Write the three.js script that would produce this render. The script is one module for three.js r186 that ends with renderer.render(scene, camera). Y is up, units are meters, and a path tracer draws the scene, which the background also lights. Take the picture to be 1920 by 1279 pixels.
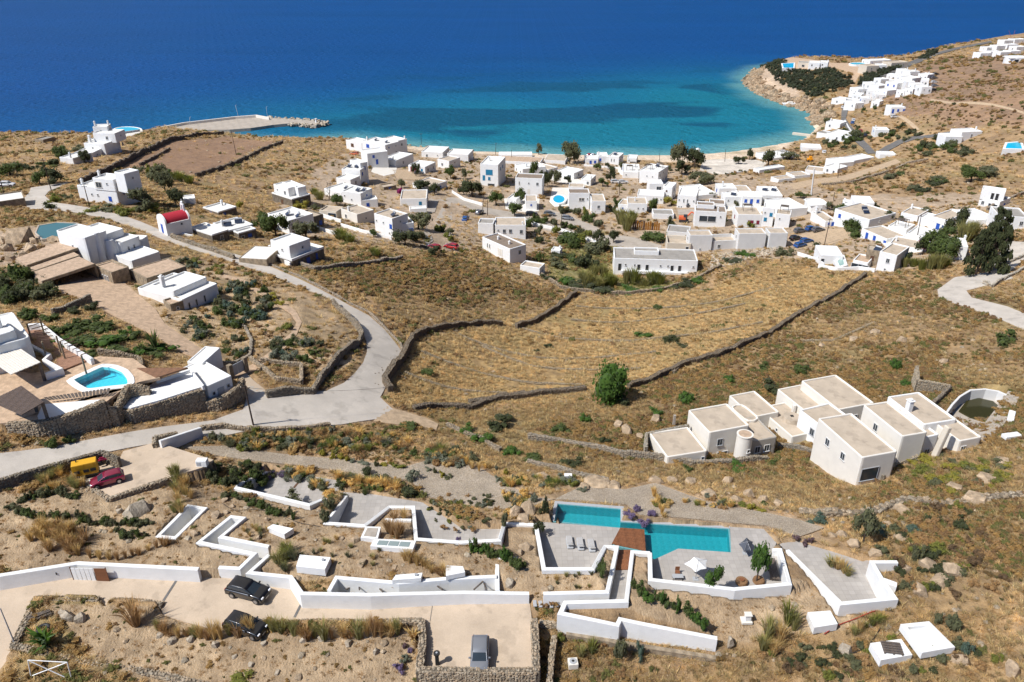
import * as THREE from 'three';
import { Sky } from 'three/addons/objects/Sky.js';
import { RoundedBoxGeometry } from 'three/addons/geometries/RoundedBoxGeometry.js';
import { ConvexGeometry } from 'three/addons/geometries/ConvexGeometry.js';
import { mergeGeometries, toCreasedNormals } from 'three/addons/utils/BufferGeometryUtils.js';

// ---------------------------------------------------------------- camera, sky, sun, exposure
const scene = new THREE.Scene();
const EYE = 100, PITCH = THREE.MathUtils.degToRad(27.4), FL = 1478;      // metres above the sea, tilt, focal length in photo pixels
const camera = new THREE.PerspectiveCamera(2 * Math.atan(639.5 / FL) * 180 / Math.PI, 1920 / 1279, 1, 30000);
camera.position.set(0, EYE, 0);
camera.rotation.x = -PITCH;
const renderer = new THREE.WebGLRenderer({ antialias: true });
renderer.toneMapping = THREE.LinearToneMapping;
renderer.toneMappingExposure = 1.2;
renderer.shadowMap.enabled = true;
const SUN = new THREE.Vector3(-0.60, 0.86, 0.36).normalize();            // towards the sun
const sky = new Sky(); sky.name = 'sky'; sky.userData = { kind: 'structure', label: 'clear pale blue summer sky over the sea' };
sky.scale.setScalar(25000);
Object.assign(sky.material.uniforms.turbidity, { value: 6 });
sky.material.uniforms.rayleigh.value = 0.5; sky.material.uniforms.mieCoefficient.value = 0.004;
sky.material.uniforms.sunPosition.value.copy(SUN);
scene.add(sky); scene.environmentIntensity = 0.17;
const sun = new THREE.DirectionalLight(new THREE.Color(1, 0.94, 0.85), 4.8);
sun.name = 'sun'; sun.position.copy(SUN).multiplyScalar(900).add(new THREE.Vector3(0, 20, -250)); sun.target.position.set(0, 20, -250);
sun.castShadow = true; sun.shadow.mapSize.set(4096, 4096);
Object.assign(sun.shadow.camera, { left: -600, right: 600, top: 600, bottom: -600, near: 10, far: 2500 });
scene.add(sun, sun.target);

// ---------------------------------------------------------------- small helpers
function RNG(seed) { let s = seed >>> 0; return () => { s = (s + 0x6D2B79F5) >>> 0; let t = s; t = Math.imul(t ^ (t >>> 15), t | 1); t ^= t + Math.imul(t ^ (t >>> 7), t | 61); return ((t ^ (t >>> 14)) >>> 0) / 4294967296; }; }
const V = (x, y, z) => new THREE.Vector3(x, y, z), clamp = (v, a, b) => Math.min(b, Math.max(a, v)), lerp = (a, b, t) => a + (b - a) * t;
const smooth = (a, b, v) => { const t = clamp((v - a) / (b - a), 0, 1); return t * t * (3 - 2 * t); };
const hash2 = (i, j) => { let h = Math.imul(i | 0, 374761393) + Math.imul(j | 0, 668265263); h = Math.imul(h ^ (h >>> 13), 1274126177); return ((h ^ (h >>> 16)) >>> 0) / 4294967296; };
function vnoise(x, y) { const i = Math.floor(x), j = Math.floor(y), u = x - i, v = y - j, a = u * u * (3 - 2 * u), b = v * v * (3 - 2 * v); return lerp(lerp(hash2(i, j), hash2(i + 1, j), a), lerp(hash2(i, j + 1), hash2(i + 1, j + 1), a), b); }
function fbm(x, y, o = 4) { let s = 0, a = 0.5, n = 0; for (let k = 0; k < o; k++) { s += a * vnoise(x, y); n += a; a *= 0.5; x = x * 2.03 + 17.1; y = y * 2.03 + 5.7; } return s / n; }
const LIN = (r, g, b) => new THREE.Color().setRGB(r, g, b);
const names = {};
function numbered(n) { const k = names[n] = (names[n] ?? -1) + 1; return k ? n + '_' + String(k).padStart(3, '0') : n; }
function tag(o, label, category, group, kind) { o.userData = {}; if (label) o.userData.label = label; if (category) o.userData.category = category; if (group) o.userData.group = group; if (kind) o.userData.kind = kind; return o; }
function shadows(m) { m.castShadow = m.receiveShadow = true; return m; }
function mesh(name, g, m, parent = scene) { const o = shadows(new THREE.Mesh(g, m)); o.name = parent === scene ? numbered(name) : name; parent.add(o); return o; }
function group(name, label, category, at = [0, 0, 0], turn = 0, grp) { const o = new THREE.Group(); o.name = numbered(name); o.position.set(...at); o.rotation.y = turn; tag(o, label, category, grp); scene.add(o); return o; }
function inPoly(p, x, z) { let c = false; for (let i = 0, j = p.length - 1; i < p.length; j = i++) { const a = p[i], b = p[j]; if ((a[1] > z) !== (b[1] > z) && x < (b[0] - a[0]) * (z - a[1]) / (b[1] - a[1]) + a[0]) c = !c; } return c; }
function polyDist(p, x, z, closed = true) { let d = 1e18; for (let i = 0, n = p.length - (closed ? 0 : 1); i < n; i++) { const a = p[i], b = p[(i + 1) % p.length], ux = b[0] - a[0], uz = b[1] - a[1], t = clamp(((x - a[0]) * ux + (z - a[1]) * uz) / (ux * ux + uz * uz || 1), 0, 1), ex = x - a[0] - ux * t, ez = z - a[1] - uz * t; d = Math.min(d, ex * ex + ez * ez); } return Math.sqrt(d); }

// ---------------------------------------------------------------- survey: a bearing read off the photograph, met with the level or the ground it lies on
const SP = Math.sin(PITCH), CP = Math.cos(PITCH);
function bearing(px, py) { const dx = (px - 960) / FL, dy = (639.5 - py) / FL; return [dx, -SP + dy * CP, -CP - dy * SP]; }
function level(px, py, y) { const d = bearing(px, py), t = (y - EYE) / d[1]; return V(d[0] * t, y, d[2] * t); }      // the point at height y
const scaleAt = p => FL / (-p.z * CP - (p.y - EYE) * SP);                                                          // photo pixels per metre there

// ---------------------------------------------------------------- terrain: heights surveyed at points (bearing x, y, height above the sea), joined by a thin plate
const HEIGHTS = [
  [-150, 1290, 41], [0, 1279, 39.5], [400, 1279, 37.5], [760, 1279, 36.5], [1100, 1279, 36], [1500, 1279, 36.5], [1920, 1279, 39], [2100, 1250, 42], [960, 1420, 37], [200, 1450, 40], [1700, 1450, 40],
  [0, 1160, 39.5], [240, 1200, 38.8], [600, 1220, 38.3], [1500, 1180, 37.6], [1700, 1150, 38.2], [1900, 1100, 40], [1400, 1140, 38.2],
  [30, 1000, 42], [250, 980, 41.2], [520, 1020, 40.4], [650, 1060, 40.4], [850, 1070, 40.3], [1000, 1040, 39.8], [1080, 1090, 39.6], [1300, 1120, 38.9], [1560, 1080, 38.2], [1750, 1020, 38], [1900, 960, 39.5],
  [0, 900, 43.2], [200, 893, 42], [330, 870, 40.8], [420, 840, 39], [620, 860, 36.5], [850, 890, 35.3], [1000, 900, 35], [1200, 915, 34.8], [1450, 935, 34.4], [1650, 960, 35.8], [1800, 880, 36.5], [1920, 850, 37.5],
  [145, 1040, 41.2], [350, 1050, 40.8], [20, 1060, 41.5], [1000, 950, 36.8], [1200, 945, 36.7], [1400, 965, 36.5], [700, 905, 36.9], [860, 955, 36.9], [560, 872, 37.1], [1550, 1012, 36.7], [640, 885, 36.9],
  [1250, 1240, 35.7], [1110, 1218, 35.8], [1335, 1252, 35.9], [1050, 1215, 36.0], [1200, 1262, 35.6],
  [700, 800, 35.5], [600, 760, 37.5], [470, 790, 39.4], [200, 850, 42], [0, 880, 43.5],
  [900, 810, 32.5], [1100, 820, 31], [1300, 860, 31], [1600, 890, 31.5], [1750, 800, 32.5], [1860, 760, 33], [1960, 700, 34],
  [1150, 730, 27.5], [1000, 760, 28.8], [850, 740, 30], [760, 690, 33], [640, 650, 37.5], [520, 590, 38.5], [400, 640, 40.5], [250, 620, 43.5], [60, 640, 46], [-100, 700, 48], [-100, 820, 46], [200, 662, 45.4], [330, 662, 43], [120, 560, 43.6], [430, 690, 41],
  [1400, 700, 27.5], [1600, 680, 28.5], [1800, 650, 29.5], [1920, 600, 30.5], [2050, 600, 33],
  [1000, 650, 22.5], [1250, 620, 20.5], [1500, 600, 23], [1700, 580, 25.5], [860, 600, 26], [720, 560, 32],
  [950, 560, 21], [1150, 545, 14.5], [1300, 540, 15.5], [1450, 510, 18], [1560, 510, 19], [1700, 510, 22], [1900, 500, 26], [2050, 460, 30],
  [800, 490, 26], [650, 480, 31], [430, 510, 36.8], [320, 450, 37], [200, 500, 41], [60, 500, 43], [-120, 520, 45], [560, 440, 29], [750, 440, 24],
  [930, 480, 16.5], [1050, 470, 12.5], [1200, 470, 11.5], [1350, 480, 14], [1500, 450, 14], [1650, 450, 18.5], [1850, 420, 24],
  [60, 375, 36.5], [250, 400, 36.5], [200, 350, 34], [400, 360, 28], [550, 370, 22], [680, 370, 17], [820, 370, 13], [930, 400, 11.5], [1100, 390, 8.5], [1300, 390, 9.5], [1450, 390, 11], [1600, 390, 16], [1850, 370, 22],
  [0, 300, 26], [200, 285, 25], [120, 270, 21.5], [0, 272, 20], [300, 262, 17], [400, 290, 17], [480, 285, 14], [580, 300, 13], [680, 310, 11], [780, 310, 7], [900, 320, 7.5], [1000, 330, 6], [1100, 330, 4.5], [1250, 340, 4], [1400, 330, 5.5], [1550, 330, 9], [1700, 330, 17], [1850, 310, 22], [2050, 300, 28],
  [380, 262, 9], [460, 268, 7], [540, 268, 6], [640, 268, 4], [760, 285, 2.6], [860, 290, 2.2], [1000, 296, 1.8], [1200, 300, 1.6], [1350, 305, 1.8], [1450, 290, 2.2], [1500, 280, 2.6],
  [1560, 270, 5], [1640, 285, 9], [1700, 265, 13], [1800, 270, 20], [1920, 270, 25], [1590, 225, 7.5], [1560, 200, 6], [1640, 200, 12], [1700, 190, 18], [1800, 200, 27], [1920, 200, 33], [2100, 200, 38],
  [1530, 180, 6], [1480, 170, 6.5], [1440, 150, 7], [1430, 125, 9], [1480, 120, 12], [1560, 118, 12.5], [1640, 122, 12], [1590, 150, 10], [1690, 150, 16], [1760, 115, 15], [1800, 130, 24], [1880, 110, 26], [1920, 150, 34], [1840, 95, 16], [1920, 85, 18], [2050, 80, 24], [2200, 120, 38], [1500, 150, 9],
];
const HP = HEIGHTS.map(([px, py, h]) => { const p = level(px, py, h); return [p.x / 100, p.z / 100, h]; });
HP.push(...[[-6, -1, 52], [-6, -3, 40], [6, -.6, 45], [8, -2.5, 45], [12, -6, 45], [-3, 0.2, 48], [0, 0.3, 42], [3, 0.2, 46]].map(p => p));
const TPS = (() => {                                      // thin plate spline with a little slack
  const n = HP.length, N = n + 3, A = Array.from({ length: N }, () => new Float64Array(N + 1)), U = r2 => r2 > 1e-12 ? r2 * Math.log(r2) : 0;
  for (let i = 0; i < n; i++) { for (let j = 0; j < n; j++) A[i][j] = U((HP[i][0] - HP[j][0]) ** 2 + (HP[i][1] - HP[j][1]) ** 2); A[i][i] += 0.004; A[i][n] = A[n][i] = 1; A[i][n + 1] = A[n + 1][i] = HP[i][0]; A[i][n + 2] = A[n + 2][i] = HP[i][1]; A[i][N] = HP[i][2]; }
  for (let c = 0; c < N; c++) { let p = c; for (let r = c + 1; r < N; r++) if (Math.abs(A[r][c]) > Math.abs(A[p][c])) p = r; [A[c], A[p]] = [A[p], A[c]]; for (let r = 0; r < N; r++) if (r !== c && A[r][c]) { const f = A[r][c] / A[c][c]; for (let k = c; k <= N; k++) A[r][k] -= f * A[c][k]; } }
  const w = A.map((r, i) => r[N] / r[i]);
  return (x, z) => { x /= 100; z /= 100; let s = w[n] + w[n + 1] * x + w[n + 2] * z; for (let i = 0; i < n; i++) { const dx = x - HP[i][0], dz = z - HP[i][1], r2 = dx * dx + dz * dz; if (r2 > 1e-12) s += w[i] * r2 * Math.log(r2); } return s; };
})();
// the shoreline, read at sea level from left to right; then the polygon closes behind the camera
const SHORE = [[-700, 300], [-250, 292], [0, 288], [90, 285], [160, 281], [230, 272], [285, 252], [300, 246], [330, 250], [380, 253], [440, 257], [500, 263], [545, 263], [600, 262], [650, 261], [720, 268], [790, 277], [860, 283], [950, 287], [1050, 290], [1130, 291], [1220, 291], [1300, 289], [1370, 284], [1430, 276], [1480, 268], [1505, 266], [1520, 255], [1532, 243], [1527, 232], [1536, 222], [1538, 212], [1524, 208], [1500, 201], [1470, 192], [1445, 182], [1428, 171], [1408, 160], [1404, 150], [1412, 141], [1422, 134], [1436, 127], [1470, 122], [1540, 122], [1600, 127], [1660, 122], [1720, 108], [1790, 96], [1860, 86], [1930, 76], [2100, 60], [2400, 40]];
const SHOREW = SHORE.map(([a, b]) => { const p = level(a, b, 0); return [p.x, p.z]; });
SHOREW.push([1600, -400], [1200, 200], [-900, 200]);
const GX0 = -420, GZ0 = -900, GS = 3, GNX = 460, GNZ = 315;          // baked at 3 m
const baked = new Float32Array(GNX * GNZ);
for (let j = 0; j < GNZ; j++) for (let i = 0; i < GNX; i++) {
  const x = GX0 + i * GS, z = GZ0 + j * GS; let s = polyDist(SHOREW, x, z) * (inPoly(SHOREW, x, z) ? 1 : -1), h;
  if (s < 0) h = -0.25 - Math.min(-s * 0.12, 8);
  else { const c = z < -520 ? 0.55 : 0.85; h = Math.min(TPS(x, z), 0.1 + s * c); h = Math.max(h, Math.min(0.9, s * 0.09)); }
  baked[j * GNX + i] = h;
}
function base(x, z) { const u = clamp((x - GX0) / GS, 0, GNX - 1.001), v = clamp((z - GZ0) / GS, 0, GNZ - 1.001), i = u | 0, j = v | 0, a = u - i, b = v - j, k = j * GNX + i; return lerp(lerp(baked[k], baked[k + 1], a), lerp(baked[k + GNX], baked[k + GNX + 1], a), b); }
function G(px, py) {                                                  // where that bearing meets the ground
  const d = bearing(px, py); let t0 = 40, t1 = 40;
  for (let t = 40; t < 1400; t *= 1.012) { t1 = t; if (EYE + d[1] * t <= Math.max(base(d[0] * t, d[2] * t), 0)) break; t0 = t; }
  for (let k = 0; k < 24; k++) { const t = (t0 + t1) / 2; if (EYE + d[1] * t <= Math.max(base(d[0] * t, d[2] * t), 0)) t1 = t; else t0 = t; }
  return V(d[0] * t1, EYE + d[1] * t1, d[2] * t1);
}
const GP = pts => pts.map(([a, b]) => { const p = G(a, b); return [p.x, p.z]; });   // a traced outline on the ground
const LP = (pts, y) => pts.map(([a, b]) => { const p = level(a, b, y); return [p.x, p.z]; });
// ---------------------------------------------------------------- textures (grain, fibre, plaster, soil) and materials
function tex(n, fn, srgb = true, m = n) { const a = new Uint8Array(n * m * 4); for (let j = 0; j < m; j++) for (let i = 0; i < n; i++) { const c = fn(i / n, j / m), k = (j * n + i) * 4; a[k] = clamp(c[0], 0, 1) * 255; a[k + 1] = clamp(c[1], 0, 1) * 255; a[k + 2] = clamp(c[2], 0, 1) * 255; a[k + 3] = 255; } const t = new THREE.DataTexture(a, n, m); t.wrapS = t.wrapT = THREE.RepeatWrapping; t.magFilter = THREE.LinearFilter; t.minFilter = THREE.LinearMipmapLinearFilter; t.generateMipmaps = true; if (srgb) t.colorSpace = THREE.SRGBColorSpace; t.needsUpdate = true; return t; }
function pnoise(u, v, p, seed = 0) { const x = u * p, y = v * p, i = Math.floor(x), j = Math.floor(y), a = x - i, b = y - j, w = k => ((k % p) + p) % p, s = a * a * (3 - 2 * a), t = b * b * (3 - 2 * b), h = (m, n) => hash2(w(m) + seed * 911, w(n) + seed * 577); return lerp(lerp(h(i, j), h(i + 1, j), s), lerp(h(i, j + 1), h(i + 1, j + 1), s), t); }
function pf(u, v, p, o, seed = 0) { let s = 0, a = 0.5, n = 0; for (let k = 0; k < o; k++) { s += a * pnoise(u, v, p, seed + k); n += a; a *= 0.6; p *= 2; } return s / n; }
const rep = (t, s) => { const c = t.clone(); c.repeat.set(s, s); c.needsUpdate = true; return c; };
const T = {
  soil: tex(512, (u, v) => { const a = pf(u, v, 8, 6, 3), b = pnoise(u, v, 256, 9), c = 0.86 + 0.34 * (a - 0.5) + 0.22 * (b - 0.5); return [c * 1.01, c, c * 0.98]; }),
  soilB: tex(512, (u, v) => { const a = pf(u, v, 16, 5, 4); return [a, a, a]; }, false),
  plaster: tex(512, (u, v) => { const a = pf(u, v, 4, 6, 21), b = pnoise(u, v, 128, 5), c = 0.955 + 0.07 * (a - 0.5) + 0.03 * (b - 0.5); return [c, c * 0.998, c * 0.99]; }),
  plasterB: tex(256, (u, v) => { const a = pf(u, v, 8, 5, 31); return [a, a, a]; }, false),
  conc: tex(512, (u, v) => { const a = pf(u, v, 3, 6, 41), b = pnoise(u, v, 256, 6), s = smooth(0.58, 0.7, pf(u, v, 5, 4, 45)), c = 0.9 + 0.22 * (a - 0.5) + 0.07 * (b - 0.5) - 0.07 * s; return [c, c * 0.99, c * 0.975]; }),
  pave: tex(512, (u, v) => { const a = pf(u, v, 4, 5, 51), i = Math.floor(u * 8), j = Math.floor(v * 8), k = hash2(i, j), b = pnoise(u, v, 256, 7), e = Math.min((u * 8) % 1, (v * 8) % 1) < 0.045 ? 0.9 : 1, c = (0.9 + 0.1 * (a - 0.5) + 0.06 * (k - 0.5) + 0.06 * (b - 0.5)) * e; return [c, c, c]; }),
  wood: tex(256, (u, v) => { const a = pnoise(u, v * 0.1, 64, 61), b = pf(u, v, 4, 4, 63), c = 0.8 + 0.35 * (a - 0.5) + 0.2 * (b - 0.5); return [c, c * 0.95, c * 0.9]; }),
  gravel: tex(512, (u, v) => { const a = pnoise(u, v, 128, 101), b = pnoise(u, v, 256, 102), d = pf(u, v, 4, 4, 103), c = 0.84 + 0.42 * (a - 0.5) + 0.3 * (b - 0.5) + 0.16 * (d - 0.5); return [c * 1.01, c, c * 0.98]; }),
  rock: tex(256, (u, v) => { const a = pf(u, v, 4, 6, 71), b = pnoise(u, v, 128, 8), c = 0.85 + 0.5 * (a - 0.5) + 0.15 * (b - 0.5); return [c * 1.01, c, c * 0.97]; }),
};
function M(c, rough = 0.9, o = {}) { const p = { roughness: rough, ...o }; const m = (o.transmission !== undefined || o.clearcoat !== undefined || o.specularIntensity !== undefined) ? new THREE.MeshPhysicalMaterial(p) : new THREE.MeshStandardMaterial(p); if (Array.isArray(c)) m.color.setRGB(...c); else m.color.set(c); return m; }
const PL = s => ({ map: rep(T.plaster, s), bumpMap: rep(T.plasterB, s * 2), bumpScale: 0.012 });
const mt = {
  white: M([0.80, 0.80, 0.79], 0.85, PL(0.25)), white2: M([0.74, 0.70, 0.63], 0.9, PL(0.2)), cream: M([0.62, 0.55, 0.45], 0.9, PL(0.2)), greyw: M([0.68, 0.675, 0.66], 0.9, PL(0.2)),
  roofw: M([0.72, 0.71, 0.68], 0.92, PL(0.2)), roofc: M([0.58, 0.49, 0.385], 0.95, { map: rep(T.conc, 0.12) }), roofg: M([0.37, 0.35, 0.32], 0.95, { map: rep(T.conc, 0.15) }), roofb: M([0.28, 0.22, 0.17], 0.95, { map: rep(T.conc, 0.15) }), render: M([0.46, 0.43, 0.38], 0.95, { map: rep(T.conc, 0.15), bumpMap: rep(T.plasterB, 0.6), bumpScale: 0.02 }),
  roofsand: M([0.58, 0.43, 0.31], 0.95, { map: rep(T.soil, 0.3) }),
  stone: M([0.38, 0.305, 0.22], 0.95, { map: rep(T.rock, 0.5), bumpMap: rep(T.soilB, 0.7), bumpScale: 0.06 }), darkstone: M([0.21, 0.175, 0.135], 0.95, { map: rep(T.rock, 0.5), bumpMap: rep(T.soilB, 0.7), bumpScale: 0.06 }),
  concrete: M([0.5, 0.445, 0.38], 0.92, { map: rep(T.conc, 0.1), bumpMap: rep(T.soilB, 0.5), bumpScale: 0.01 }), roadc: M([0.63, 0.58, 0.515], 0.92, { map: rep(T.conc, 0.08), bumpMap: rep(T.soilB, 0.5), bumpScale: 0.01 }), drive: M([0.63, 0.51, 0.385], 0.9, { map: rep(T.conc, 0.09), bumpMap: rep(T.soilB, 0.5), bumpScale: 0.008 }),
  asphalt: M([0.17, 0.165, 0.16], 0.95, { map: rep(T.conc, 0.1) }), paving: M([0.45, 0.415, 0.375], 0.8, { map: rep(T.pave, 0.2) }), sandp: M([0.62, 0.45, 0.31], 0.95, { map: rep(T.soil, 0.25) }), track: M([0.56, 0.42, 0.28], 1, { map: rep(T.soil, 0.25) }), gravel: M([0.52, 0.435, 0.335], 1, { map: rep(T.gravel, 0.13), bumpMap: rep(T.gravel, 0.13), bumpScale: 0.06 }),
  beach: M([0.55, 0.44, 0.31], 1, { map: rep(T.soil, 0.2) }), sandw: M([0.74, 0.68, 0.6], 1, { map: rep(T.soil, 0.031) }),
  blue: M([0.012, 0.075, 0.38], 0.6), teal: M([0.01, 0.17, 0.3], 0.6), brown: M([0.16, 0.085, 0.05], 0.7, { map: T.wood }), maroon: M([0.2, 0.02, 0.04], 0.6), darkw: M([0.025, 0.028, 0.032], 0.25), glass: M([0.03, 0.04, 0.05], 0.08), greyp: M([0.35, 0.36, 0.37], 0.6),
  wood: M([0.30, 0.13, 0.06], 0.6, { map: T.wood }), oldwood: M([0.17, 0.15, 0.135], 0.9, { map: T.wood }), pole: M([0.085, 0.06, 0.045], 0.9, { map: T.wood }), dark: M([0.02, 0.02, 0.02], 0.6), metal: M([0.4, 0.4, 0.41], 0.4, { metalness: 0.8 }), redroof: M([0.42, 0.012, 0.03], 0.75, { map: rep(T.plaster, 0.5) }),
  solar: M([0.02, 0.03, 0.055], 0.15), tank: M([0.55, 0.56, 0.57], 0.35, { metalness: 0.6 }), rock: M([0.54, 0.41, 0.285], 0.95, { map: rep(T.rock, 0.4), bumpMap: rep(T.soilB, 0.4), bumpScale: 0.08 }), greyrock: M([0.53, 0.455, 0.365], 0.95, { map: rep(T.rock, 0.4), bumpMap: rep(T.soilB, 0.4), bumpScale: 0.08 }),
};
// ---------------------------------------------------------------- geometry helpers (all unindexed, uv in metres)
function uvBox(g) { if (g.index) g = g.toNonIndexed(); const p = g.attributes.position, n = g.attributes.normal, uv = new Float32Array(p.count * 2); for (let i = 0; i < p.count; i++) { const ax = Math.abs(n.getX(i)), ay = Math.abs(n.getY(i)), az = Math.abs(n.getZ(i)); if (ay >= ax && ay >= az) { uv[2 * i] = p.getX(i); uv[2 * i + 1] = p.getZ(i); } else if (ax > az) { uv[2 * i] = p.getZ(i); uv[2 * i + 1] = p.getY(i); } else { uv[2 * i] = p.getX(i); uv[2 * i + 1] = p.getY(i); } } g.setAttribute('uv', new THREE.BufferAttribute(uv, 2)); for (const k of Object.keys(g.attributes)) if (!['position', 'normal', 'uv'].includes(k)) g.deleteAttribute(k); return g; }
const MX = new THREE.Matrix4(), EU = new THREE.Euler(), QT = new THREE.Quaternion();
function put(g, x = 0, y = 0, z = 0, ry = 0, rx = 0, rz = 0) { MX.compose(V(x, y, z), QT.setFromEuler(EU.set(rx, ry, rz, 'YXZ')), V(1, 1, 1)); return g.applyMatrix4(MX); }
const box = (w, h, d, x = 0, y = 0, z = 0, ry = 0, rx = 0, rz = 0) => put(uvBox(new THREE.BoxGeometry(w, h, d)), x, y, z, ry, rx, rz);
const rbox = (w, h, d, r, x = 0, y = 0, z = 0, ry = 0, rx = 0, rz = 0) => put(uvBox(new RoundedBoxGeometry(w, h, d, 2, Math.min(r, w / 2.01, h / 2.01, d / 2.01))), x, y, z, ry, rx, rz);
const cyl = (r1, r2, h, x = 0, y = 0, z = 0, n = 10, ry = 0, rx = 0, rz = 0) => put(uvBox(new THREE.CylinderGeometry(r1, r2, h, n)), x, y, z, ry, rx, rz);
function bar(a, b, r, n = 5) { const d = b.clone().sub(a), g = uvBox(new THREE.CylinderGeometry(r, r, d.length(), n)); g.applyQuaternion(new THREE.Quaternion().setFromUnitVectors(V(0, 1, 0), d.normalize())); return g.translate((a.x + b.x) / 2, (a.y + b.y) / 2, (a.z + b.z) / 2); }
const join = gs => gs.length === 1 ? gs[0] : mergeGeometries(gs.map(g => g.index ? g.toNonIndexed() : g));
function soup(tris) { const p = new Float32Array(tris.length * 3); tris.forEach((v, i) => { p[3 * i] = v.x ?? v[0]; p[3 * i + 1] = v.y ?? v[1]; p[3 * i + 2] = v.z ?? v[2]; }); const g = new THREE.BufferGeometry(); g.setAttribute('position', new THREE.BufferAttribute(p, 3)); g.computeVertexNormals(); return uvBox(g); }
// a flat or sloping slab over an outline [x,z], top height from fn, with sides of that thickness
function slab(poly, top, th = 0.2, step = 0, holes = []) {
  if (THREE.ShapeUtils.area(poly.map(p => new THREE.Vector2(p[0], -p[1]))) < 0) poly = poly.slice().reverse();
  const f = typeof top === 'function' ? top : () => top, P = p => [p[0], f(p[0], p[1]), p[1]], out = [];
  const tri = (a, b, c) => { if (step) { const d = (p, q) => Math.hypot(p[0] - q[0], p[1] - q[1]) > step, m = (p, q) => [(p[0] + q[0]) / 2, (p[1] + q[1]) / 2], k = [d(a, b), d(b, c), d(c, a)], n = k[0] + k[1] + k[2];
    if (n === 3) { const x = m(a, b), y = m(b, c), z = m(c, a); tri(a, x, z); tri(x, b, y); tri(z, y, c); tri(x, y, z); return; }
    if (n === 2) { if (!k[0]) return tri(b, c, a); if (!k[1]) return tri(c, a, b); const x = m(a, b), y = m(b, c); tri(a, x, c); tri(x, b, y); tri(x, y, c); return; }
    if (n === 1) { if (k[0]) { const x = m(a, b); tri(a, x, c); tri(x, b, c); return; } if (k[1]) return tri(b, c, a); return tri(c, a, b); } }
    out.push(P(a), P(b), P(c)); };
  const v2 = poly.map(p => new THREE.Vector2(p[0], -p[1]));
  const hv = holes.map(h => h.map(p => new THREE.Vector2(p[0], -p[1]))), all = [...poly, ...holes.flat()];
  for (const [a, b, c] of THREE.ShapeUtils.triangulateShape(v2, hv)) tri(all[a], all[b], all[c]);
  for (let i = 0; i < poly.length; i++) { const a = poly[i], b = poly[(i + 1) % poly.length], n = step ? Math.max(1, Math.ceil(Math.hypot(a[0] - b[0], a[1] - b[1]) / step)) : 1; for (let k = 0; k < n; k++) { const s = P([lerp(a[0], b[0], k / n), lerp(a[1], b[1], k / n)]), e = P([lerp(a[0], b[0], (k + 1) / n), lerp(a[1], b[1], (k + 1) / n)]), s0 = [s[0], s[1] - th, s[2]], e0 = [e[0], e[1] - th, e[2]]; out.push(s, s0, e, e, s0, e0); } }
  return soup(out);
}
// a wall along a path of [x, top, z] with chamfered top; foot(x,z,top) gives the height of its foot
function wallGeo(path, foot, th = 0.45, closed = false, ch = 0.05) {
  const n = path.length, L = [], out = [];
  for (let i = 0; i < n; i++) { const a = path[closed ? (i + n - 1) % n : Math.max(i - 1, 0)], b = path[i], c = path[closed ? (i + 1) % n : Math.min(i + 1, n - 1)]; let d1 = [b[0] - a[0], b[2] - a[2]], d2 = [c[0] - b[0], c[2] - b[2]]; const l1 = Math.hypot(...d1), l2 = Math.hypot(...d2); if (l1 < 1e-6) d1 = d2.map(v => v / l2); else d1 = d1.map(v => v / l1); if (l2 < 1e-6) d2 = d1; else d2 = d2.map(v => v / l2); const nx = -(d1[1] + d2[1]), nz = d1[0] + d2[0], q = Math.hypot(nx, nz) || 1, k = 1 / Math.max(0.45, (nx * -d1[1] + nz * d1[0]) / q); L.push([nx / q * k, nz / q * k]); }
  const ring = i => { const [x, y, z] = path[i], [nx, nz] = L[i], h = th / 2, f = typeof foot === 'function' ? foot(x, z, y) : foot, P = (o, yy) => [x + nx * o, yy, z + nz * o]; return [P(-h, f), P(-h, y - ch), P(-h + ch, y), P(h - ch, y), P(h, y - ch), P(h, f)]; };
  const m = closed ? n : n - 1;
  for (let i = 0; i < m; i++) { const r = ring(i), s = ring((i + 1) % n); for (let k = 0; k < 5; k++) out.push(r[k], r[k + 1], s[k], r[k + 1], s[k + 1], s[k]); }
  if (!closed) { const e = (r, f) => { for (const [a, b, c] of [[0, 1, 5], [1, 4, 5], [1, 2, 4], [2, 3, 4]]) f ? out.push(r[a], r[b], r[c]) : out.push(r[a], r[c], r[b]); }; e(ring(0), false); e(ring(n - 1), true); }
  return soup(out.map(p => p));
}
// ---------------------------------------------------------------- levelled areas: each lies on a plane; the soil is cut away beneath it
function planeOf(a) { if (typeof a === 'number') return { y: () => a, at: (px, py) => level(px, py, a) }; const [p, q, r] = a.map(([x, y, h]) => level(x, y, h)), n = q.clone().sub(p).cross(r.clone().sub(p)).normalize(); const y = (x, z) => p.y - (n.x * (x - p.x) + n.z * (z - p.z)) / n.y; return { y, at: (px, py) => { const d = bearing(px, py), t = (n.x * p.x + n.y * (p.y - EYE) + n.z * p.z) / (n.x * d[0] + n.y * d[1] + n.z * d[2]); return V(d[0] * t, EYE + d[1] * t, d[2] * t); } }; }
const pads = [];
function pad(trace, lv, cut = 0.12, grow = 0.12) { const pl = planeOf(lv), poly = trace.map(([a, b, e]) => { const p = e ? level(a, b, e) : pl.at(a, b); return [p.x, p.z]; }); const xs = poly.map(p => p[0]), zs = poly.map(p => p[1]); const o = { poly, y: pl.y, cut, grow, b: [Math.min(...xs) - 1, Math.max(...xs) + 1, Math.min(...zs) - 1, Math.max(...zs) + 1], at: pl.at }; pads.push(o); return o; }
const DRIVE = planeOf([[0, 1120, 39.7], [900, 1240, 37.7], [700, 1110, 38.7]]);
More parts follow.
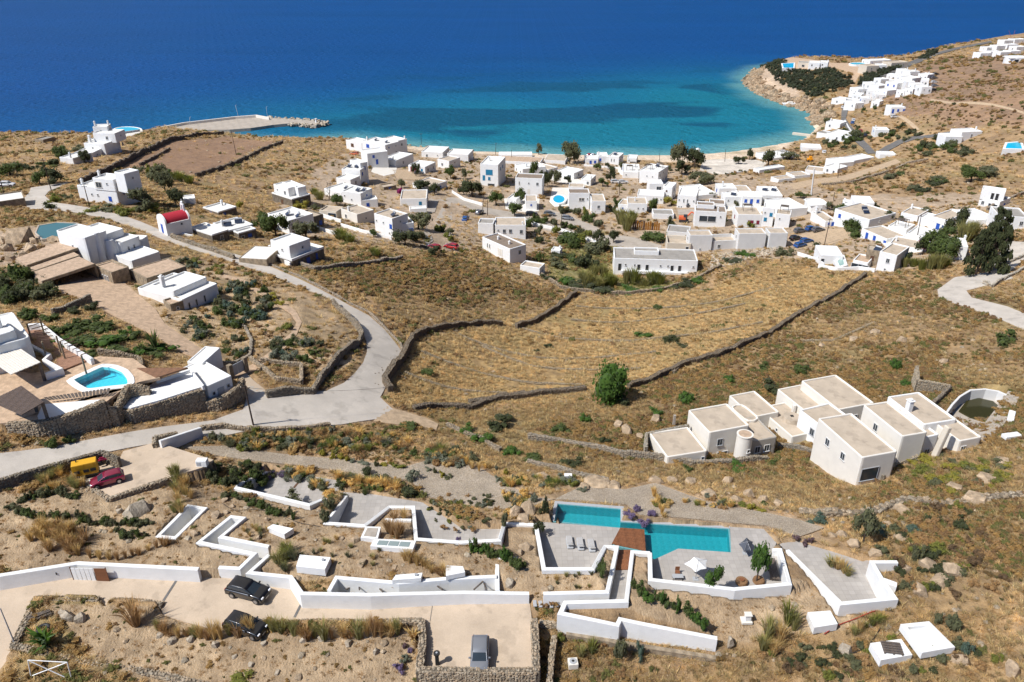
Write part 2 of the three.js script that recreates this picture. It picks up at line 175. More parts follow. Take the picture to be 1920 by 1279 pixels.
const driveTrace = [[-90, 1116], [0, 1097], [145, 1074], [372, 1085], [380, 1083], [405, 1083], [445, 1080], [470, 1077], [540, 1088], [565, 1130], [696, 1141], [810, 1127], [992, 1121], [996, 1150], [1004, 1251], [790, 1251], [800, 1166], [700, 1168], [600, 1164], [531, 1161], [470, 1172], [400, 1180], [345, 1166], [305, 1153], [300, 1132], [210, 1122], [197, 1137], [186, 1120], [66, 1120], [28, 1207], [0, 1262], [-90, 1300]];
const padDrive = pad(driveTrace, [[0, 1120, 39.7], [900, 1240, 37.7], [700, 1110, 38.7]]);
const padPark = pad([[118, 880], [190, 850], [222, 864], [231, 846], [293, 829], [400, 862], [378, 877], [313, 897], [203, 936]], 41.8);
const TL = 37.2;                                           // the level of the villa's sea terraces
// tops of the villa's white walls: bearing and height of each corner
const WALLS = {
  A: [[501, 884, 37.7], [444, 908, 39.8], [439, 913, 40.0], [580, 946, 40.0], [604, 936, 39.4]],
  B: [[629, 929, 38.0], [648, 931, 38.0], [610, 980, 40.0], [684, 985, 40.0], [730, 950, 38.2], [775, 950, 38.2], [780, 1010, 40.0], [865, 1016, 40.0], [937, 1012, 40.0], [946, 981, 38.3], [1005, 983, 38.3], [1020, 1066, 40.0], [1112, 1066, 40.0], [1135, 1024, 38.3], [1157, 1025, 38.3], [1139, 1109, 40.0], [1019, 1112, 39.8]],
  D: [[1219, 1036, 38.5], [1220, 1086, 39.6], [1377, 1104, 39.6], [1481, 1094, 39.6], [1463, 1030, 38.1], [1449, 1030, 38.0]],
  E: [[1477, 1031, 37.9], [1577, 1131, 39.4], [1679, 1121, 39.4], [1653, 1083, 39.4], [1636, 1053, 39.2], [1683, 1053, 39.2]],
  F: [[1219, 1036, 38.5], [1186, 1034, 38.5], [1175, 1126, 39.9], [1060, 1129, 39.9], [1051, 1149, 39.5], [1158, 1171, 38.9], [1163, 1160, 38.9], [1200, 1168, 38.8], [1345, 1196, 38.3]],
  G: [[-80, 1088, 41.8], [0, 1078, 41.6], [145, 1055, 41.4], [372, 1066, 41.0]],
  H: [[410, 1063, 40.6], [449, 1065, 40.6], [477, 1038, 40.7], [373, 1016, 41.0], [433, 968, 40.8], [456, 971, 40.7], [414, 1006, 40.9], [504, 1024, 40.6]],
  I: [[504, 1040, 40.6], [467, 1073, 40.6], [545, 1081, 40.6], [566, 1112, 40.6], [620, 1113, 40.5], [695, 1114.5, 40.4], [780, 1112, 40.1], [870, 1110, 39.8], [992, 1112, 39.4]],
  J: [[617, 1107, 40.52], [631, 1082, 40.5], [748, 1092, 40.4], [840, 1084, 40.2], [931, 1080, 40.0]],
  K: [[933, 1106, 39.75], [932, 1047, 39.8], [970, 1046, 39.8]],
  P: [[296, 1005, 41.0], [353, 948, 40.9], [384, 953, 40.8], [328, 1008, 41.0]],
};
const W = (k, ...i) => i.map(n => WALLS[k][n]);
const padTerraceA = pad([[503, 883], [532, 889], [564, 895], [572, 891], [641, 902], [634, 926], ...W('A', 4, 3, 2, 1, 0)], TL);
const padTerraceB = pad([[634, 922], [700, 927], [792, 942], [868, 992], [942, 992], ...W('B', 9, 8, 7, 6, 5, 4, 3, 2, 1)], TL);
const padTerraceC = pad([[1008, 978], [1163, 990], [1148, 1020], ...W('B', 13, 12, 11, 10)], TL);
const padStair = pad([[1150, 1030], ...W('B', 14, 15), [1158, 1122, 39.9], ...W('F', 2, 1), [1194, 1042]], [[1172, 1040, 37.15], [1160, 1120, 38.7], [1192, 1040, 37.15]]);
const poolTrace = [[1043, 944], [1165, 954], [1165, 978], [1367, 991], [1371, 1036], [1272, 1029], [1228, 1049], [1216, 1047], [1209, 1034], [1150, 1022], [1163, 990], [1036, 977]];
const padPool = pad(poolTrace, TL, 2.0, 0.2);
const padTerraceD = pad([[1369, 988], [1432, 992], [1456, 1018], ...W('D', 5, 4, 3, 2, 1, 0), [1224, 1049], [1228, 1049], [1272, 1029], [1371, 1036]], TL);
const padDeck = pad([[1163, 990], [1208, 993], [1212, 1036], [1224, 1049], ...W('D', 0), ...W('F', 1), ...W('B', 14, 13), [1148, 1020]], TL, 0.3);
const padTerraceE = pad([[1455, 1020], [1493, 1015], [1560, 1034], [1618, 1053], [1631, 1049], ...W('E', 4, 3, 2, 1, 0)], 37.0);
const padWell = pad([...W('J', 0, 1, 2, 3, 4), [931, 1108, 39.6], ...W('I', 7, 6, 5, 4)], 37.2);
const padSlot = pad([...W('H', 1, 2, 3, 4, 5, 6, 7), ...W('I', 0, 1)], 38.3);
const padPit = pad(W('P', 0, 1, 2, 3), 38.8);
// soil beds between the walls slope down with them
pad(W('B', 12, 13, 14, 15), [[1112, 1068, 39.75], [1139, 1108, 39.75], [1146, 1027, 38.05]]);
pad([...W('F', 1), ...W('D', 0, 1), [1200, 1118, 39.4], ...W('F', 2)], [[1187, 1040, 38.2], [1219, 1042, 38.2], [1190, 1110, 39.5]]);
pad(W('B', 8, 9, 10, 11), [[946, 984, 38.05], [1005, 986, 38.05], [980, 1062, 39.7]]);
pad(W('B', 3, 4, 5, 6), [[730, 953, 37.95], [775, 953, 37.95], [740, 1000, 39.65]]);
pad([[1168, 1124, 39.9], [1066, 1128, 39.9], [1060, 1139, 39.5], [1154, 1161, 38.9], [1168, 1151, 38.9], [1200, 1159, 38.8], [1336, 1186, 38.3], [1325, 1165, 38.5], [1220, 1118, 39.2]], [[1062, 1132, 39.45], [1160, 1164, 38.6], [1310, 1176, 38.2]]);
pad([...W('D', 3, 4), ...W('E', 0), [1520, 1085, 38.9]], [[1465, 1034, 37.85], [1478, 1035, 37.75], [1500, 1092, 39.1]]);
pad([[1777, 792], [1790, 762], [1820, 731], [1850, 728], [1888, 740], [1856, 798], [1810, 802]], 31.75);
const padVillaPool = pad([[14, 791, 46.1], [70, 789, 46.1], [105, 782, 46.1], [195, 750, 46.4], [237, 722, 46.2], [262, 716], [300, 708], [250, 672], [185, 668], [110, 690], [60, 700], [0, 690], [-60, 740], [-60, 800]], 46.0);
const padPoolV = pad([[126, 715], [192, 683], [218, 686], [240, 696], [251, 718], [244, 727], [158, 736]], 46.0, 1.8);
const padPavilion = pad([[217, 762, 44.4], [245, 766, 44.4], [380, 725, 44.4], [434, 712, 43.4], [430, 700, 44], [350, 672, 44.4], [292, 712, 44.4]], 41.6);
// roads: pairs of edge points, laid on the natural slope
const ROADS = {
  concrete_road: { m: 'roadc', label: 'pale concrete road winding past the walled villa down to the village', e: [[[-90, 862], [-90, 925]], [[0, 850], [0, 900]], [[100, 838], [100, 873]], [[200, 818], [205, 847]], [[300, 801], [298, 830]], [[400, 788], [396, 822]], [[456, 768], [470, 806]], [[470, 722], [520, 804]], [[500, 735], [560, 802]], [[560, 739], [640, 796]], [[612, 733], [705, 786]], [[645, 718], [737, 768]], [[665, 700], [713, 745]], [[681, 680], [732, 709]], [[688, 660], [752, 680]], [[687, 640], [752, 657]], [[675, 610], [722, 619]], [[648, 582], [692, 592]], [[620, 562], [655, 573]], [[580, 545], [612, 549]], [[540, 528], [563, 524]], [[480, 506], [500, 497]], [[430, 489], [450, 479]], [[380, 473], [395, 463]], [[330, 458], [340, 448]], [[290, 442], [300, 431]], [[250, 426], [262, 415]], [[200, 410], [212, 399]], [[140, 398], [152, 387]], [[90, 394], [97, 379]], [[52, 392], [84, 367]], [[45, 372], [92, 358]], [[55, 360], [115, 349]], [[58, 352], [128, 342]]] },
  gate_court: { m: 'drive', label: 'beige apron in front of the grey villa gate', e: [[[447, 708], [462, 700]], [[452, 724], [478, 716]], [[468, 742], [500, 733]]] },
  dirt_track: { m: 'track', label: 'dusty track leaving the concrete road beside rubble wall', e: [[[725, 762], [700, 790]], [[760, 772], [745, 796]], [[800, 784], [795, 800]], [[822, 795], [818, 806]]] },
  asphalt_road: { m: 'asphalt', label: 'grey coast road curving below the white hillside village', e: [[[1642, 287], [1628, 289]], [[1632, 276], [1617, 277]], [[1617, 261], [1601, 263]], [[1605, 248], [1592, 250]], [[1592, 233], [1582, 235]], [[1586, 222], [1577, 223]], [[1590, 208], [1578, 209]], [[1598, 194], [1586, 193]], [[1606, 180], [1595, 178]], [[1620, 166], [1606, 164]], [[1650, 150], [1632, 148]], [[1690, 132], [1674, 129]], [[1730, 115], [1716, 112]], [[1762, 102], [1752, 100]], [[1800, 92], [1795, 89]], [[1860, 80], [1858, 77]]] },
  side_road: { m: 'asphalt', label: 'narrower grey lane branching right towards the hillside', e: [[[1640, 287], [1648, 296]], [[1660, 275], [1668, 282]], [[1682, 264], [1690, 270]], [[1710, 257], [1714, 262]], [[1750, 253], [1752, 257]], [[1790, 246], [1792, 250]]] },
  hillside_lane: { m: 'roadc', label: 'pale lane at the right edge below the tall dark trees', e: [[[1940, 455], [1940, 478]], [[1890, 452], [1920, 486]], [[1880, 470], [1905, 500]], [[1862, 492], [1888, 512]], [[1856, 510], [1900, 522]], [[1790, 520], [1870, 530]], [[1758, 543], [1812, 545]], [[1760, 556], [1822, 558]], [[1800, 572], [1850, 565]], [[1860, 592], [1890, 575]], [[1930, 622], [1940, 596]]] },
  village_lane: { m: 'concrete', label: 'grey lane climbing through the village past parked red cars', e: [[[852, 470], [790, 468]], [[842, 455], [812, 452]], [[835, 440], [808, 440]], [[815, 415], [795, 418]], [[828, 390], [805, 392]], [[845, 370], [818, 375]], [[870, 372], [858, 382]], [[905, 388], [900, 398]], [[955, 397], [950, 408]], [[990, 405], [985, 420]], [[1040, 420], [1030, 433]], [[1110, 443], [1095, 456]], [[1150, 440], [1160, 462]], [[1190, 445], [1205, 470]], [[1240, 460], [1240, 478]]] },
  lower_lane: { m: 'concrete', label: 'grey parking lane behind the row of dark shrubs', e: [[[1028, 392], [1022, 402]], [[1060, 402], [1050, 412]], [[1100, 418], [1092, 430]], [[1125, 428], [1112, 440]]] },
  villa_drive: { m: 'sandp', label: 'sandy paved courtyard and drive of the walled villa', e: [[[96, 540], [185, 515]], [[110, 548], [232, 528]], [[150, 560], [258, 552]], [[200, 585], [292, 580]], [[240, 605], [308, 606]], [[290, 630], [345, 632]], [[340, 660], [380, 656]], [[380, 678], [420, 680]], [[410, 696], [470, 686]], [[428, 712], [482, 694]]] },
  garden_path: { m: 'sandp', label: 'narrow sandy path looping through the terraced garden', e: [[[462, 690], [478, 694]], [[490, 672], [505, 676]], [[520, 648], [535, 652]], [[545, 625], [556, 628]], [[556, 605], [566, 604]], [[545, 588], [555, 583]], [[515, 568], [524, 563]], [[480, 548], [488, 544]], [[450, 528], [457, 524]], [[415, 520], [420, 514]]] },
  gravel_garden: { m: 'gravel', label: 'pale crushed gravel of the garden below the sea terraces', t: [[345, 838], [420, 836], [520, 850], [640, 860], [700, 868], [760, 875], [800, 864], [860, 866], [905, 880], [950, 908], [1000, 932], [1040, 936], [1090, 912], [1130, 910], [1170, 918], [1230, 905], [1290, 928], [1340, 945], [1440, 962], [1500, 975], [1545, 990], [1500, 1006], [1440, 986], [1370, 980], [1200, 965], [1175, 945], [1040, 936], [1000, 948], [940, 955], [880, 948], [800, 930], [770, 900], [700, 895], [640, 882], [560, 872], [480, 864], [400, 853]] },
  beach_car_park: { m: 'sandw', label: 'pale sand car park behind the beach', t: [[1312, 318], [1318, 300], [1360, 298], [1420, 300], [1440, 306], [1420, 318], [1372, 326], [1340, 327]] },
  parking_yard: { m: 'track', label: 'dusty yard with parked blue cars among the houses', t: [[1484, 455], [1500, 440], [1545, 430], [1600, 428], [1605, 440], [1560, 458], [1520, 462], [1490, 470]] },
  headland_court: { m: 'sandp', label: 'sandy court of the headland villa', t: [[1458, 108], [1490, 108], [1560, 118], [1640, 118], [1620, 130], [1612, 140], [1600, 160], [1592, 158], [1598, 138], [1570, 128], [1500, 132], [1468, 130]] },
  hill_track: { m: 'track', label: 'pale dirt track crossing the far brown hill', t: [[1745, 185], [1790, 192], [1860, 194], [1920, 210], [1920, 214], [1860, 198], [1790, 196], [1745, 190]] },
  loop_track: { m: 'track', label: 'dirt track climbing from the side road past the lone house', t: [[1736, 253], [1722, 240], [1706, 226], [1690, 216], [1684, 219], [1700, 230], [1716, 244], [1728, 256]] },
  far_track: { m: 'track', label: 'dirt track along the foot of the dry field by the white mast', t: [[1480, 345], [1530, 335], [1580, 330], [1630, 315], [1680, 298], [1690, 304], [1640, 322], [1590, 338], [1540, 344], [1490, 356]] },
  village_yard: { m: 'concrete', label: 'grey paved yard in front of the maroon shuttered house', t: [[1270, 393], [1310, 392], [1308, 402], [1272, 402]] },
  white_patio_east: { n: 'white_patio', m: 'white2', label: 'white paved court among the houses with tall blue doors', t: [[1640, 440], [1680, 425], [1740, 440], [1740, 470], [1700, 476], [1660, 462]] },
  white_patio_mid: { n: 'white_patio', m: 'white2', label: 'white paved court below the blue shuttered house', t: [[1352, 384], [1430, 384], [1436, 396], [1386, 400], [1360, 394]] },
  white_patio_west: { n: 'white_patio', m: 'white2', label: 'white terrace floor of the round window house', t: [[945, 372], [1012, 372], [1010, 396], [985, 398], [948, 392]] },
  white_patio_beach: { n: 'white_patio', m: 'white2', label: 'white terrace between the beach bungalows', t: [[1022, 324], [1080, 334], [1112, 346], [1100, 350], [1050, 342], [1020, 334]] },
  white_patio_hotel: { n: 'white_patio', m: 'white2', label: 'white court of the big sea edge hotel', t: [[700, 312], [745, 312], [742, 325], [720, 330], [696, 322]] },
  white_patio_rows: { n: 'white_patio', m: 'white2', label: 'white court beside the roof pergola house', t: [[1160, 310], [1240, 330], [1262, 352], [1240, 352], [1205, 336], [1158, 326]] },
  white_patio_cliff: { n: 'white_patio', m: 'white2', label: 'white pool terrace of the cliff villa', t: [[205, 258], [230, 238], [262, 238], [268, 246], [240, 256], [215, 262]] },
  grey_court: { n: 'grey_court', m: 'concrete', label: 'grey dusty court beside the palm bungalow', t: [[805, 372], [822, 376], [815, 398], [798, 400]] },
  dusty_lot: { n: 'dusty_lot', m: 'track', label: 'dusty lot in front of the red garage', t: [[735, 318], [765, 318], [800, 328], [790, 338], [745, 336]] },
  white_patio: { m: 'white2', label: 'white paved patio of the oval pool villa', t: [[1036, 352], [1066, 352], [1068, 385], [1040, 388], [1030, 378]] },
};
for (const r of Object.values(ROADS)) { r.poly = r.t ? GP(r.t) : [...GP(r.e.map(e => e[0])), ...GP(r.e.map(e => e[1])).reverse()]; const xs = r.poly.map(p => p[0]), zs = r.poly.map(p => p[1]); r.b = [Math.min(...xs) - 12, Math.max(...xs) + 12, Math.min(...zs) - 12, Math.max(...zs) + 12]; }
const roadList = Object.values(ROADS);
// kinds of soil, traced on the ground
const Z = (k, pts, o = {}) => { const poly = GP(pts), xs = poly.map(p => p[0]), zs = poly.map(p => p[1]); return { k, poly, b: [Math.min(...xs), Math.max(...xs), Math.min(...zs), Math.max(...zs)], soft: 2, ...o }; };
const zones = [
  Z('dry', [[-700, 520], [-100, 262], [560, 258], [1000, 300], [1700, 300], [2300, 60], [2300, 700], [1900, 620], [1000, 800], [740, 790], [600, 540], [300, 460]], { soft: 6 }),
  Z('brown', [[1700, 220], [1640, 180], [1760, 108], [1920, 100], [2200, 160], [2200, 250], [1900, 245], [1760, 225]], { soft: 8 }),
  Z('field', [[860, 610], [960, 606], [1080, 560], [1200, 548], [1320, 540], [1450, 490], [1560, 512], [1640, 515], [1560, 560], [1440, 620], [1290, 690], [1180, 730], [950, 755], [740, 760], [740, 700], [770, 640]], { soft: 4 }),
  Z('village', [[480, 430], [560, 350], [640, 290], [760, 275], [1000, 292], [1330, 320], [1480, 340], [1620, 370], [1880, 360], [1920, 430], [1860, 480], [1660, 510], [1530, 490], [1340, 480], [1160, 470], [960, 470], [820, 470], [700, 455]], { soft: 5 }),
  Z('plough', [[225, 312], [320, 262], [420, 256], [520, 266], [440, 300], [372, 330]], { soft: 2 }),
  Z('green', [[1010, 470], [1130, 430], [1160, 470], [1150, 520], [1310, 525], [1200, 548], [1100, 545], [1030, 515]], { soft: 4 }),
  Z('scrub', [[700, 480], [820, 470], [1000, 540], [1060, 560], [950, 600], [780, 620], [700, 560], [540, 505]], { soft: 5 }),
  Z('scrub', [[760, 790], [960, 760], [1100, 750], [1300, 680], [1640, 530], [1930, 540], [1930, 1300], [1120, 1300], [1000, 1240], [1500, 1220], [1560, 1150], [1700, 1100], [1620, 960], [1300, 900], [960, 880], [820, 820]], { soft: 4 }),
  Z('garden', [[-60, 880], [200, 940], [420, 850], [640, 830], [960, 900], [1280, 930], [1450, 940], [1560, 1000], [1460, 1060], [1400, 1180], [1100, 1150], [990, 1110], [600, 1090], [0, 1060]], { soft: 2 }),
  Z('sandy', [[-60, 930], [330, 900], [620, 960], [760, 980], [1000, 990], [1200, 1060], [1500, 1100], [1640, 1180], [1400, 1210], [1100, 1150], [990, 1110], [600, 1090], [0, 1060]], { soft: 1.5 }),
  Z('sandy', [[80, 1130], [300, 1150], [540, 1180], [790, 1180], [780, 1290], [380, 1300], [140, 1230]], { soft: 1.5 }),
  Z('villagarden', [[-60, 500], [120, 520], [300, 640], [430, 690], [640, 700], [680, 650], [600, 560], [420, 500], [560, 500], [300, 480], [0, 460]], { soft: 3 }),
  Z('rocky', [[1405, 165], [1440, 120], [1470, 150], [1540, 195], [1545, 245], [1500, 210], [1440, 185]], { soft: 6 }),
  Z('rocky', [[0, 430], [60, 420], [120, 470], [40, 500], [-60, 490]], { soft: 3 }),
];
const PAL = { dry: [[0.33, 0.215, 0.105], [0.19, 0.125, 0.065]], brown: [[0.27, 0.165, 0.09], [0.17, 0.11, 0.065]], field: [[0.36, 0.24, 0.095], [0.24, 0.155, 0.065]], plough: [[0.25, 0.15, 0.08], [0.21, 0.125, 0.07]], green: [[0.17, 0.16, 0.055], [0.28, 0.2, 0.09]], scrub: [[0.30, 0.195, 0.09], [0.155, 0.105, 0.052]], garden: [[0.37, 0.255, 0.145], [0.25, 0.17, 0.09]], sandy: [[0.345, 0.25, 0.146], [0.245, 0.172, 0.098]], villagarden: [[0.38, 0.27, 0.155], [0.24, 0.17, 0.09]], rocky: [[0.44, 0.33, 0.22], [0.3, 0.22, 0.145]], village: [[0.36, 0.27, 0.18], [0.27, 0.2, 0.125]], beach: [[0.55, 0.44, 0.31], [0.5, 0.4, 0.28]] };
const shoreDist = (x, z) => polyDist(SHOREW, x, z);
function zoneAt(x, z) { let k = 'dry'; for (const zn of zones) { const [a, b, c, d] = zn.b; if (x < a || x > b || z < c || z > d) continue; const w = (fbm(x * 0.12, z * 0.12, 3) - 0.5) * zn.soft * 2, w2 = (fbm(x * 0.12 + 50, z * 0.12 + 9, 3) - 0.5) * zn.soft * 2; if (inPoly(zn.poly, x + w, z + w2)) k = zn.k; } return k; }
const inBox = (b, x, z) => x > b[0] && x < b[1] && z > b[2] && z < b[3];
function roadAt(x, z, grow = 0) { for (const r of roadList) if (inBox(r.b, x, z) && (inPoly(r.poly, x, z) || (grow && polyDist(r.poly, x, z) < grow))) return r; return null; }
function padAt(x, z, grow = 0) { let hit = null; for (const p of pads) if (inBox(p.b, x, z) && (inPoly(p.poly, x, z) || (grow && polyDist(p.poly, x, z) < grow))) if (!hit || p.y(x, z) - p.cut < hit.y(x, z) - hit.cut) hit = p; return hit; }
function bumps(x, z) { const d = Math.hypot(x, z), k = smooth(0.2, 2.0, base(x, z)); return k * ((fbm(x * 0.22, z * 0.22, 3) - 0.5) * 0.7 + (fbm(x * 1.1 + 7, z * 1.1, 3) - 0.5) * 0.3 + (d > 180 ? (fbm(x * 0.05, z * 0.05, 3) - 0.5) * 0.9 * smooth(180, 300, d) : 0)); }
const terraceLines = [];                                   // low stone terraces across the field, filled in below
function ground(x, z) { const p = padAt(x, z); if (p) return p.y(x, z); let h = base(x, z); if (roadAt(x, z)) return h; return h + bumps(x, z) * 0.8; }
const flatten = (x, z) => { let d = 30; for (const r of roadList) if (inBox(r.b, x, z)) d = Math.min(d, polyDist(r.poly, x, z)); for (const p of pads) if (inBox(p.b, x, z)) d = Math.min(d, polyDist(p.poly, x, z)); return smooth(0, 1.6 + Math.max(0, -z - 200) * 0.03, d); };
// ---------------------------------------------------------------- the hillside itself
function lines(a, b, s0, g, dir) { const r = []; let v = a, s = s0; while (dir > 0 ? v < b : v > b) { r.push(v); v += dir * s; s *= g; } r.push(b); return r; }
{
  const xs = [...lines(-62, -420, 0.3, 1.022, -1).reverse(), ...lines(-61.7, 61.7, 0.3, 1, 1), ...lines(62, 960, 0.3, 1.022, 1)], zs = [...lines(-20, -46, 1.2, 0.97, -1).slice(0, -1), ...lines(-46, -112, 0.3, 1, -1), ...lines(-112.3, -898, 0.3, 1.0128, -1)];
  const nx = xs.length, nz = zs.length, pos = new Float32Array(nx * nz * 3), col = new Float32Array(nx * nz * 3), uv = new Float32Array(nx * nz * 2);
  for (let j = 0; j < nz; j++) for (let i = 0; i < nx; i++) {
    const x = xs[i], z = zs[j], k = j * nx + i; let h = base(x, z), c;
    if (h < -1.5) { pos.set([x, h, z], 3 * k); col.set([0.5, 0.4, 0.3], 3 * k); continue; }
    const near = x > -90 && x < 90 && z > -130, pd = near ? padAt(x, z, 0.13) : null, rd = roadAt(x, z, 0.1);
    if (pd) h = pd.y(x, z) - pd.cut; else if (rd) h -= 0.16; else h += bumps(x, z) * 0.8 * flatten(x, z);
    const zn = zoneAt(x, z), sd = (z < -330 || x < -90) ? 99 : 99;
    const P = base(x, z) < 1.6 && z < -330 && z > -470 ? PAL.beach : PAL[zn], n1 = fbm(x * 0.16, z * 0.16, 4), n2 = fbm(x * 0.9 + 31, z * 0.9, 3), t = smooth(0.3, 0.7, n1 * 0.55 + n2 * 0.45), v = 0.86 + 0.28 * fbm(x * 2.6, z * 2.6 + 70, 2);
    c = [0, 1, 2].map(q => lerp(P[0][q], P[1][q], t) * v);
    if (zn === 'dry' || zn === 'scrub' || zn === 'field') { const g = smooth(0.6, 0.74, fbm(x * 0.09 + 100, z * 0.09, 3)); c = [lerp(c[0], 0.2, g * 0.5), lerp(c[1], 0.16, g * 0.5), lerp(c[2], 0.06, g * 0.5)]; }
    pos.set([x, h, z], 3 * k); col.set(c, 3 * k); uv.set([x, z], 2 * k);
  }
  const idx = []; for (let j = 0; j < nz - 1; j++) for (let i = 0; i < nx - 1; i++) { const a = j * nx + i, b = a + 1, c = a + nx, d = c + 1; if (pos[3 * a + 1] < -1.5 && pos[3 * d + 1] < -1.5) continue; idx.push(a, b, c, b, d, c); }
  const g = new THREE.BufferGeometry(); g.setAttribute('position', new THREE.BufferAttribute(pos, 3)); g.setAttribute('color', new THREE.BufferAttribute(col, 3)); g.setAttribute('uv', new THREE.BufferAttribute(uv, 2)); g.setIndex(idx); g.computeVertexNormals();
  const m = M([1.56, 1.6, 1.74], 1, { vertexColors: true, map: rep(T.soil, 0.11), bumpMap: rep(T.soilB, 0.4), bumpScale: 0.12 });
  tag(mesh('hillside', g, m), 'dry golden and brown island hillside sloping down to the bay', null, null, 'structure');
  console.log('terrain', nx, nz, idx.length / 3);
}
// ---------------------------------------------------------------- the sea: blue over deep water, turquoise over sand, dark over seagrass meadows
{
  const X0 = -1100, X1 = 1300, Z0 = -2200, Z1 = -250, bay = LP([[1000, 250], [1300, 235], [1500, 220]], 0), deep = [0.003, 0.056, 0.195], mid = [0.003, 0.09, 0.2], turq = [0.006, 0.14, 0.205], pale = [0.12, 0.29, 0.29], grassC = [0.003, 0.06, 0.12];
  const t = tex(1024, (u, v) => {
    const x = lerp(X0, X1, u), z = lerp(Z0, Z1, v), n = fbm(x * 0.006, z * 0.012, 4), n2 = fbm(x * 0.03, z * 0.05, 3), sd = z > -1000 ? shoreDist(x, z) : 999, dx = x - bay[1][0], dz = z - bay[1][1], inBay = Math.exp(-(dx * dx) / 52000 - (dz > 0 ? 0 : dz * dz) / 26000), west = smooth(-220, -60, x);
    let c = deep.map((a, i) => lerp(a, mid[i], clamp(inBay * 1.5 + 0.18 * (n - 0.5), 0, 1))), k = clamp(inBay * 1.5 * (1 - smooth(40, 190, sd + (n - 0.5) * 120)), 0, 1);
    c = c.map((a, i) => lerp(a, turq[i], k)); c = c.map((a, i) => lerp(a, pale[i], (1 - smooth(2, 26, sd + (n2 - 0.5) * 18)) * west * 0.75));
    const gm = smooth(0.5, 0.6, fbm(x * 0.011 + 9, z * 0.022 + 4, 4)) * smooth(14, 40, sd) * clamp(inBay * 2, 0, 1) * 0.8; c = c.map((a, i) => lerp(a, grassC[i], gm));
    const wind = 0.9 + 0.22 * fbm(x * 0.004, z * 0.02, 4) + 0.1 * (n2 - 0.5); return c.map(a => Math.pow(a * wind, 1 / 2.2));
  });
  t.wrapS = t.wrapT = THREE.ClampToEdgeWrapping;
  const wave = tex(512, (u, v) => { const a = pf(u + 0.05 * pnoise(u, v, 4, 3), v, 12, 5, 81); return [a, a, a]; }, false); wave.repeat.set(1 / 46, 1 / 26); wave.channel = 1;
  const seg = [-12000, -2500, -1100, -500, 0, 600, 1300, 2500, 12000], zz = [300, -250, -700, -1200, -2200, -4000, -16000], P = [], U = [], W = [], I = [];
  zz.forEach(z => seg.forEach(x => { P.push(x, 0, z); U.push((x - X0) / (X1 - X0), (z - Z0) / (Z1 - Z0)); W.push(x, z); }));
  for (let j = 0; j < zz.length - 1; j++) for (let i = 0; i < seg.length - 1; i++) { const a = j * seg.length + i; I.push(a, a + 1, a + seg.length, a + 1, a + seg.length + 1, a + seg.length); }
  const g = new THREE.BufferGeometry(); g.setAttribute('position', new THREE.Float32BufferAttribute(P, 3)); g.setAttribute('uv', new THREE.Float32BufferAttribute(U, 2)); g.setAttribute('uv1', new THREE.Float32BufferAttribute(W, 2)); g.setIndex(I); g.computeVertexNormals();
  tag(mesh('sea', g, M([1, 1, 1], 0.5, { map: t, bumpMap: wave, bumpScale: 1.4, specularIntensity: 0.3, ior: 1.2 })), 'deep blue open sea turning turquoise in the bay', null, null, 'structure');
}
// ---------------------------------------------------------------- road sheets and levelled floors
for (const [n, r] of Object.entries(ROADS)) tag(mesh(r.n || n, slab(r.poly, (x, z) => base(x, z) + (r.m === 'asphalt' ? 0.3 : 0.03), 0.45, 1.2), mt[r.m]), r.label, null, null, 'structure');
function floorOf(name, p, m, label, lift = 0) { return tag(mesh(name, slab(p.poly, (x, z) => p.y(x, z) + lift, 0.3), m), label, null, null, 'structure'); }
floorOf('driveway', padDrive, mt.drive, 'smooth beige concrete driveway and parking court beside the long white wall');
floorOf('car_park', padPark, mt.drive, 'beige concrete parking pad with the dark red car');
floorOf('terrace', padTerraceA, mt.paving, 'grey paved terrace with one olive bush and a dark drain strip');
floorOf('terrace', padTerraceB, mt.paving, 'grey paved terrace wrapping round the sunken planter of dry grass');
floorOf('terrace', padTerraceC, mt.paving, 'grey paved terrace with three sun beds', 0.004);
floorOf('garden_steps_floor', padStair, mt.paving, 'grey ramp between two white walls below the timber deck', -0.004);
floorOf('terrace', padTerraceD, mt.paving, 'grey paved pool terrace with white shade sail and two small trees', 0.008);
floorOf('terrace', padTerraceE, mt.paving, 'grey paved wedge terrace with a clump of grass in the middle');
floorOf('sunken_patio', padWell, mt.paving, 'sunken patio floor behind the long white driveway wall');
floorOf('sunken_passage', padSlot, mt.paving, 'sunken stepped passage between white walls behind the black car');
floorOf('light_well_floor', padPit, mt.paving, 'floor of the narrow white light well in the dry slope');
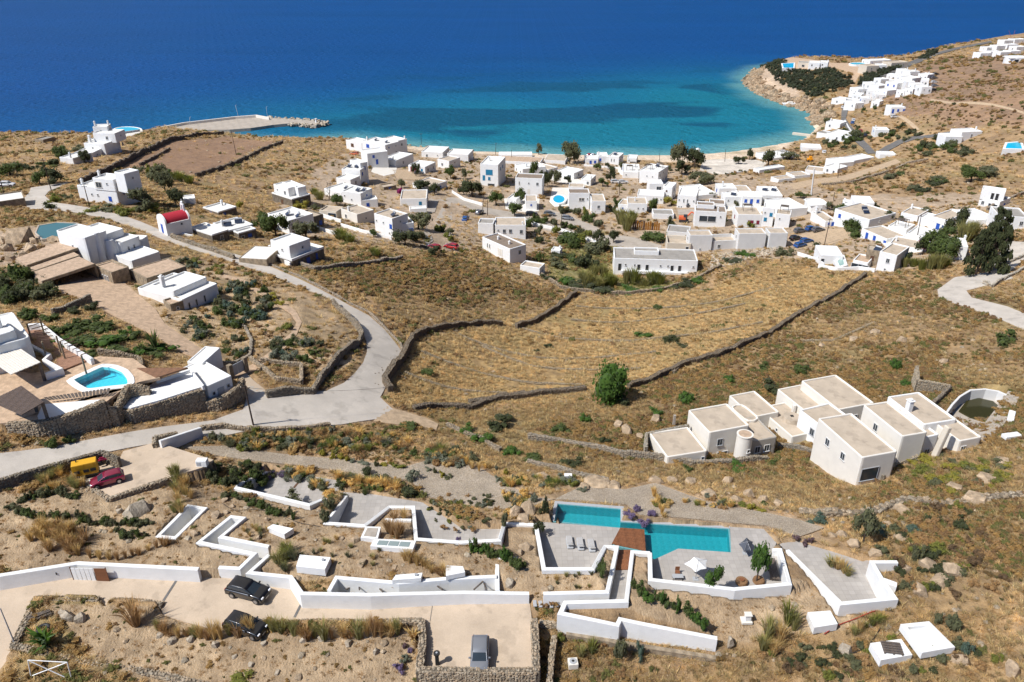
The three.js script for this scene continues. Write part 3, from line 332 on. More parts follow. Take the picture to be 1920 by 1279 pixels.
// ---------------------------------------------------------------- dry stone walls: a core and many single stones
const stoneGeo = [0, 1].map(k => { const r = RNG(77 + k), g = new THREE.IcosahedronGeometry(0.5, k ? 0 : 1), p = g.attributes.position, memo = {}; for (let i = 0; i < p.count; i++) { const key = [p.getX(i), p.getY(i), p.getZ(i)].map(v => v.toFixed(3)).join(); const s = memo[key] ??= 0.78 + 0.36 * r(); const f = v => Math.sign(v) * Math.pow(Math.abs(v) * 2, 0.75) / 2 * s; p.setXYZ(i, f(p.getX(i)), f(p.getY(i)), f(p.getZ(i))); } g.computeVertexNormals(); return uvBox(g); });
const stoneMat = M([1, 1, 1], 0.95, { map: rep(T.rock, 1.3), bumpMap: rep(T.soilB, 1.5), bumpScale: 0.04 });
function stonesPart(list, parent, seed = 1, tone = [0.36, 0.30, 0.23], name = 'stones') {     // list: [x,y,z,yaw,sx,sy,sz]
  const im = new THREE.InstancedMesh(stoneGeo[list.length > 1500 ? 1 : 0], stoneMat, list.length), r = RNG(seed), o = new THREE.Object3D(), c = new THREE.Color();
  list.forEach(([x, y, z, a, sx, sy, sz], i) => { o.position.set(x, y, z); o.rotation.set((r() - 0.5) * 0.5, a + (r() - 0.5) * 0.4, (r() - 0.5) * 0.5); o.scale.set(sx, sy, sz); o.updateMatrix(); im.setMatrixAt(i, o.matrix); const v = 0.75 + 0.6 * r(), w = (r() - 0.5) * 0.12; c.setRGB(tone[0] * v * (1 + w), tone[1] * v, tone[2] * v * (1 - w)); im.setColorAt(i, c); });
  im.name = name; im.userData = { kind: 'stuff' }; shadows(im); parent.add(im); return im;
}
function along(path, step) { const out = []; for (let i = 0; i < path.length - 1; i++) { const a = path[i], b = path[i + 1], l = Math.hypot(b[0] - a[0], b[1] - a[1]), n = Math.max(1, Math.round(l / step)); for (let k = 0; k < n; k++) out.push([lerp(a[0], b[0], k / n), lerp(a[1], b[1], k / n), a[2] === undefined ? undefined : lerp(a[2], b[2], k / n)]); } out.push(path[path.length - 1]); return out; }
let wallSeed = 500;
// trace: bearings of the foot, or [px,py,top height]; h: height above the ground
function stoneWall(label, trace, o = {}) {
  const { h = 1.0, th = 0.6, size = 0.27, tone, rubble = 0, name = 'dry_stone_wall', cap = null, grp, foot } = o, r = RNG(++wallSeed), raw = trace.map(([a, b, e]) => { const p = e ? level(a, b, e) : G(a, b); return [p.x, p.z, e]; }), path = along(raw, 0.9), P = path.map(([x, z, e]) => { const g = base(x, z); return [x, e ?? g + h * (0.55 + 0.9 * fbm(x * 0.45, z * 0.45, 2)), z, foot !== undefined ? foot : g - 0.3]; });
  const at = P[Math.floor(P.length / 2)], gp = group(name, label, 'stone wall', [at[0], at[3], at[2]], 0, grp), kd = gp.userData.kind = 'thing', loc = P.map(p => [p[0] - at[0], p[1] - at[3] - (cap ? 0 : 0.06), p[2] - at[2]]);
  mesh('core', wallGeo(loc, (x, z, y) => Math.min(foot !== undefined ? 0 : base(x + at[0], z + at[2]) - 0.3 - at[3], y - 0.1), th - 0.12, false, 0.08), o.core || mt.darkstone, gp);
  const list = [];
  for (let i = 0; i < P.length - 1; i++) { const a = P[i], b = P[i + 1], dx = b[0] - a[0], dz = b[2] - a[2], l = Math.hypot(dx, dz), yaw = Math.atan2(-dz, dx), nx = -dz / l, nz = dx / l, n = Math.max(1, Math.round(l / size));
    for (let k = 0; k < n; k++) { const t = (k + 0.5) / n, x = lerp(a[0], b[0], t), z = lerp(a[2], b[2], t), top = lerp(a[1], b[1], t), f = Math.max(lerp(a[3], b[3], t), top - 9), rows = Math.max(1, Math.round((top - f) / (size * 0.62)));
      for (let q = 0; q < rows; q++) for (const s of [-1, 1]) { if (s < 0 && o.face === 1) continue; const y = f + (q + 0.5) * (top - f) / rows; list.push([x + (r() - 0.5) * size * 0.5 + nx * s * (th / 2 - size * 0.22) - at[0], y + (r() - 0.5) * 0.05 - at[3], z + (r() - 0.5) * size * 0.3 + nz * s * (th / 2 - size * 0.22) - at[2], yaw, size * (0.95 + 0.75 * r()), size * (0.62 + 0.35 * r()), size * (0.55 + 0.3 * r())]); }
      if (!cap) list.push([x + (r() - 0.5) * th * 0.4 - at[0], top - 0.02 - at[3], z + (r() - 0.5) * th * 0.4 - at[2], yaw + r() * 3, size * (0.9 + 0.8 * r()), size * 0.6, size * (0.8 + 0.6 * r())]);
      for (let q = 0; q < rubble; q++) { const s = (r() - 0.5) * 3, xx = x + nx * s * th * 1.6, zz = z + nz * s * th * 1.6; list.push([xx - at[0], base(xx, zz) + 0.05 - at[3], zz - at[2], r() * 6, size * (0.5 + 0.7 * r()), size * 0.5, size * (0.5 + 0.5 * r())]); } } }
  stonesPart(list, gp, wallSeed, tone);
  if (cap) mesh('coping', wallGeo(loc.map(p => [p[0], p[1] + 0.1, p[2]]), (x, z, y) => y - 0.12, th + 0.12, false, 0.03), cap, gp);
  return gp;
}
const DK = [0.24, 0.185, 0.13];
stoneWall('dark tumbled stone wall curving up beside the concrete road bend', [[733, 735], [722, 718], [742, 690], [760, 668], [772, 640]], { h: 1.3, th: 0.9, tone: DK, rubble: 1 });
stoneWall('dark stone wall crossing the slope from road bend towards the ruined hut', [[772, 638], [800, 622], [850, 615], [900, 608], [942, 610]], { h: 1.2, th: 0.8, tone: DK, rubble: 1 });
stoneWall('dark stone wall climbing from the ruined hut to the reed bed', [[968, 616], [1000, 606], [1030, 590], [1060, 568], [1080, 552]], { h: 1.2, th: 0.8, tone: DK, rubble: 1 });
stoneWall('long dark stone wall rising along the upper side of the terraced field', [[1178, 728], [1230, 712], [1290, 684], [1340, 672], [1400, 648], [1440, 630], [1500, 590], [1560, 560], [1622, 518]], { h: 1.2, th: 0.8, tone: DK, rubble: 1 });
stoneWall('short stone wall spur branching uphill from the long field wall', [[1262, 702], [1280, 684], [1310, 678], [1350, 662]], { h: 0.9, th: 0.7, tone: DK });
stoneWall('stone wall along the lower edge of terraced field left of the big round bush', [[880, 760], [930, 752], [990, 745], [1040, 738], [1098, 732]], { h: 1.0, th: 0.8, tone: [0.24, 0.19, 0.14], rubble: 1 });
stoneWall('collapsing stone wall from the track to the round bush, lower of two', [[775, 768], [830, 764], [880, 768], [940, 748], [985, 742]], { h: 0.9, th: 0.8, tone: [0.22, 0.175, 0.13], rubble: 2 });
stoneWall('pale stone wall edging the lane below the beige track', [[838, 800], [870, 815], [905, 828], [938, 848]], { h: 0.7, th: 0.6, tone: [0.38, 0.31, 0.23] });
stoneWall('long pale stone wall below the unfinished house', [[990, 825], [1050, 830], [1110, 842], [1170, 855], [1230, 862], [1300, 872], [1380, 868], [1440, 862]], { h: 0.9, th: 0.6, tone: [0.38, 0.32, 0.25] });
stoneWall('low stone wall across the dry scrub above the gravel garden', [[990, 868], [1040, 880], [1090, 894], [1140, 905]], { h: 0.6, th: 0.6, tone: [0.38, 0.32, 0.25] });
stoneWall('rough boulder wall at the right above the rocky slope', [[1500, 962], [1560, 966], [1640, 962], [1700, 940], [1760, 948], [1830, 940], [1920, 930]], { h: 0.6, th: 0.9, size: 0.6, tone: [0.42, 0.34, 0.25], rubble: 1 });
stoneWall('thin stone wall bordering the green hollow under the long white block', [[1012, 515], [1050, 540], [1100, 548], [1180, 552], [1240, 545], [1300, 528], [1352, 500]], { h: 0.9, th: 0.5, size: 0.4, tone: [0.36, 0.29, 0.21] });
stoneWall('low wall along the outer edge of the concrete road beside golden grass', [[497, 493], [560, 519], [615, 547], [655, 570], [692, 588], [718, 612], [752, 648], [756, 672]], { h: 0.45, th: 0.35, tone: [0.4, 0.33, 0.26] });
stoneWall('curved stone wall holding the villa garden above the road', [[500, 745], [560, 738], [588, 738], [610, 705], [650, 660], [672, 648], [680, 632], [668, 614], [642, 588], [625, 572]], { h: 1.2, th: 0.6, tone: [0.36, 0.3, 0.23] });
stoneWall('stone wall closing the walled ploughed field on its seaward side', [[150, 348], [225, 312], [265, 290], [320, 265], [370, 255], [420, 252]], { h: 1.8, th: 0.7, size: 0.5, tone: [0.2, 0.16, 0.125] });
stoneWall('stone wall closing the ploughed field along the village side', [[368, 332], [420, 316], [470, 295], [530, 268]], { h: 1.3, th: 0.7, size: 0.5, tone: [0.2, 0.16, 0.125] });
stoneWall('low inner stone wall dividing the ploughed field corner', [[262, 310], [290, 296], [318, 280]], { h: 0.8, th: 0.6, size: 0.5, tone: [0.26, 0.2, 0.15] });
stoneWall('stone wall below the blue doored house with stone base', [[500, 486], [540, 488], [590, 508], [640, 503], [700, 495], [755, 486]], { h: 1.0, th: 0.6, size: 0.4, tone: [0.36, 0.3, 0.24] });
stoneWall('roadside stone wall under the red domed chapel terrace', [[322, 446], [350, 456], [400, 472], [440, 486]], { h: 1.0, th: 0.5, size: 0.4, tone: [0.36, 0.3, 0.23] });
stoneWall('winding stone wall running along the track on the far right field', [[1540, 348], [1600, 342], [1660, 325], [1700, 308], [1740, 300]], { h: 0.8, th: 0.6, size: 0.6, tone: [0.36, 0.29, 0.22] });
stoneWall('pale wall beside the lane under the tall dark trees', [[1855, 508], [1900, 490], [1930, 478]], { h: 0.8, th: 0.4, size: 0.4, tone: [0.5, 0.45, 0.38] });
stoneWall('curved pale wall on the upper edge of right hillside lane', [[1843, 532], [1860, 538], [1890, 520], [1930, 500]], { h: 0.8, th: 0.4, size: 0.4, tone: [0.5, 0.45, 0.38] });
stoneWall('stone wall behind the far white house with pool door', [[1850, 395], [1880, 378], [1925, 362]], { h: 1.0, th: 0.5, size: 0.5, tone: [0.36, 0.3, 0.24] });
stoneWall('small rubble wall left of the parked red cars', [[788, 462], [800, 466], [824, 474]], { h: 0.8, th: 0.5, size: 0.4, tone: DK });
// faint stone terraces across the bowl of the field
[[[860, 628], [930, 655], [1010, 672], [1120, 672], [1230, 660]], [[900, 648], [1000, 688], [1100, 695], [1200, 692]], [[960, 610], [1050, 634], [1180, 640], [1330, 625], [1430, 605]], [[1070, 600], [1160, 606], [1290, 592], [1400, 570]], [[790, 660], [900, 700], [1010, 720], [1090, 722]], [[1080, 575], [1200, 580], [1330, 570], [1450, 540]], [[760, 700], [850, 730], [950, 738]], [[1480, 640], [1560, 640], [1640, 605]]].forEach((t, i) => stoneWall(['uppermost', 'second', 'third', 'fourth', 'fifth', 'sixth', 'seventh', 'far right'][i] + ' faint line of terrace stones curving across the dry field', t, { h: 0.3, th: 0.5, size: 0.3, tone: [0.36, 0.29, 0.2], grp: 'terrace stones in the field' }));
// ---------------------------------------------------------------- the earth-roofed villa: white walls let into the slope
const villa = group('earth_roofed_villa', 'white walled villa buried in the slope with planted roof and sea terraces', 'villa', [0, TL, -60]);
const vl = p => [p.x, p.y - TL, p.z + 60], vw = a => a.map(([x, y, e]) => vl(level(x, y, e)));
const VF = { A: TL, B: TL, D: TL, E: 36.6, F: 36.2, G: 38.6, H: 38.2, I: 37.0, J: 37.1, K: 38.6, P: 38.6 };
const VN = { A: 'white wall stepping round the terrace with the olive bush', B: 'zigzag white wall behind the sun bed terrace', D: 'white wall round the pool terrace', E: 'white wall of the wedge shaped terrace', F: 'long low white wall above the stone path', G: 'long white wall with a timber gate along the driveway', H: 'zigzag white wall of the sunken passage', I: 'white driveway wall bending towards the parking court', J: 'back wall of the sunken patio', K: 'small white wall ending the sunken patio', P: 'white rim of the narrow light well' };
for (const k of Object.keys(WALLS)) { const m = mesh('parapet_wall', wallGeo(vw(WALLS[k]), VF[k] - 0.3 - TL, k === 'G' ? 0.5 : 0.46, k === 'P'), mt.white, villa); m.userData.label = VN[k]; }
// inner planter walls and stone-faced foot under the long low wall
mesh('planter_wall', wallGeo(vw([[722, 973, 39.1], [771, 974, 39.1]]), 38 - TL, 0.35), mt.white, villa);
mesh('planter_wall', wallGeo(vw([[1652, 1085, 39.3], [1682, 1096, 39.2]]), 37 - TL, 0.7), mt.white, villa);
mesh('plinth', wallGeo(vw([[1062, 1186, 37.2], [1190, 1208, 37.0], [1343, 1232, 36.7]]), 35.2 - TL, 0.5), mt.stone, villa);
// white roof boxes: hatches and skylights, each on four bearings of its top
function roofBox(trace, top, h, label, extra) { const p = trace.map(([a, b]) => { const q = level(a, b, top); return [q.x, q.z + 60]; }); const m = mesh('roof_hatch', slab(p, top - TL, h), mt.white, villa); m.userData.label = label; if (extra) extra(m, p); return m; }
const lidOn = (k, m, th, ins) => (o, p) => { const cx = p.reduce((s, q) => s + q[0], 0) / 4, cz = p.reduce((s, q) => s + q[1], 0) / 4; mesh('lid', slab(p.map(q => [cx + (q[0] - cx) * ins, cz + (q[1] - cz) * ins]), k - TL, th), m, o); };
roofBox([[501, 989], [512, 983], [550, 991], [533, 1002]], 41.0, 0.7, 'small flat white hatch in the sandy roof');
roofBox([[562, 1040], [620, 1045], [609, 1068], [555, 1062]], 41.1, 0.9, 'larger white hatch beside green tufts', (o, p) => mesh('vent', box(0.25, 0.3, 0.2, p[1][0] - 0.7, 41.2 - TL, p[1][1] + 0.5), mt.greyp, o));
roofBox([[742, 1078], [792, 1074], [789, 1084], [735, 1088]], 40.9, 0.5, 'white hatch along the sunken patio wall', (o, p) => mesh('vent', box(0.3, 0.25, 0.2, p[1][0] - 0.6, 41.0 - TL, p[1][1] + 0.4), mt.greyp, o));
roofBox([[836, 1060], [868, 1062], [872, 1073], [836, 1080]], 40.9, 0.6, 'white hatch half hidden by dry grass');
roofBox([[686, 987], [714, 988], [708, 1011], [676, 1008]], 40.7, 0.7, 'white box with a grey square lid', lidOn(40.75, mt.concrete, 0.06, 0.7));
roofBox([[702, 1010], [780, 1014], [774, 1030], [694, 1024]], 40.7, 0.7, 'white framed skylight of three panes', (o, p) => { for (let k = 0; k < 3; k++) { const q = (u, v) => { const t = lerp(0.12, 0.9, u), a = [lerp(p[0][0], p[1][0], t), lerp(p[0][1], p[1][1], t)], b = [lerp(p[3][0], p[2][0], t), lerp(p[3][1], p[2][1], t)]; return [lerp(a[0], b[0], v), lerp(a[1], b[1], v)]; }; const u0 = k / 3 + 0.015, u1 = (k + 1) / 3 - 0.015; mesh('pane', slab([q(u0, 0.22), q(u1, 0.22), q(u1, 0.78), q(u0, 0.78)], 40.74 - TL, 0.05), M([0.22, 0.27, 0.265], 0.12), o); } });
roofBox([[1514, 1148], [1557, 1145], [1571, 1170], [1527, 1177]], 38.7, 0.9, 'white flat box with a slot on the dry slope');
roofBox([[1632, 1206], [1690, 1198], [1711, 1228], [1652, 1238]], 38.9, 0.9, 'white box topped by a weathered pallet');
roofBox([[1690, 1177], [1740, 1172], [1786, 1218], [1728, 1228]], 39.0, 0.5, 'white rimmed empty tank', (o, p) => { const cx = p.reduce((s, q) => s + q[0], 0) / 4, cz = p.reduce((s, q) => s + q[1], 0) / 4, q = p.map(a => [cx + (a[0] - cx) * 0.92, 39.45 - TL, cz + (a[1] - cz) * 0.92]); mesh('rim', wallGeo(q, 38.6 - TL, 0.45, true), mt.white, o); });
// braces over the sunken patio
[[648, 1106, 672, 1092], [672, 1092, 674, 1106], [702, 1094, 718, 1110], [810, 1092, 830, 1106], [888, 1106, 906, 1090], [906, 1090, 912, 1106]].forEach(([a, b, c, d]) => { const p = vl(level(a, b, 39.2)), q = vl(level(c, d, 39.7)); mesh('brace', bar(V(...p), V(...q), 0.09, 4), mt.oldwood, villa); });
// timber gate in the long driveway wall
{ const A = level(143, 1085, 39.42), B = level(209, 1087, 39.35), dx = B.x - A.x, dz = B.z - A.z, L = Math.hypot(dx, dz), yaw = Math.atan2(-dz, dx), gt = new THREE.Group(); gt.name = 'gate'; gt.position.set(...vl(A)); gt.position.z += 0.12; gt.rotation.y = yaw; gt.userData = { label: 'white slatted and brown timber gate in the driveway wall' }; villa.add(gt);
  for (let k = 0; k < 5; k++) mesh('board', rbox(0.42, 1.85, 0.06, 0.015, 0.3 + k * 0.47, 0.98, 0.32), mt.white, gt);
  for (let k = 0; k < 9; k++) mesh('plank', rbox(0.13, 1.85, 0.06, 0.01, 2.58 + k * 0.145, 0.98, 0.34), mt.wood, gt);
  mesh('frame', join([box(0.08, 2.0, 0.1, 0.02, 1.0, 0.3), box(0.08, 2.0, 0.1, L, 1.0, 0.3), box(L + 0.1, 0.07, 0.1, L / 2, 0.04, 0.3)]), mt.brown, gt);
  for (const x of [-2.1, -1.5]) mesh('wall_lamp', join([box(0.1, 0.18, 0.25, x, 1.3, 0.35), cyl(0.06, 0.06, 0.3, x, 1.25, 0.45, 8)]), mt.dark, villa).position.set(gt.position.x, gt.position.y, gt.position.z); }
// drain strips in the driveway
[[[331, 1088], [304, 1130]], [[564, 1134], [552, 1158]], [[812, 1128], [806, 1166]]].forEach(([a, b], i) => { const p = DRIVE.at(...a), q = DRIVE.at(...b), w = i === 2 ? 0.06 : 0.26; tag(mesh('drain_grate', box(Math.hypot(p.x - q.x, p.z - q.z), 0.02, w, (p.x + q.x) / 2, (p.y + q.y) / 2 + 0.012, (p.z + q.z) / 2, Math.atan2(-(q.z - p.z), q.x - p.x), 0, Math.atan2(q.y - p.y, Math.hypot(p.x - q.x, p.z - q.z))), mt.asphalt), ['wide drain strip across the beige driveway nearest the gate', 'short drain strip at the driveway wall corner', 'thin joint line at the edge of the parking court'][i], 'drain'); });
tag(mesh('drain_channel', slab([[564, 897], [567, 898], [553, 915], [549, 914]].map(([a, b]) => { const p = level(a, b, TL); return [p.x, p.z]; }), TL + 0.012, 0.1), mt.brown), 'rust brown drain slot across the grey terrace', 'drain');
// pool: lined basin, grey coping, water
{ const pool = group('swimming_pool', 'stepped teal infinity pool beside the timber deck and sun beds', 'pool', [0, TL, -60]), P = padPool.poly.map(([x, z]) => [x, z + 60]);
  const tile = M([0.16, 0.40, 0.42], 0.6, { map: rep(T.pave, 1.2) }); mesh('basin_floor', slab(P, -1.35, 0.2), tile, pool);
  const inner = P.map(p => [p[0], -0.03, p[1]]); mesh('basin_wall', wallGeo(inner, -1.6, 0.16, true, 0.01), tile, pool);
  const cop = [[1036, 977], [1043, 942], [1167, 952], [1167, 976], [1369, 989]].map(([a, b]) => { const p = level(a, b, TL); return [p.x, 0.06, p.z + 60]; }); mesh('coping', wallGeo(cop, -3, 0.42, false, 0.03), mt.greyp, pool);
  mesh('water', slab(P, -0.12, 0.001), M([0.34, 0.9, 0.95], 0.06, { transmission: 1, ior: 1.33, bumpMap: rep(tex(256, (u, v) => { const a = pf(u, v, 8, 4, 91); return [a, a, a]; }, false), 0.3), bumpScale: 0.05 }), pool); }
// timber deck of single boards
{ const A = level(1163, 990, TL), B = level(1208, 993, TL), C = level(1211, 1034, TL), D = level(1147, 1020, TL), dk = group('timber_deck', 'reddish brown timber deck bridging the pool corner', 'deck', [A.x, TL, A.z]); const n = 22;
  for (let k = 0; k < n; k++) { const t0 = k / n + 0.004, t1 = (k + 1) / n - 0.004, q = t => { const a = [lerp(A.x, D.x, t), lerp(A.z, D.z, t)], b = [lerp(B.x, C.x, t), lerp(B.z, C.z, t)]; return [a, b]; }, [a, b] = q(t0), [d, c] = q(t1); mesh('plank', slab([a, b, c, d].map(p => [p[0] - A.x, p[1] - A.z]), 0.05 + 0.006 * (k % 3), 0.1), mt.wood, dk); }
  for (let k = 0; k < 4; k++) { const p = level(1150 + k * 0.2, 1036 + k * 9, 37.35 + k * 0.16), q = level(1184, 1037 + k * 9, 37.35 + k * 0.16); mesh('step', box(q.x - p.x, 0.5, 0.8, (p.x + q.x) / 2 - A.x, p.y - TL - 0.2, p.z - A.z), mt.wood, dk); } }
// stone walls round the parking courts
const PK = [0.5, 0.405, 0.3];
stoneWall('stone wall round the parking court with the silver car', [[500, 1168, 38.7], [600, 1164, 38.75], [700, 1165, 38.7], [790, 1162, 38.9], [792, 1200, 38.9], [786, 1254, 38.75], [900, 1257, 38.6], [1006, 1256, 38.5], [1004, 1205, 38.6], [1002, 1158, 38.9]], { th: 0.7, tone: PK, foot: 35.8 });
stoneWall('stone enclosure wall at the bottom left corner by the palm bush', [[184, 1122, 39.9], [66, 1120, 40.0], [46, 1165, 39.9], [24, 1208, 39.8], [100, 1228, 39.2], [200, 1246, 38.8], [300, 1264, 38.4], [390, 1284, 38.2]], { th: 0.7, tone: PK, foot: 37.4 });
stoneWall('short stone wall with dry grass beside the driveway gap', [[208, 1124, 39.6], [255, 1126, 39.6], [304, 1132, 39.5]], { th: 0.7, tone: PK, foot: 37.6 });
stoneWall('crumbling wall end beside the driveway gap', [[184, 1124, 39.8], [178, 1142, 39.4], [168, 1160, 38.9]], { th: 0.7, tone: PK, foot: 37.6 });
stoneWall('long low stone wall edging the road left of the yellow generator', [[-60, 915, 44.6], [0, 898, 44.2], [60, 880, 44.0], [120, 864, 43.8], [190, 845, 43.6], [222, 858, 43.2]], { th: 0.5, tone: [0.3, 0.25, 0.19], foot: 41.6 });
stoneWall('low stone kerb wall in front of the red car', [[118, 878, 42.5], [160, 905, 42.3], [203, 934, 42.1], [260, 914, 42.0], [313, 896, 41.9]], { th: 0.5, tone: PK, foot: 40.4 });
stoneWall('rough stone wall beside the steps right of the parking court', [[1012, 1165, 38.0], [1040, 1168, 37.9], [1110, 1182, 37.5], [1160, 1192, 37.3]], { th: 0.5, tone: PK, foot: 35.4 });
stoneWall('low stone wall along the left side of the garden steps', [[1040, 1190, 37.6], [1034, 1230, 37.4], [1030, 1280, 37.2]], { th: 0.5, tone: PK, foot: 35.2 });
// ---------------------------------------------------------------- houses: hollow plastered walls with a parapet, roof slab inside, openings set in reveals
function rrect(w, d, r, o = 0) { const s = new THREE.Shape(), x = -w / 2 + o, X = w / 2 - o, y = -d / 2 + o, Y = d / 2 - o; r = Math.max(0.02, Math.min(r, (X - x) / 2.2, (Y - y) / 2.2)); s.moveTo(x + r, y); s.lineTo(X - r, y); s.quadraticCurveTo(X, y, X, y + r); s.lineTo(X, Y - r); s.quadraticCurveTo(X, Y, X - r, Y); s.lineTo(x + r, Y); s.quadraticCurveTo(x, Y, x, Y - r); s.lineTo(x, y + r); s.quadraticCurveTo(x, y, x + r, y); return s; }
function shellGeo(w, h, d, t, r, bev) { const s = rrect(w, d, r); s.holes.push(rrect(w, d, Math.max(r - t, 0.03), t)); const g = new THREE.ExtrudeGeometry(s, { depth: h - bev, bevelEnabled: true, bevelThickness: bev, bevelSize: bev, bevelOffset: -bev, bevelSegments: 2, curveSegments: 2 }); g.rotateX(-Math.PI / 2); return uvBox(g); }
const WM = { b: mt.blue, t: mt.teal, k: mt.darkw, n: mt.brown, m: mt.maroon, g: mt.greyp, w: mt.white2 }, WS = { w: [0.95, 1.15], d: [1.0, 2.15], s: [0.55, 0.55], b: [1.9, 1.5], l: [2.8, 2.0], t: [0.5, 1.3] };
function opening(parent, kind, m, x, y, z, ry) {           // a frame or shutter with a recessed pane
  const [w, h] = WS[kind], o = new THREE.Group(); o.name = kind === 'd' ? 'door' : 'window'; o.position.set(x, y, z); o.rotation.y = ry; parent.add(o);
  const f = 0.09, fm = m === mt.darkw ? mt.greyw : m;
  mesh('frame', join([box(f, h, 0.1, -w / 2 + f / 2, -h / 2, 0.03), box(f, h, 0.1, w / 2 - f / 2, -h / 2, 0.03), box(w - 2 * f, f, 0.1, 0, -f / 2, 0.03), ...(kind === 'd' ? [] : [box(w + 0.16, 0.07, 0.2, 0, -h - 0.035, 0.06)]), ...(kind === 'w' || kind === 'b' ? [box(0.06, h - 2 * f, 0.08, 0, -h / 2, 0.03)] : [])]), fm, o);
  mesh(kind === 'd' ? 'leaf' : 'pane', box(w - 2 * f, h - f - (kind === 'd' ? 0 : 0.02), 0.04, 0, -h / 2 - f / 2, 0.025), kind === 'd' || m === mt.blue || m === mt.teal || m === mt.brown || m === mt.maroon ? m : mt.glass, o); return o;
}
// blocks: [ax,ay,bx,by,h,d,opts]: bearings of the two ends of the top edge of the facade; h: facade height in photo pixels, or '+m' above the first block; d: depth in metres
const footprints = [];
function house(name, label, blocks, o = {}) {
  let main = null; const G0 = { mat: mt.white, roof: mt.roofw, r: 0.18, par: 0.35, t: 0.28, ...o }, gp = group(name, label, o.cat || 'house', [0, 0, 0], 0, o.grp), B = [];
  blocks.forEach(([ax, ay, bx, by, h, d, bo = {}], i) => {
    const c = { ...G0, ...bo }; let y0, y1; const mx = (ax + bx) / 2, my = (ay + by) / 2;
    if (typeof h === 'number') { const q = G(mx, my + h), s = scaleAt(q), L = q.length(), cs = Math.hypot(q.x, q.z) / Math.hypot(q.x, q.z, EYE - q.y); y0 = q.y; y1 = y0 + h / (s * cs); } else { y0 = main.y0; y1 = main.y1 + parseFloat(h); }
    if (c.y1) y1 = c.y1; if (c.y0) y0 = c.y0;
    const A = level(ax, ay, y1), Bp = level(bx, by, y1), dx = Bp.x - A.x, dz = Bp.z - A.z, w = Math.hypot(dx, dz), yaw = Math.atan2(-dz, dx), nx = -dz / w, nz = dx / w;   // n points to the viewer side
    let low = y0; for (const [u, v] of [[0, 0], [1, 0], [0, 1], [1, 1]]) low = Math.min(low, base(A.x + dx * u - nx * d * v, A.z + dz * u - nz * d * v)); low -= 0.5;
    const b = { A, w, d, y0, y1, yaw, x: A.x + dx / 2 - nx * d / 2, z: A.z + dz / 2 - nz * d / 2, low, c }; if (!main) { main = b; gp.position.set(b.x, y0, b.z); } B.push(b);
  });
  const gx = gp.position.x, gy = gp.position.y, gz = gp.position.z;
  B.forEach((b, i) => {
    const fr = i && typeof blocks[i][4] === 'string' ? Math.min(b.low, main.y1 - 0.6) : b.low, foot = i && typeof blocks[i][4] === 'string' ? main.y1 - 0.55 : fr, h = b.y1 - foot, c = b.c, q = new THREE.Group(); b.q = q; q.position.set(b.x - gx, foot - gy, b.z - gz); q.rotation.y = b.yaw;
    const bev = Math.min(c.r * 0.6, 0.12), sh = mesh('wall', shellGeo(b.w, h, b.d, c.t, c.r, bev), c.mat, gp); sh.position.copy(q.position); sh.rotation.y = b.yaw;
    const rf = mesh('roof', box(b.w - c.t * 1.6, 0.3, b.d - c.t * 1.6, 0, h - c.par - 0.15, 0), c.roof, gp); rf.position.copy(q.position); rf.rotation.y = b.yaw;
    if (c.band) { const bd = mesh('parapet', shellGeo(b.w + 0.06, c.band, b.d + 0.06, c.t + 0.05, c.r, 0.05), mt.white, gp); bd.position.copy(q.position); bd.position.y += h - c.band + 0.02; bd.rotation.y = b.yaw; }
    b.h = h; footprints.push([b.x, b.z, Math.cos(b.yaw), Math.sin(b.yaw), b.w / 2 + 0.5, b.d / 2 + 0.5]);
  });
  const onBlock = (b, x, y, z, make) => { const g = new THREE.Group(); const c = Math.cos(b.yaw), s = Math.sin(b.yaw); return make(b.q.position.x + x * c + z * s, b.q.position.y + y, b.q.position.z - x * s + z * c, b.yaw); };
  if (o.auto) { const R = RNG(Math.floor(Math.abs(gx * 31 + gz * 17))); B.forEach((b, i) => { const hh = b.y1 - b.y0, fl = hh > 5.2 ? [1.3, 4.2] : [1.2]; if (hh < 2.4) return; for (const [f, len] of [['r', b.d], ['l', b.d], ['f', b.w]]) { const own = (o.win || '').includes(i + f); if (own || len < 3.5) continue; const n = Math.max(1, Math.floor(len / 3.6)); for (const v of fl) for (let k = 0; k < n; k++) if (R() < 0.6) o.win = (o.win || '') + ` ${i}${f}${((k + 0.5) / n).toFixed(2)}/${v}${R() < 0.4 ? 's' : 'w'}${R() < 0.25 ? 'b' : 'k'}`; } }); }
  (o.win || '').split(' ').filter(Boolean).forEach(w => { const m = w.match(/^(\d)([flr])([\d.]+)\/([\d.]+)([a-z])([a-z])$/); if (!m) throw new Error('window ' + w); const b = B[+m[1]], u = +m[3], v = +m[4]; let x, z, ry; if (m[2] === 'f') { x = (u - 0.5) * b.w; z = b.d / 2; ry = 0; } else if (m[2] === 'l') { x = -b.w / 2; z = (u - 0.5) * b.d; ry = -Math.PI / 2; } else { x = b.w / 2; z = (0.5 - u) * b.d; ry = Math.PI / 2; } onBlock(b, x, b.h - v, z, (X, Y, Zz, yaw) => opening(gp, m[5], WM[m[6]], X, Y, Zz, yaw + ry)); });
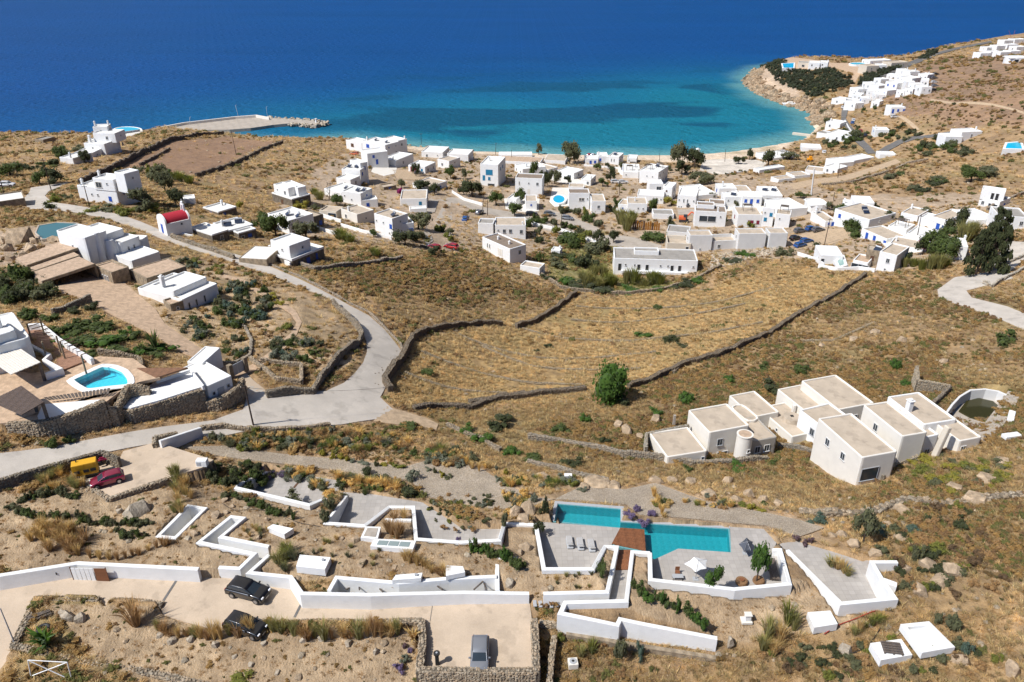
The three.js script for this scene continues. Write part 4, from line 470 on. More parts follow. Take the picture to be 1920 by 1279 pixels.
  (o.chim || []).forEach(([i, u, v, hh = 1.1, ww = 0.55]) => { const b = B[i]; onBlock(b, (u - 0.5) * b.w, b.h - b.c.par, (0.5 - v) * b.d, (X, Y, Zz, yaw) => { const m = mesh('chimney', join([rbox(ww, hh + 0.4, ww, 0.1, 0, hh / 2 + 0.1, 0), rbox(ww * 1.25, 0.14, ww * 1.25, 0.05, 0, hh + 0.3, 0), rbox(ww * 0.7, 0.3, ww * 0.7, 0.12, 0, hh + 0.48, 0)]), mt.white, gp); m.position.set(X, Y, Zz); m.rotation.y = yaw; }); });
  (o.solar || []).forEach(([i, u, v]) => { const b = B[i]; onBlock(b, (u - 0.5) * b.w, b.h - b.c.par, (0.5 - v) * b.d, (X, Y, Zz, yaw) => { const s = new THREE.Group(); s.name = 'solar_heater'; s.position.set(X, Y, Zz); s.rotation.y = yaw - 0.5; gp.add(s); mesh('panel', box(1.9, 0.08, 1.2, 0, 0.55, 0, 0, 0.6), mt.solar, s); mesh('tank', put(cyl(0.26, 0.26, 1.7, 0, 0, 0, 10), 0, 1.05, -0.55, 0, 0, Math.PI / 2), mt.tank, s); mesh('stand', join([bar(V(-0.8, 0, -0.55), V(-0.8, 1.0, -0.55), 0.03, 4), bar(V(0.8, 0, -0.55), V(0.8, 1.0, -0.55), 0.03, 4), bar(V(-0.8, 0, 0.5), V(-0.8, 0.3, 0.5), 0.03, 4), bar(V(0.8, 0, 0.5), V(0.8, 0.3, 0.5), 0.03, 4)]), mt.metal, s); }); });
  (o.perg || []).forEach(([i, u, v, w, d, m = mt.oldwood]) => { const b = B[i]; onBlock(b, (u - 0.5) * b.w, b.h - b.c.par, (0.5 - v) * b.d, (X, Y, Zz, yaw) => { const pgl = mesh('pergola', join([...[0, 1, 2, 3, 4, 5].map(k => box(w, 0.09, 0.1, 0, 2.1, (k / 5 - 0.5) * d)), ...[[-1, -1], [1, -1], [-1, 1], [1, 1]].map(([p, q]) => box(0.12, 2.1, 0.12, p * w / 2, 1.05, q * d / 2))]), m, gp); pgl.position.set(X, Y, Zz); pgl.rotation.y = yaw; }); });
  gp.userData.B = undefined; delete gp.userData.B; o.after && o.after(gp, B, onBlock); return gp;
}
// ---------------------------------------------------------------- the walled villa on the left
const RW = [0.48, 0.385, 0.28];
stoneWall('tall stone retaining wall of the pool villa above the road', [[12, 793, 46.2], [70, 790, 46.2], [105, 783, 46.2], [150, 768, 46.4], [195, 750, 46.7]], { th: 0.8, tone: RW, foot: 41.2, size: 0.3 });
stoneWall('stone buttress wall stepping up beside the turquoise villa pool', [[195, 750, 46.7], [203, 764, 45.4], [216, 764, 45.2], [238, 722, 46.3], [262, 722, 46.0], [280, 728, 45.4]], { th: 0.7, tone: RW, foot: 41.2, size: 0.3 });
stoneWall('stone retaining wall below the long white terrace roof', [[217, 764, 44.3], [245, 768, 44.3], [300, 751, 44.3], [345, 738, 44.3], [381, 727, 44.3]], { th: 0.7, tone: RW, foot: 39.6, size: 0.3 });
stoneWall('curved stone bastion wall at the road corner by the utility pole', [[386, 752, 42.3], [408, 747, 42.4], [428, 737, 42.5], [446, 722, 42.7], [455, 708, 42.9]], { th: 0.6, tone: RW, foot: 38.6, size: 0.3 });
stoneWall('low curved stone kerb round the succulent bed in villa garden', [[390, 665], [410, 682], [440, 684], [470, 668], [472, 640], [460, 615], [430, 602]], { h: 0.5, th: 0.4, tone: [0.42, 0.36, 0.29] });
stoneWall('stone wall of the triangular planting bed next to the villa gate', [[470, 676], [490, 692], [520, 716], [566, 722], [566, 690], [520, 684], [490, 680]], { h: 0.8, th: 0.5, tone: RW });
stoneWall('stone parapet between the villa pool and the green mounds', [[186, 668], [225, 672], [262, 678], [268, 690], [250, 700]], { h: 1.0, th: 0.5, tone: RW });
stoneWall('pale stone wall screening the mounds from the upper court', [[100, 592], [130, 582], [150, 572], [172, 566]], { h: 1.2, th: 0.5, tone: [0.4, 0.35, 0.28] });
{ // floors of the pool platform
  tag(mesh('pool_terrace_floor', slab(padVillaPool.poly, 46.0, 0.4, 0, [padPoolV.poly]), mt.sandp), 'sandy terrace round the turquoise villa pool', null, null, 'structure');
  const p = group('villa_pool', 'bright turquoise villa pool with curved white rim', 'pool', [padPoolV.poly[0][0], 46, padPoolV.poly[0][1]]), [ox, oz] = padPoolV.poly[0], curve = new THREE.CatmullRomCurve3(LP([[132, 714], [160, 700], [192, 686], [215, 688], [234, 696], [244, 708], [246, 718], [238, 724], [200, 728], [160, 732]], 46).map(q => V(q[0] - ox, 0, q[1] - oz)), true, 'catmullrom', 0.25).getPoints(40).slice(0, -1), P = curve.map(q => [q.x, q.z]);
  const tile = M([0.24, 0.74, 0.84], 0.6, { map: rep(T.pave, 1.2) }); mesh('basin_floor', slab(P, -1.3, 0.2), tile, p); mesh('basin_wall', wallGeo(curve.map(q => [q.x, -0.02, q.z]), -1.5, 0.14, true, 0.01), tile, p); mesh('rim', wallGeo(curve.map(q => [q.x * 1.0, 0.1, q.z]), -0.4, 0.9, true, 0.04), mt.white, p).position.set(0, 0, 0);
  mesh('water', slab(P, 0.02, 0.001), M([0.45, 0.95, 1.0], 0.06, { transmission: 1, ior: 1.33, bumpMap: rep(T.soilB, 0.25), bumpScale: 0.04 }), p);
  const wf = (name, label, tr, y, m, th = 0.25) => tag(mesh(name, slab(LP(tr, y), y, th), m), label, 'terrace roof');
  wf('white_terrace', 'triangular white terrace behind the tall stone wall', [[80, 758], [188, 749], [160, 766], [105, 783], [72, 787], [70, 780]], 46.08, mt.white);
  wf('white_terrace', 'long white flat roof above the roadside stone wall', [[292, 715], [357, 693], [381, 724], [300, 750], [245, 765], [220, 762]], 44.5, mt.white, 2.9);
  wf('brown_deck', 'reddish brown triangular deck beside the white pavilion', [[256, 690], [352, 689], [292, 708]], 46.06, M([0.3, 0.17, 0.1], 0.8, { map: T.wood }));
  tag(mesh('low_parapet', wallGeo([[292, 713, 45.0], [357, 692, 45.0], [381, 723, 45.0]].map(([a, b, e]) => level(a, b, e).toArray()), 44.3, 0.3), mt.white), 'low white parapet edging the long white roof', 'parapet');
  const gs = group('glass_canopy', 'sloping grey slatted canopy along the pool edge', 'canopy', [0, 46, -90]); const q = [[82, 745], [208, 727], [205, 738], [92, 750]].map(([a, b], i) => level(a, b, i < 2 ? 46.9 : 46.5)); for (let k = 0; k < 18; k++) { const t0 = k / 18, t1 = t0 + 0.042, e = (t, s) => q[s ? 3 : 0].clone().lerp(q[s ? 2 : 1], t).sub(V(0, 46, -90)); const a = e(t0, 0), b = e(t1, 0), c = e(t1, 1), d = e(t0, 1), up = V(0, 0.05, 0); mesh('slat', soup([a, d, b, b, d, c, a.clone().sub(up), b.clone().sub(up), d.clone().sub(up), b.clone().sub(up), c.clone().sub(up), d.clone().sub(up), d, d.clone().sub(up), c, c, d.clone().sub(up), c.clone().sub(up)]), mt.oldwood, gs); }
}
house('pavilion', 'small white pavilion with a grey door above the curved bastion', [[388, 724, 434, 704, 20, 7.5, { y1: 44.3, y0: 41 }], [350, 678, 380, 681, 6, 5, { y1: 44.5, y0: 42 }]], { win: '0f.2/1.2sk 0f.48/1.1dg 0f.8/1.0sk', par: 0.12 });
house('roof_terrace_house', 'large white house at the left edge with rounded chimney by pergola court', [[-50, 660, 56, 632, 24, 11, { y1: 50.2, y0: 46 }], [-40, 640, 30, 618, '+1.3', 7]], { r: 0.7, chim: [[1, 0.75, 0.4, 1.6, 0.7]], par: 0.15 });
{ // white slatted canopy, reed roof and court of that house
  const can = (label, tr, y, m, n, name, leg) => { const p = LP(tr, y), gp = group(name, label, 'canopy', [p[0][0], y, p[0][1]]); const [A, B, C, D] = p.map(q => [q[0] - p[0][0], q[1] - p[0][1]]); for (let k = 0; k < n; k++) { const t0 = k / n + 0.006, t1 = (k + 1) / n - 0.006, f = (u, v, t) => [lerp(u[0], v[0], t), lerp(u[1], v[1], t)]; mesh('slat', slab([f(A, B, t0), f(A, B, t1), f(D, C, t1), f(D, C, t0)], 0.02 * (k % 2), 0.1), m, gp); } for (const q of [B, C, [(B[0] + C[0]) / 2, (B[1] + C[1]) / 2]]) mesh('post', box(0.3, leg, 0.3, q[0] * 0.97, -leg / 2 - 0.1, q[1] * 0.97), mt.oldwood, gp); };
  can('white slatted canopy roof at the left edge', [[-30, 668], [26, 645], [76, 679], [20, 702]], 48.9, mt.white2, 12, 'slatted_canopy', 2.8);
  can('grey reed roof below the white slatted canopy', [[-20, 752], [40, 723], [82, 754], [40, 778]], 48.6, M([0.16, 0.13, 0.12], 0.95, { map: T.wood }), 22, 'reed_canopy', 2.5);
  const cw = (label, tr) => { const m = mesh('court_wall', wallGeo(tr.map(([a, b, e]) => level(a, b, e).toArray()), 45.6, 0.45), mt.white); m.userData = { label, category: 'wall', kind: 'thing' }; };
  cw('zigzag white wall across the brown pergola court', [[50, 642, 47.1], [92, 664, 47.1], [82, 673, 47.1], [113, 690, 47.1], [84, 700, 47.0]]); cw('white wall carrying the pergola posts beside green mounds', [[52, 608, 47.2], [76, 606, 47.2], [110, 634, 47.2], [172, 672, 47.0]]);
  tag(mesh('court_floor', slab([...LP([[48, 616], [80, 610], [112, 640], [168, 674], [118, 694], [50, 648]], 46.2)], 46.25, 0.6), M([0.36, 0.2, 0.13], 0.9, { map: rep(T.soil, 0.4) })), 'reddish brown paved pergola court', null, null, 'structure');
  const pg = group('pergola', 'open timber pergola beams over the reddish court', 'pergola', [0, 46, -100]), lv = (a, b, y) => level(a, b, y).sub(V(0, 46, -100)); for (let k = 0; k < 7; k++) { mesh('beam', bar(lv(50 + k * 4.5, 607 + k * 5, 49), lv(74 + k * 5, 597 + k * 6.5, 49), 0.07, 4), mt.brown, pg); } for (let k = 0; k < 6; k++) mesh('beam', bar(lv(112 + k * 8, 640 + k * 5, 48.9), lv(132 + k * 7, 634 + k * 5.4, 48.9), 0.07, 4), mt.brown, pg); for (const [a, b] of [[50, 607], [78, 640], [74, 597], [105, 630], [112, 640], [152, 666]]) mesh('post', bar(lv(a, b, 49), lv(a, b, 49).add(V(0, -2.9, 0)), 0.13, 5), mt.stone, pg);
}
house('main_villa', 'tall white stepped villa with round buttresses above the sandy roofs', [[224, 456, 262, 442, 40, 7], [246, 489, 300, 471, 24, 6, { par: 0.2 }], [158, 446, 200, 432, 54, 9], [196, 440, 232, 428, 48, 8], [264, 450, 278, 441, 36, 8]], { r: 0.55, win: '0f.35/1.3tk 0f.62/1.3tk 1f.3/2.6sk 2l.5/2.2tk 3f.3/2.4tk', par: 0.3, after: (gp) => { for (const [x, y, h, r] of [[193, 494, 52, 1.0], [214, 492, 38, 1.5], [225, 492, 36, 0.6]]) { const q = G(x, y), s = scaleAt(q) * 0.9, m = mesh('buttress', cyl(r * 0.55, r, h / s + 0.6, 0, h / s / 2, 0, 12), mt.white, gp); m.position.set(q.x - gp.position.x, q.y - gp.position.y, q.z - gp.position.z); } } });
{ // sandy-roofed stone pavilions
  const sr = (label, tr, y, leg = 2.7) => { const p = LP(tr, y), [ox, oz] = p[0], gp = group('sandy_roof_pavilion', label, 'pavilion', [ox, y - leg, oz]), L = p.map(q => [q[0] - ox, q[1] - oz]); mesh('roof', slab(L, leg, 0.35), mt.roofsand, gp); mesh('back_wall', wallGeo([[L[0][0], leg - 0.36, L[0][1]], [L[1][0], leg - 0.36, L[1][1]]], -1.5, 0.4), mt.stone, gp); mesh('side_wall', wallGeo([[L[1][0], leg - 0.36, L[1][1]], [L[2][0], leg - 0.36, L[2][1]]], -1.5, 0.4), mt.stone, gp); mesh('side_wall', wallGeo([[L[0][0], leg - 0.36, L[0][1]], [L[3][0], leg - 0.36, L[3][1]]], -1.5, 0.4), mt.stone, gp); mesh('edge_beam', wallGeo([[L[3][0], leg + 0.12, L[3][1]], [L[2][0], leg + 0.12, L[2][1]]], leg - 0.4, 0.25), mt.stone, gp); return gp; };
  sr('largest sandy flat roof beside the boulder pool', [[29, 484], [128, 447], [158, 461], [50, 498]], 44.6);
  sr('narrow sunken sandy roof between the two larger ones', [[50, 502], [137, 472], [150, 479], [56, 511]], 44.2);
  sr('sandy carport roof over a dark open bay facing the court', [[58, 511], [148, 481], [178, 495], [78, 528]], 44.7, 3.0);
}
house('stone_wing', 'stone wing with narrow slits between the carport and white villa', [[178, 499, 208, 511, 20, 3.4], [209, 509, 241, 499, 22, 6], [241, 505, 274, 522, 18, 8]], { mat: mt.stone, roof: mt.roofsand, r: 0.08, par: 0.12, win: '0f.4/1.1tk 0f.55/1.1tk 0f.7/1.1tk' });
house('garden_house', 'low white guest house with three windows beside the sandy drive', [[341, 562, 408, 531, 25, 11.5], [325, 546, 388, 519, '+0.9', 6], [318, 571, 344, 563, 15, 3, { mat: mt.stone, roof: mt.roofsand }]], { r: 0.4, win: '0f.15/1.0tk 0f.35/1.0tk 0f.58/1.0tk 2f.5/0.8sk', chim: [[1, 0.1, 0.6, 1.8, 0.7]], par: 0.3 });
{ const w = mesh('sign_wall', wallGeo([[299, 826, 42.9], [376, 801, 41.4]].map(([a, b, e]) => level(a, b, e).toArray()), 39, 0.4), mt.white); w.userData = { label: 'white garden wall at the parking entrance beside the road', category: 'wall', kind: 'thing' };
  stoneWall('short stone return wall at the parking entrance', [[288, 832, 42.5], [290, 818, 42.6], [332, 810, 42.0]], { th: 0.5, tone: PK, foot: 39.8 });
  stoneWall('low stone wall along the road edge right of the white garden wall', [[376, 806], [420, 802], [470, 808], [540, 808], [620, 800]], { h: 0.6, th: 0.5, tone: RW });
  const gate = group('villa_gate', 'solid grey metal gate of the walled villa between stone piers', 'gate', G(446, 715).toArray()), A = G(434, 708), B = G(462, 698), L = Math.hypot(A.x - B.x, A.z - B.z); gate.position.copy(A); gate.rotation.y = Math.atan2(-(B.z - A.z), B.x - A.x); for (let k = 0; k < 2; k++) mesh('leaf', rbox(L / 2 - 0.05, 1.8, 0.1, 0.02, L * (0.25 + 0.5 * k), 0.95, 0), mt.greyp, gate); for (const k of [0, 1]) mesh('pier', rbox(0.7, 2.4, 0.7, 0.08, L * k, 1.0, 0), mt.stone, gate);
  const bp = group('boulder_pool', 'blue green natural pool among boulders at the left edge', 'pool', G(110, 440).toArray()), c = G(110, 440), pp = [[68, 442], [75, 432], [110, 430], [148, 434], [150, 446], [110, 452], [80, 452]].map(([a, b]) => { const q = G(a, b); return [q.x - c.x, q.z - c.z]; }); mesh('water', slab(pp, 1.2, 0.6), M([0.015, 0.13, 0.16], 0.08), bp); mesh('rim', wallGeo(pp.map(q => [q[0], 1.3, q[1]]), -2, 0.35, true), mt.concrete, bp);
}
// ---------------------------------------------------------------- the unfinished cream house on the right
const UH = { mat: mt.white2, roof: mt.roofc, r: 0.3, par: 0.25 };
house('unfinished_house', 'left wing of the unfinished house with round turret and blocked window', [[1330, 811, 1406, 797, 46, 6.5], [1251, 857, 1327, 845, 17, 6.5], [1402, 791, 1428, 785, 38, 5, { r: 1.7 }], [1408, 828, 1458, 819, 30, 6, { mat: mt.render }], [1412, 782, 1462, 772, 26, 7]], { ...UH, win: '0f.3/1.5wg 0f.4/3.9bk 3f.3/1.1wk 3f.65/1.1wk 1f.9/0.9sk', after: (gp) => { const q = G(1390, 858), m = mesh('turret', join([cyl(1.15, 1.2, 4.4, 0, 2.0, 0, 18), cyl(1.22, 1.22, 0.14, 0, 4.2, 0, 18)]), mt.white2, gp); m.position.set(q.x - gp.position.x, q.y - gp.position.y, q.z - gp.position.z); const t = mesh('turret_cap', cyl(0.95, 0.95, 0.1, 0, 4.24, 0, 16), mt.roofsand, gp); t.position.copy(m.position); const w = opening(gp, 's', mt.darkw, m.position.x + 0.5, m.position.y + 2.2, m.position.z + 1.05, 0.45); } });
house('unfinished_house', 'middle of the unfinished house with low round roof drum', [[1485, 819, 1545, 806, 13, 9], [1515, 775, 1562, 765, 26, 8], [1572, 768, 1640, 755, 34, 9.5]], { ...UH, win: '2f.45/1.6bk 0l.6/0.7sk', after: (gp, B) => { const q = level(1484, 786, B[0].y1 - 0.1), m = mesh('roof_drum', join([cyl(1.35, 1.45, 0.7, 0, 0.2, 0, 24), cyl(1.15, 1.15, 0.06, 0, 0.56, 0, 24)]), mt.roofc, gp), h = mesh('vent', box(0.5, 0.06, 0.5, 0, 0.62, 0), mt.dark, gp), c = mesh('chimney', rbox(0.5, 1.6, 0.7, 0.1, 1.0, 0.6, -2.2), mt.white2, gp); for (const x of [m, h, c]) x.position.set(q.x - gp.position.x, q.y - gp.position.y, q.z - gp.position.z); } });
house('unfinished_house', 'right wing of the unfinished house with grey garage door', [[1617, 858, 1684, 846, 50, 10], [1692, 818, 1740, 810, 50, 8.5], [1733, 796, 1795, 786, 40, 8, { mat: mt.white }], [1800, 827, 1842, 819, 18, 9], [1730, 821, 1762, 814, 30, 4, { mat: mt.white }], [1557, 812, 1616, 797, 34, 7, { mat: mt.white }]], { ...UH, win: '0f.32/2.0lg 0l.3/1.6wk 0l.65/1.6wk 1l.4/1.2wk 4f.5/2.2wk 3f.25/1.0wk 5l.5/1.4wg', chim: [[2, 0.1, 0.5, 1.5, 0.8]], after: (gp) => { const q = G(1757, 855), m = mesh('chimney_stack', rbox(0.7, 5.2, 0.9, 0.2, 0, 2.4, 0, 0.2, 0, -0.16), mt.cream, gp); m.position.set(q.x - gp.position.x, q.y - gp.position.y, q.z - gp.position.z); } });
stoneWall('stone fan wall behind the unfinished house', [[1720, 685, 33.5], [1722, 712, 33.2], [1750, 716, 33.0], [1783, 722, 32.8]], { th: 0.5, tone: [0.44, 0.37, 0.28], foot: 28.5 });
stoneWall('stone wall running down from the fan wall to the basin', [[1783, 722, 32.8], [1765, 740, 32.6], [1742, 760, 32.4]], { th: 0.5, tone: [0.3, 0.25, 0.2], foot: 28.5 });
stoneWall('grey stone foundations between the two wings', [[1458, 838], [1490, 842], [1545, 858], [1550, 868]], { h: 0.9, th: 0.5, tone: [0.33, 0.29, 0.24] });
stoneWall('stone boundary wall left of unfinished house with two posts', [[1212, 838, 32.8], [1212, 812, 33.2], [1250, 804, 33.2], [1292, 796, 33.2]], { th: 0.4, tone: [0.4, 0.36, 0.3], foot: 29.5 });
stoneWall('curved stone wall climbing in front of the grey garage door', [[1652, 900], [1668, 882], [1690, 868], [1720, 862]], { h: 0.7, th: 0.5, tone: [0.42, 0.36, 0.28] });
for (const [x, y, h] of [[1263, 800, 22], [1330, 778, 14]]) { const q = G(x, y); tag(mesh('concrete_post', rbox(0.4, h / 10, 0.4, 0.03, q.x, q.y + h / 20, q.z), mt.concrete), x < 1300 ? 'tall bare concrete post beside the stone boundary wall' : 'shorter concrete post behind the left wing', 'post'); }
{ const A = [[1776, 772], [1786, 758], [1800, 743], [1820, 731], [1848, 729], [1872, 733], [1888, 740]], y = 33.2, b = group('concrete_basin', 'curved concrete basin with murky olive water', 'basin', level(1840, 760, y).toArray()), o = b.position, lp = (a, c, e) => { const q = level(a, c, e); return [q.x - o.x, e - y, q.z - o.z]; }; mesh('basin_wall', wallGeo(A.map(([a, c]) => lp(a, c, y + 0.4)), -3.2, 0.35), mt.greyw, b); mesh('water', slab([[1798, 770], [1812, 752], [1835, 746], [1862, 752], [1874, 762], [1852, 788], [1820, 782]].map(([a, c]) => { const q = lp(a, c, y - 1.2); return [q[0], q[2]]; }), -1.2, 0.3), M([0.035, 0.032, 0.008], 0.12), b); mesh('floor', slab([[1777, 790], [1790, 762], [1850, 735], [1900, 742], [1852, 796], [1810, 800]].map(([a, c]) => { const q = lp(a, c, y - 1.3); return [q[0], q[2]]; }), -1.45, 0.4), mt.concrete, b);
  tag(mesh('concrete_apron', slab(GP([[1800, 782], [1846, 795], [1890, 735], [1912, 742], [1900, 770], [1880, 800], [1850, 828], [1815, 822]]), (x, z) => base(x, z) + 0.25, 0.5, 2), mt.concrete), 'sloping concrete apron beside the murky basin', 'paving');
  tag(mesh('white_block', rbox(0.9, 0.5, 3.2, 0.1, ...G(1895, 785).add(V(0, 0.4, 0)).toArray(), -0.6), mt.white), 'long white block on the apron beside the basin', 'block');
  tag(mesh('white_block', rbox(2.6, 0.6, 1.0, 0.1, ...G(1895, 822).add(V(0, 0.4, 0)).toArray(), 0.2), mt.white), 'rough white slab right of the unfinished house', 'block'); }
// ---------------------------------------------------------------- the village
const S = mt.stone, D = mt.darkstone, rc = { roof: mt.roofc }, rb = { roof: mt.roofb }, rg = { roof: mt.roofg }, st = { mat: D, band: 0.35 };
const VG = 'white houses of the seaside village';
const H = (label, blocks, o = {}) => house(o.name || 'village_house', label, blocks, { grp: VG, r: 0.12, auto: 1, ...o });
// left plateau
H('sprawling white cliff villa with chimneys beside the oval pool', [[156, 268, 195, 270, 20, 9], [195, 265, 218, 259, 20, 9], [173, 249, 215, 250, '+3', 7], [173, 238, 201, 237, '+4.4', 5], [136, 297, 172, 286, 14, 6], [172, 287, 193, 277, 10, 7]], { r: 0.25, chim: [[3, 0.05, 0.5, 1.5], [3, 0.95, 0.5, 1.5], [0, 0.1, 0.3, 2.2, 0.8], [4, 0.1, 0.3, 1.6]], win: '0f.4/1.4sk 1f.5/1.4wk 2f.6/1.2wk 5f.4/1.0sk' });
H('white house with blue door and stepped tower above the shrubs', [[143, 347, 217, 355, 28, 9], [217, 355, 255, 348, 25, 8], [172, 333, 212, 337, '+2.6', 5], [213, 322, 232, 326, '+4.6', 4.5]], { r: 0.25, chim: [[0, 0.02, 0.2], [2, 0.02, 0.5], [1, 0.45, 0.1]], win: '0f.35/1.8sk 0f.5/1.8sk 0f.8/2.2wb 1f.25/1.7db 2f.65/1.0sk 2f.25/1.0bw' });
H('flat roofed stone house with blue shutters behind the chapel', [[409, 397, 443, 387, 11, 7, st]], { chim: [[0, 0.8, 0.7]], win: '0f.3/0.7wb 0l.5/0.7wb' });
H('long stone house with white roofs and arched porch beside the chapel', [[397, 440, 428, 430, 16, 9, st], [428, 432, 474, 420, 16, 8, st], [447, 437, 480, 428, 14, 2.5, { mat: D, band: 0.3 }]], { solar: [[1, 0.3, 0.5], [1, 0.75, 0.5]], win: '0f.55/0.9ww 1f.6/1.2dn 2f.2/0.9dk 2f.6/0.9db', chim: [[1, 0.15, 0.6]] });
H('small stone barn on the clifftop near the sea', [[80, 262, 103, 256, 8, 5, { mat: S, roof: mt.roofg }]]);
H('white shed with a long stone wall among dark trees', [[340, 374, 366, 371, 10, 4]], { chim: [] });
H('stone walled terrace house at the left edge by the road fork', [[-30, 382, 46, 371, 12, 8, { mat: S }]], {});
H('flat white roof stepping down beside the road below the stone house', [[447, 484, 500, 487, 10, 8, { mat: S, par: 0.1 }]], {});
// upper village
H('white cube on a stone base with blue doors, nearest the dry slope', [[547, 486, 607, 462, 20, 8.5, { mat: D, band: 0.5 }], [542, 461, 581, 447, '+2.7', 6.5], [502, 460, 548, 482, 12, 6, { par: 0.6 }]], { win: '0f.25/1.3wb 0f.48/1.1db 0f.75/0.9tb 1f.6/1.1sk 1l.6/1.2sk', solar: [[2, 0.7, 0.4]] });
H('white crenellated house on a dark stone base by the dry hill', [[509, 361, 547, 373, 15, 7, { mat: D, band: 0.3 }], [512, 345, 540, 353, '+2.4', 3.5], [530, 341, 558, 352, '+2.4', 3]], { r: 0.2, win: '0f.5/1.2dn 0r.5/1.0wk' });
H('white house with blue balcony and attached stone block behind grey trees', [[500, 400, 540, 414, 24, 8], [573, 411, 606, 401, 22, 6.5, { mat: D, roof: mt.roofc }], [545, 420, 574, 412, 16, 6]], { solar: [[0, 0.5, 0.4], [0, 0.85, 0.5]], win: '0r.5/1.4wb 1f.8/1.6wb 2f.5/0.9db 2f.2/1.2wb' });
H('pair of white cubes with solar heaters below the lattice pole', [[640, 358, 676, 363, 22, 7], [676, 376, 708, 373, 13, 4.5], [607, 353, 640, 361, 12, 9]], { solar: [[0, 0.6, 0.4], [0, 0.85, 0.5], [2, 0.7, 0.5]], win: '0f.15/1.2sk 0f.5/2.2sk 1f.4/1.1wb' });
H('three storey white stepped house with a long side terrace', [[640, 317, 675, 319, 26, 8], [675, 306, 689, 303, 38, 7], [630, 333, 657, 337, 14, 6]], { solar: [[0, 0.2, 0.5], [0, 0.6, 0.5], [0, 0.85, 0.6]], win: '0f.4/2wk 0f.7/2.2wk 1f.5/1.6wb 2f.6/1.2sk' });
H('large white hotel with arched blue windows on the sea edge', [[678, 263, 722, 272, 28, 9], [648, 262, 678, 268, 18, 7], [728, 268, 763, 260, 26, 10], [688, 288, 727, 283, 28, 8], [742, 301, 775, 288, 17, 8]], { r: 0.2, solar: [[0, 0.3, 0.5], [0, 0.75, 0.5]], chim: [[2, 0.95, 0.1], [0, 0.05, 0.3], [4, 0.1, 0.3]], win: '0f.25/1.3bb 1f.4/1.2bn 3f.3/1.0wb 3f.45/3.0db 2f.3/1.6wk 2f.7/1.6wk 4f.4/1.5wk' });
H('low white house with a red garage and parked car beside it', [[765, 309, 797, 313, 12, 9]], { win: '0f.3/0.6lm 0f.8/1.0wt' });
H('long low white house behind the red garage', [[790, 284, 830, 286, 10, 12]], {});
H('bare white concrete cube house with two small windows', [[820, 298, 842, 302, 15, 8]], { roof: mt.roofc, win: '0f.4/1.4wk 0r.5/1.2sk' });
H('long white flat house right behind the concrete cube', [[838, 288, 878, 290, 14, 10]], { win: '0f.3/1.2wk' });
H('flat cream roofed house half sunk among dark shrubs', [[806, 350, 838, 339, 12, 9, rc]], { win: '0f.6/1.0wb' });
H('tiny stone hut beside the magenta bush', [[719, 351, 743, 347, 7, 4, { mat: S, roof: mt.roofc }]], { win: '0f.5/0.4db' });
H('wide white bungalow with cream roof above the palm', [[750, 373, 800, 372, 15, 11, rc], [768, 392, 800, 390, 8, 3]], { win: '0f.75/1.1wt 0l.5/1.0sk', chim: [] });
H('plain pale cream cube with one square window', [[669, 402, 701, 393, 20, 8, { mat: mt.white2, roof: mt.roofc }]], { win: '0l.3/1.2wk 0f.5/1.6sk', chim: [[0, 0.1, 0.6]] });
H('small cream shed with open bay beside pale cube', [[598, 394, 630, 397, 10, 5, { mat: mt.cream, roof: mt.roofc }]], { win: '0f.75/0.5lk' });
H('tall white two storey house with side terrace beside the palm', [[701, 400, 735, 410, 34, 6], [745, 421, 776, 417, 26, 6.5]], { roof: mt.roofc, solar: [[0, 0.7, 0.4], [1, 0.5, 0.5]], win: '0f.12/1.6sk 0f.5/1.6sk 0f.9/1.8wb 1f.8/1.6db 0f.8/4.2sk' });
// middle
H('tall white house with teal balcony over a garage', [[900, 307, 934, 309, 39, 13]], { win: '0f.5/2.2lt 0f.5/5.2wt 0f.2/4.6dt 0f.6/7.8lg 0r.3/2wt 0r.6/2wt', chim: [[0, 0.3, 0.5]] });
H('white house with planted roof terrace right of the teal balcony house', [[980, 317, 1024, 312, 13, 9]], { chim: [[0, 0.3, 0.4]] });
H('white two storey house with brown roof and round window', [[966, 333, 1017, 335, 32, 7, rb], [985, 377, 1007, 377, 16, 8, rc], [950, 372, 968, 374, 12, 7]], { win: '0f.15/1.4tw 0f.5/1.7sk 0f.82/1.6wk 0f.5/4.4dw' });
H('brown flat taverna roof on the waterfront', [[932, 301, 1013, 305, 5, 10, { roof: mt.roofsand, par: 0.06 }]], {});
H('long white awning roof at the beach edge', [[935, 290, 998, 290, 5, 6, { par: 0.05 }]], {});
H('pale tiled taverna roof beside the big tamarisk tree', [[1020, 300, 1060, 302, 6, 12, { roof: mt.roofc, par: 0.06 }]], {});
H('cream roofed annex in front of the pale taverna roof', [[1028, 318, 1046, 313, 8, 10, rc]], {});
H('white bungalow with dark arched openings near the beach', [[1044, 319, 1076, 325, 11, 8]], { win: '0f.25/0.9wk 0f.75/1.0bk 0r.5/0.8wk' });
H('white cube house uphill of the dark round tree', [[1089, 335, 1108, 337, 11, 8]], { win: '0f.7/0.9wk', chim: [[0, 0.95, 0.1]] });
H('low cream roof with white railing behind the pool villa', [[1066, 350, 1095, 351, 6, 6, rc]], {});
H('white pool villa with brown roof and twin windows', [[1067, 362, 1106, 362, 30, 6, rb], [1110, 377, 1136, 377, 24, 9, rc]], { win: '0f.55/1.8ww 0f.68/1.8ww 0f.9/1.9sk 1f.5/1.6wk 1f.5/4.6lk' });
H('white seafront cottage with a blue door', [[1098, 298, 1122, 298, 10, 7]], { win: '0f.4/0.8db 0f.75/0.8wb' });
H('white seafront cottage with pointed chimney', [[1122, 293, 1141, 293, 13, 8]], { chim: [[0, 0.05, 0.2, 1.6]], win: '0f.2/1.0wb' });
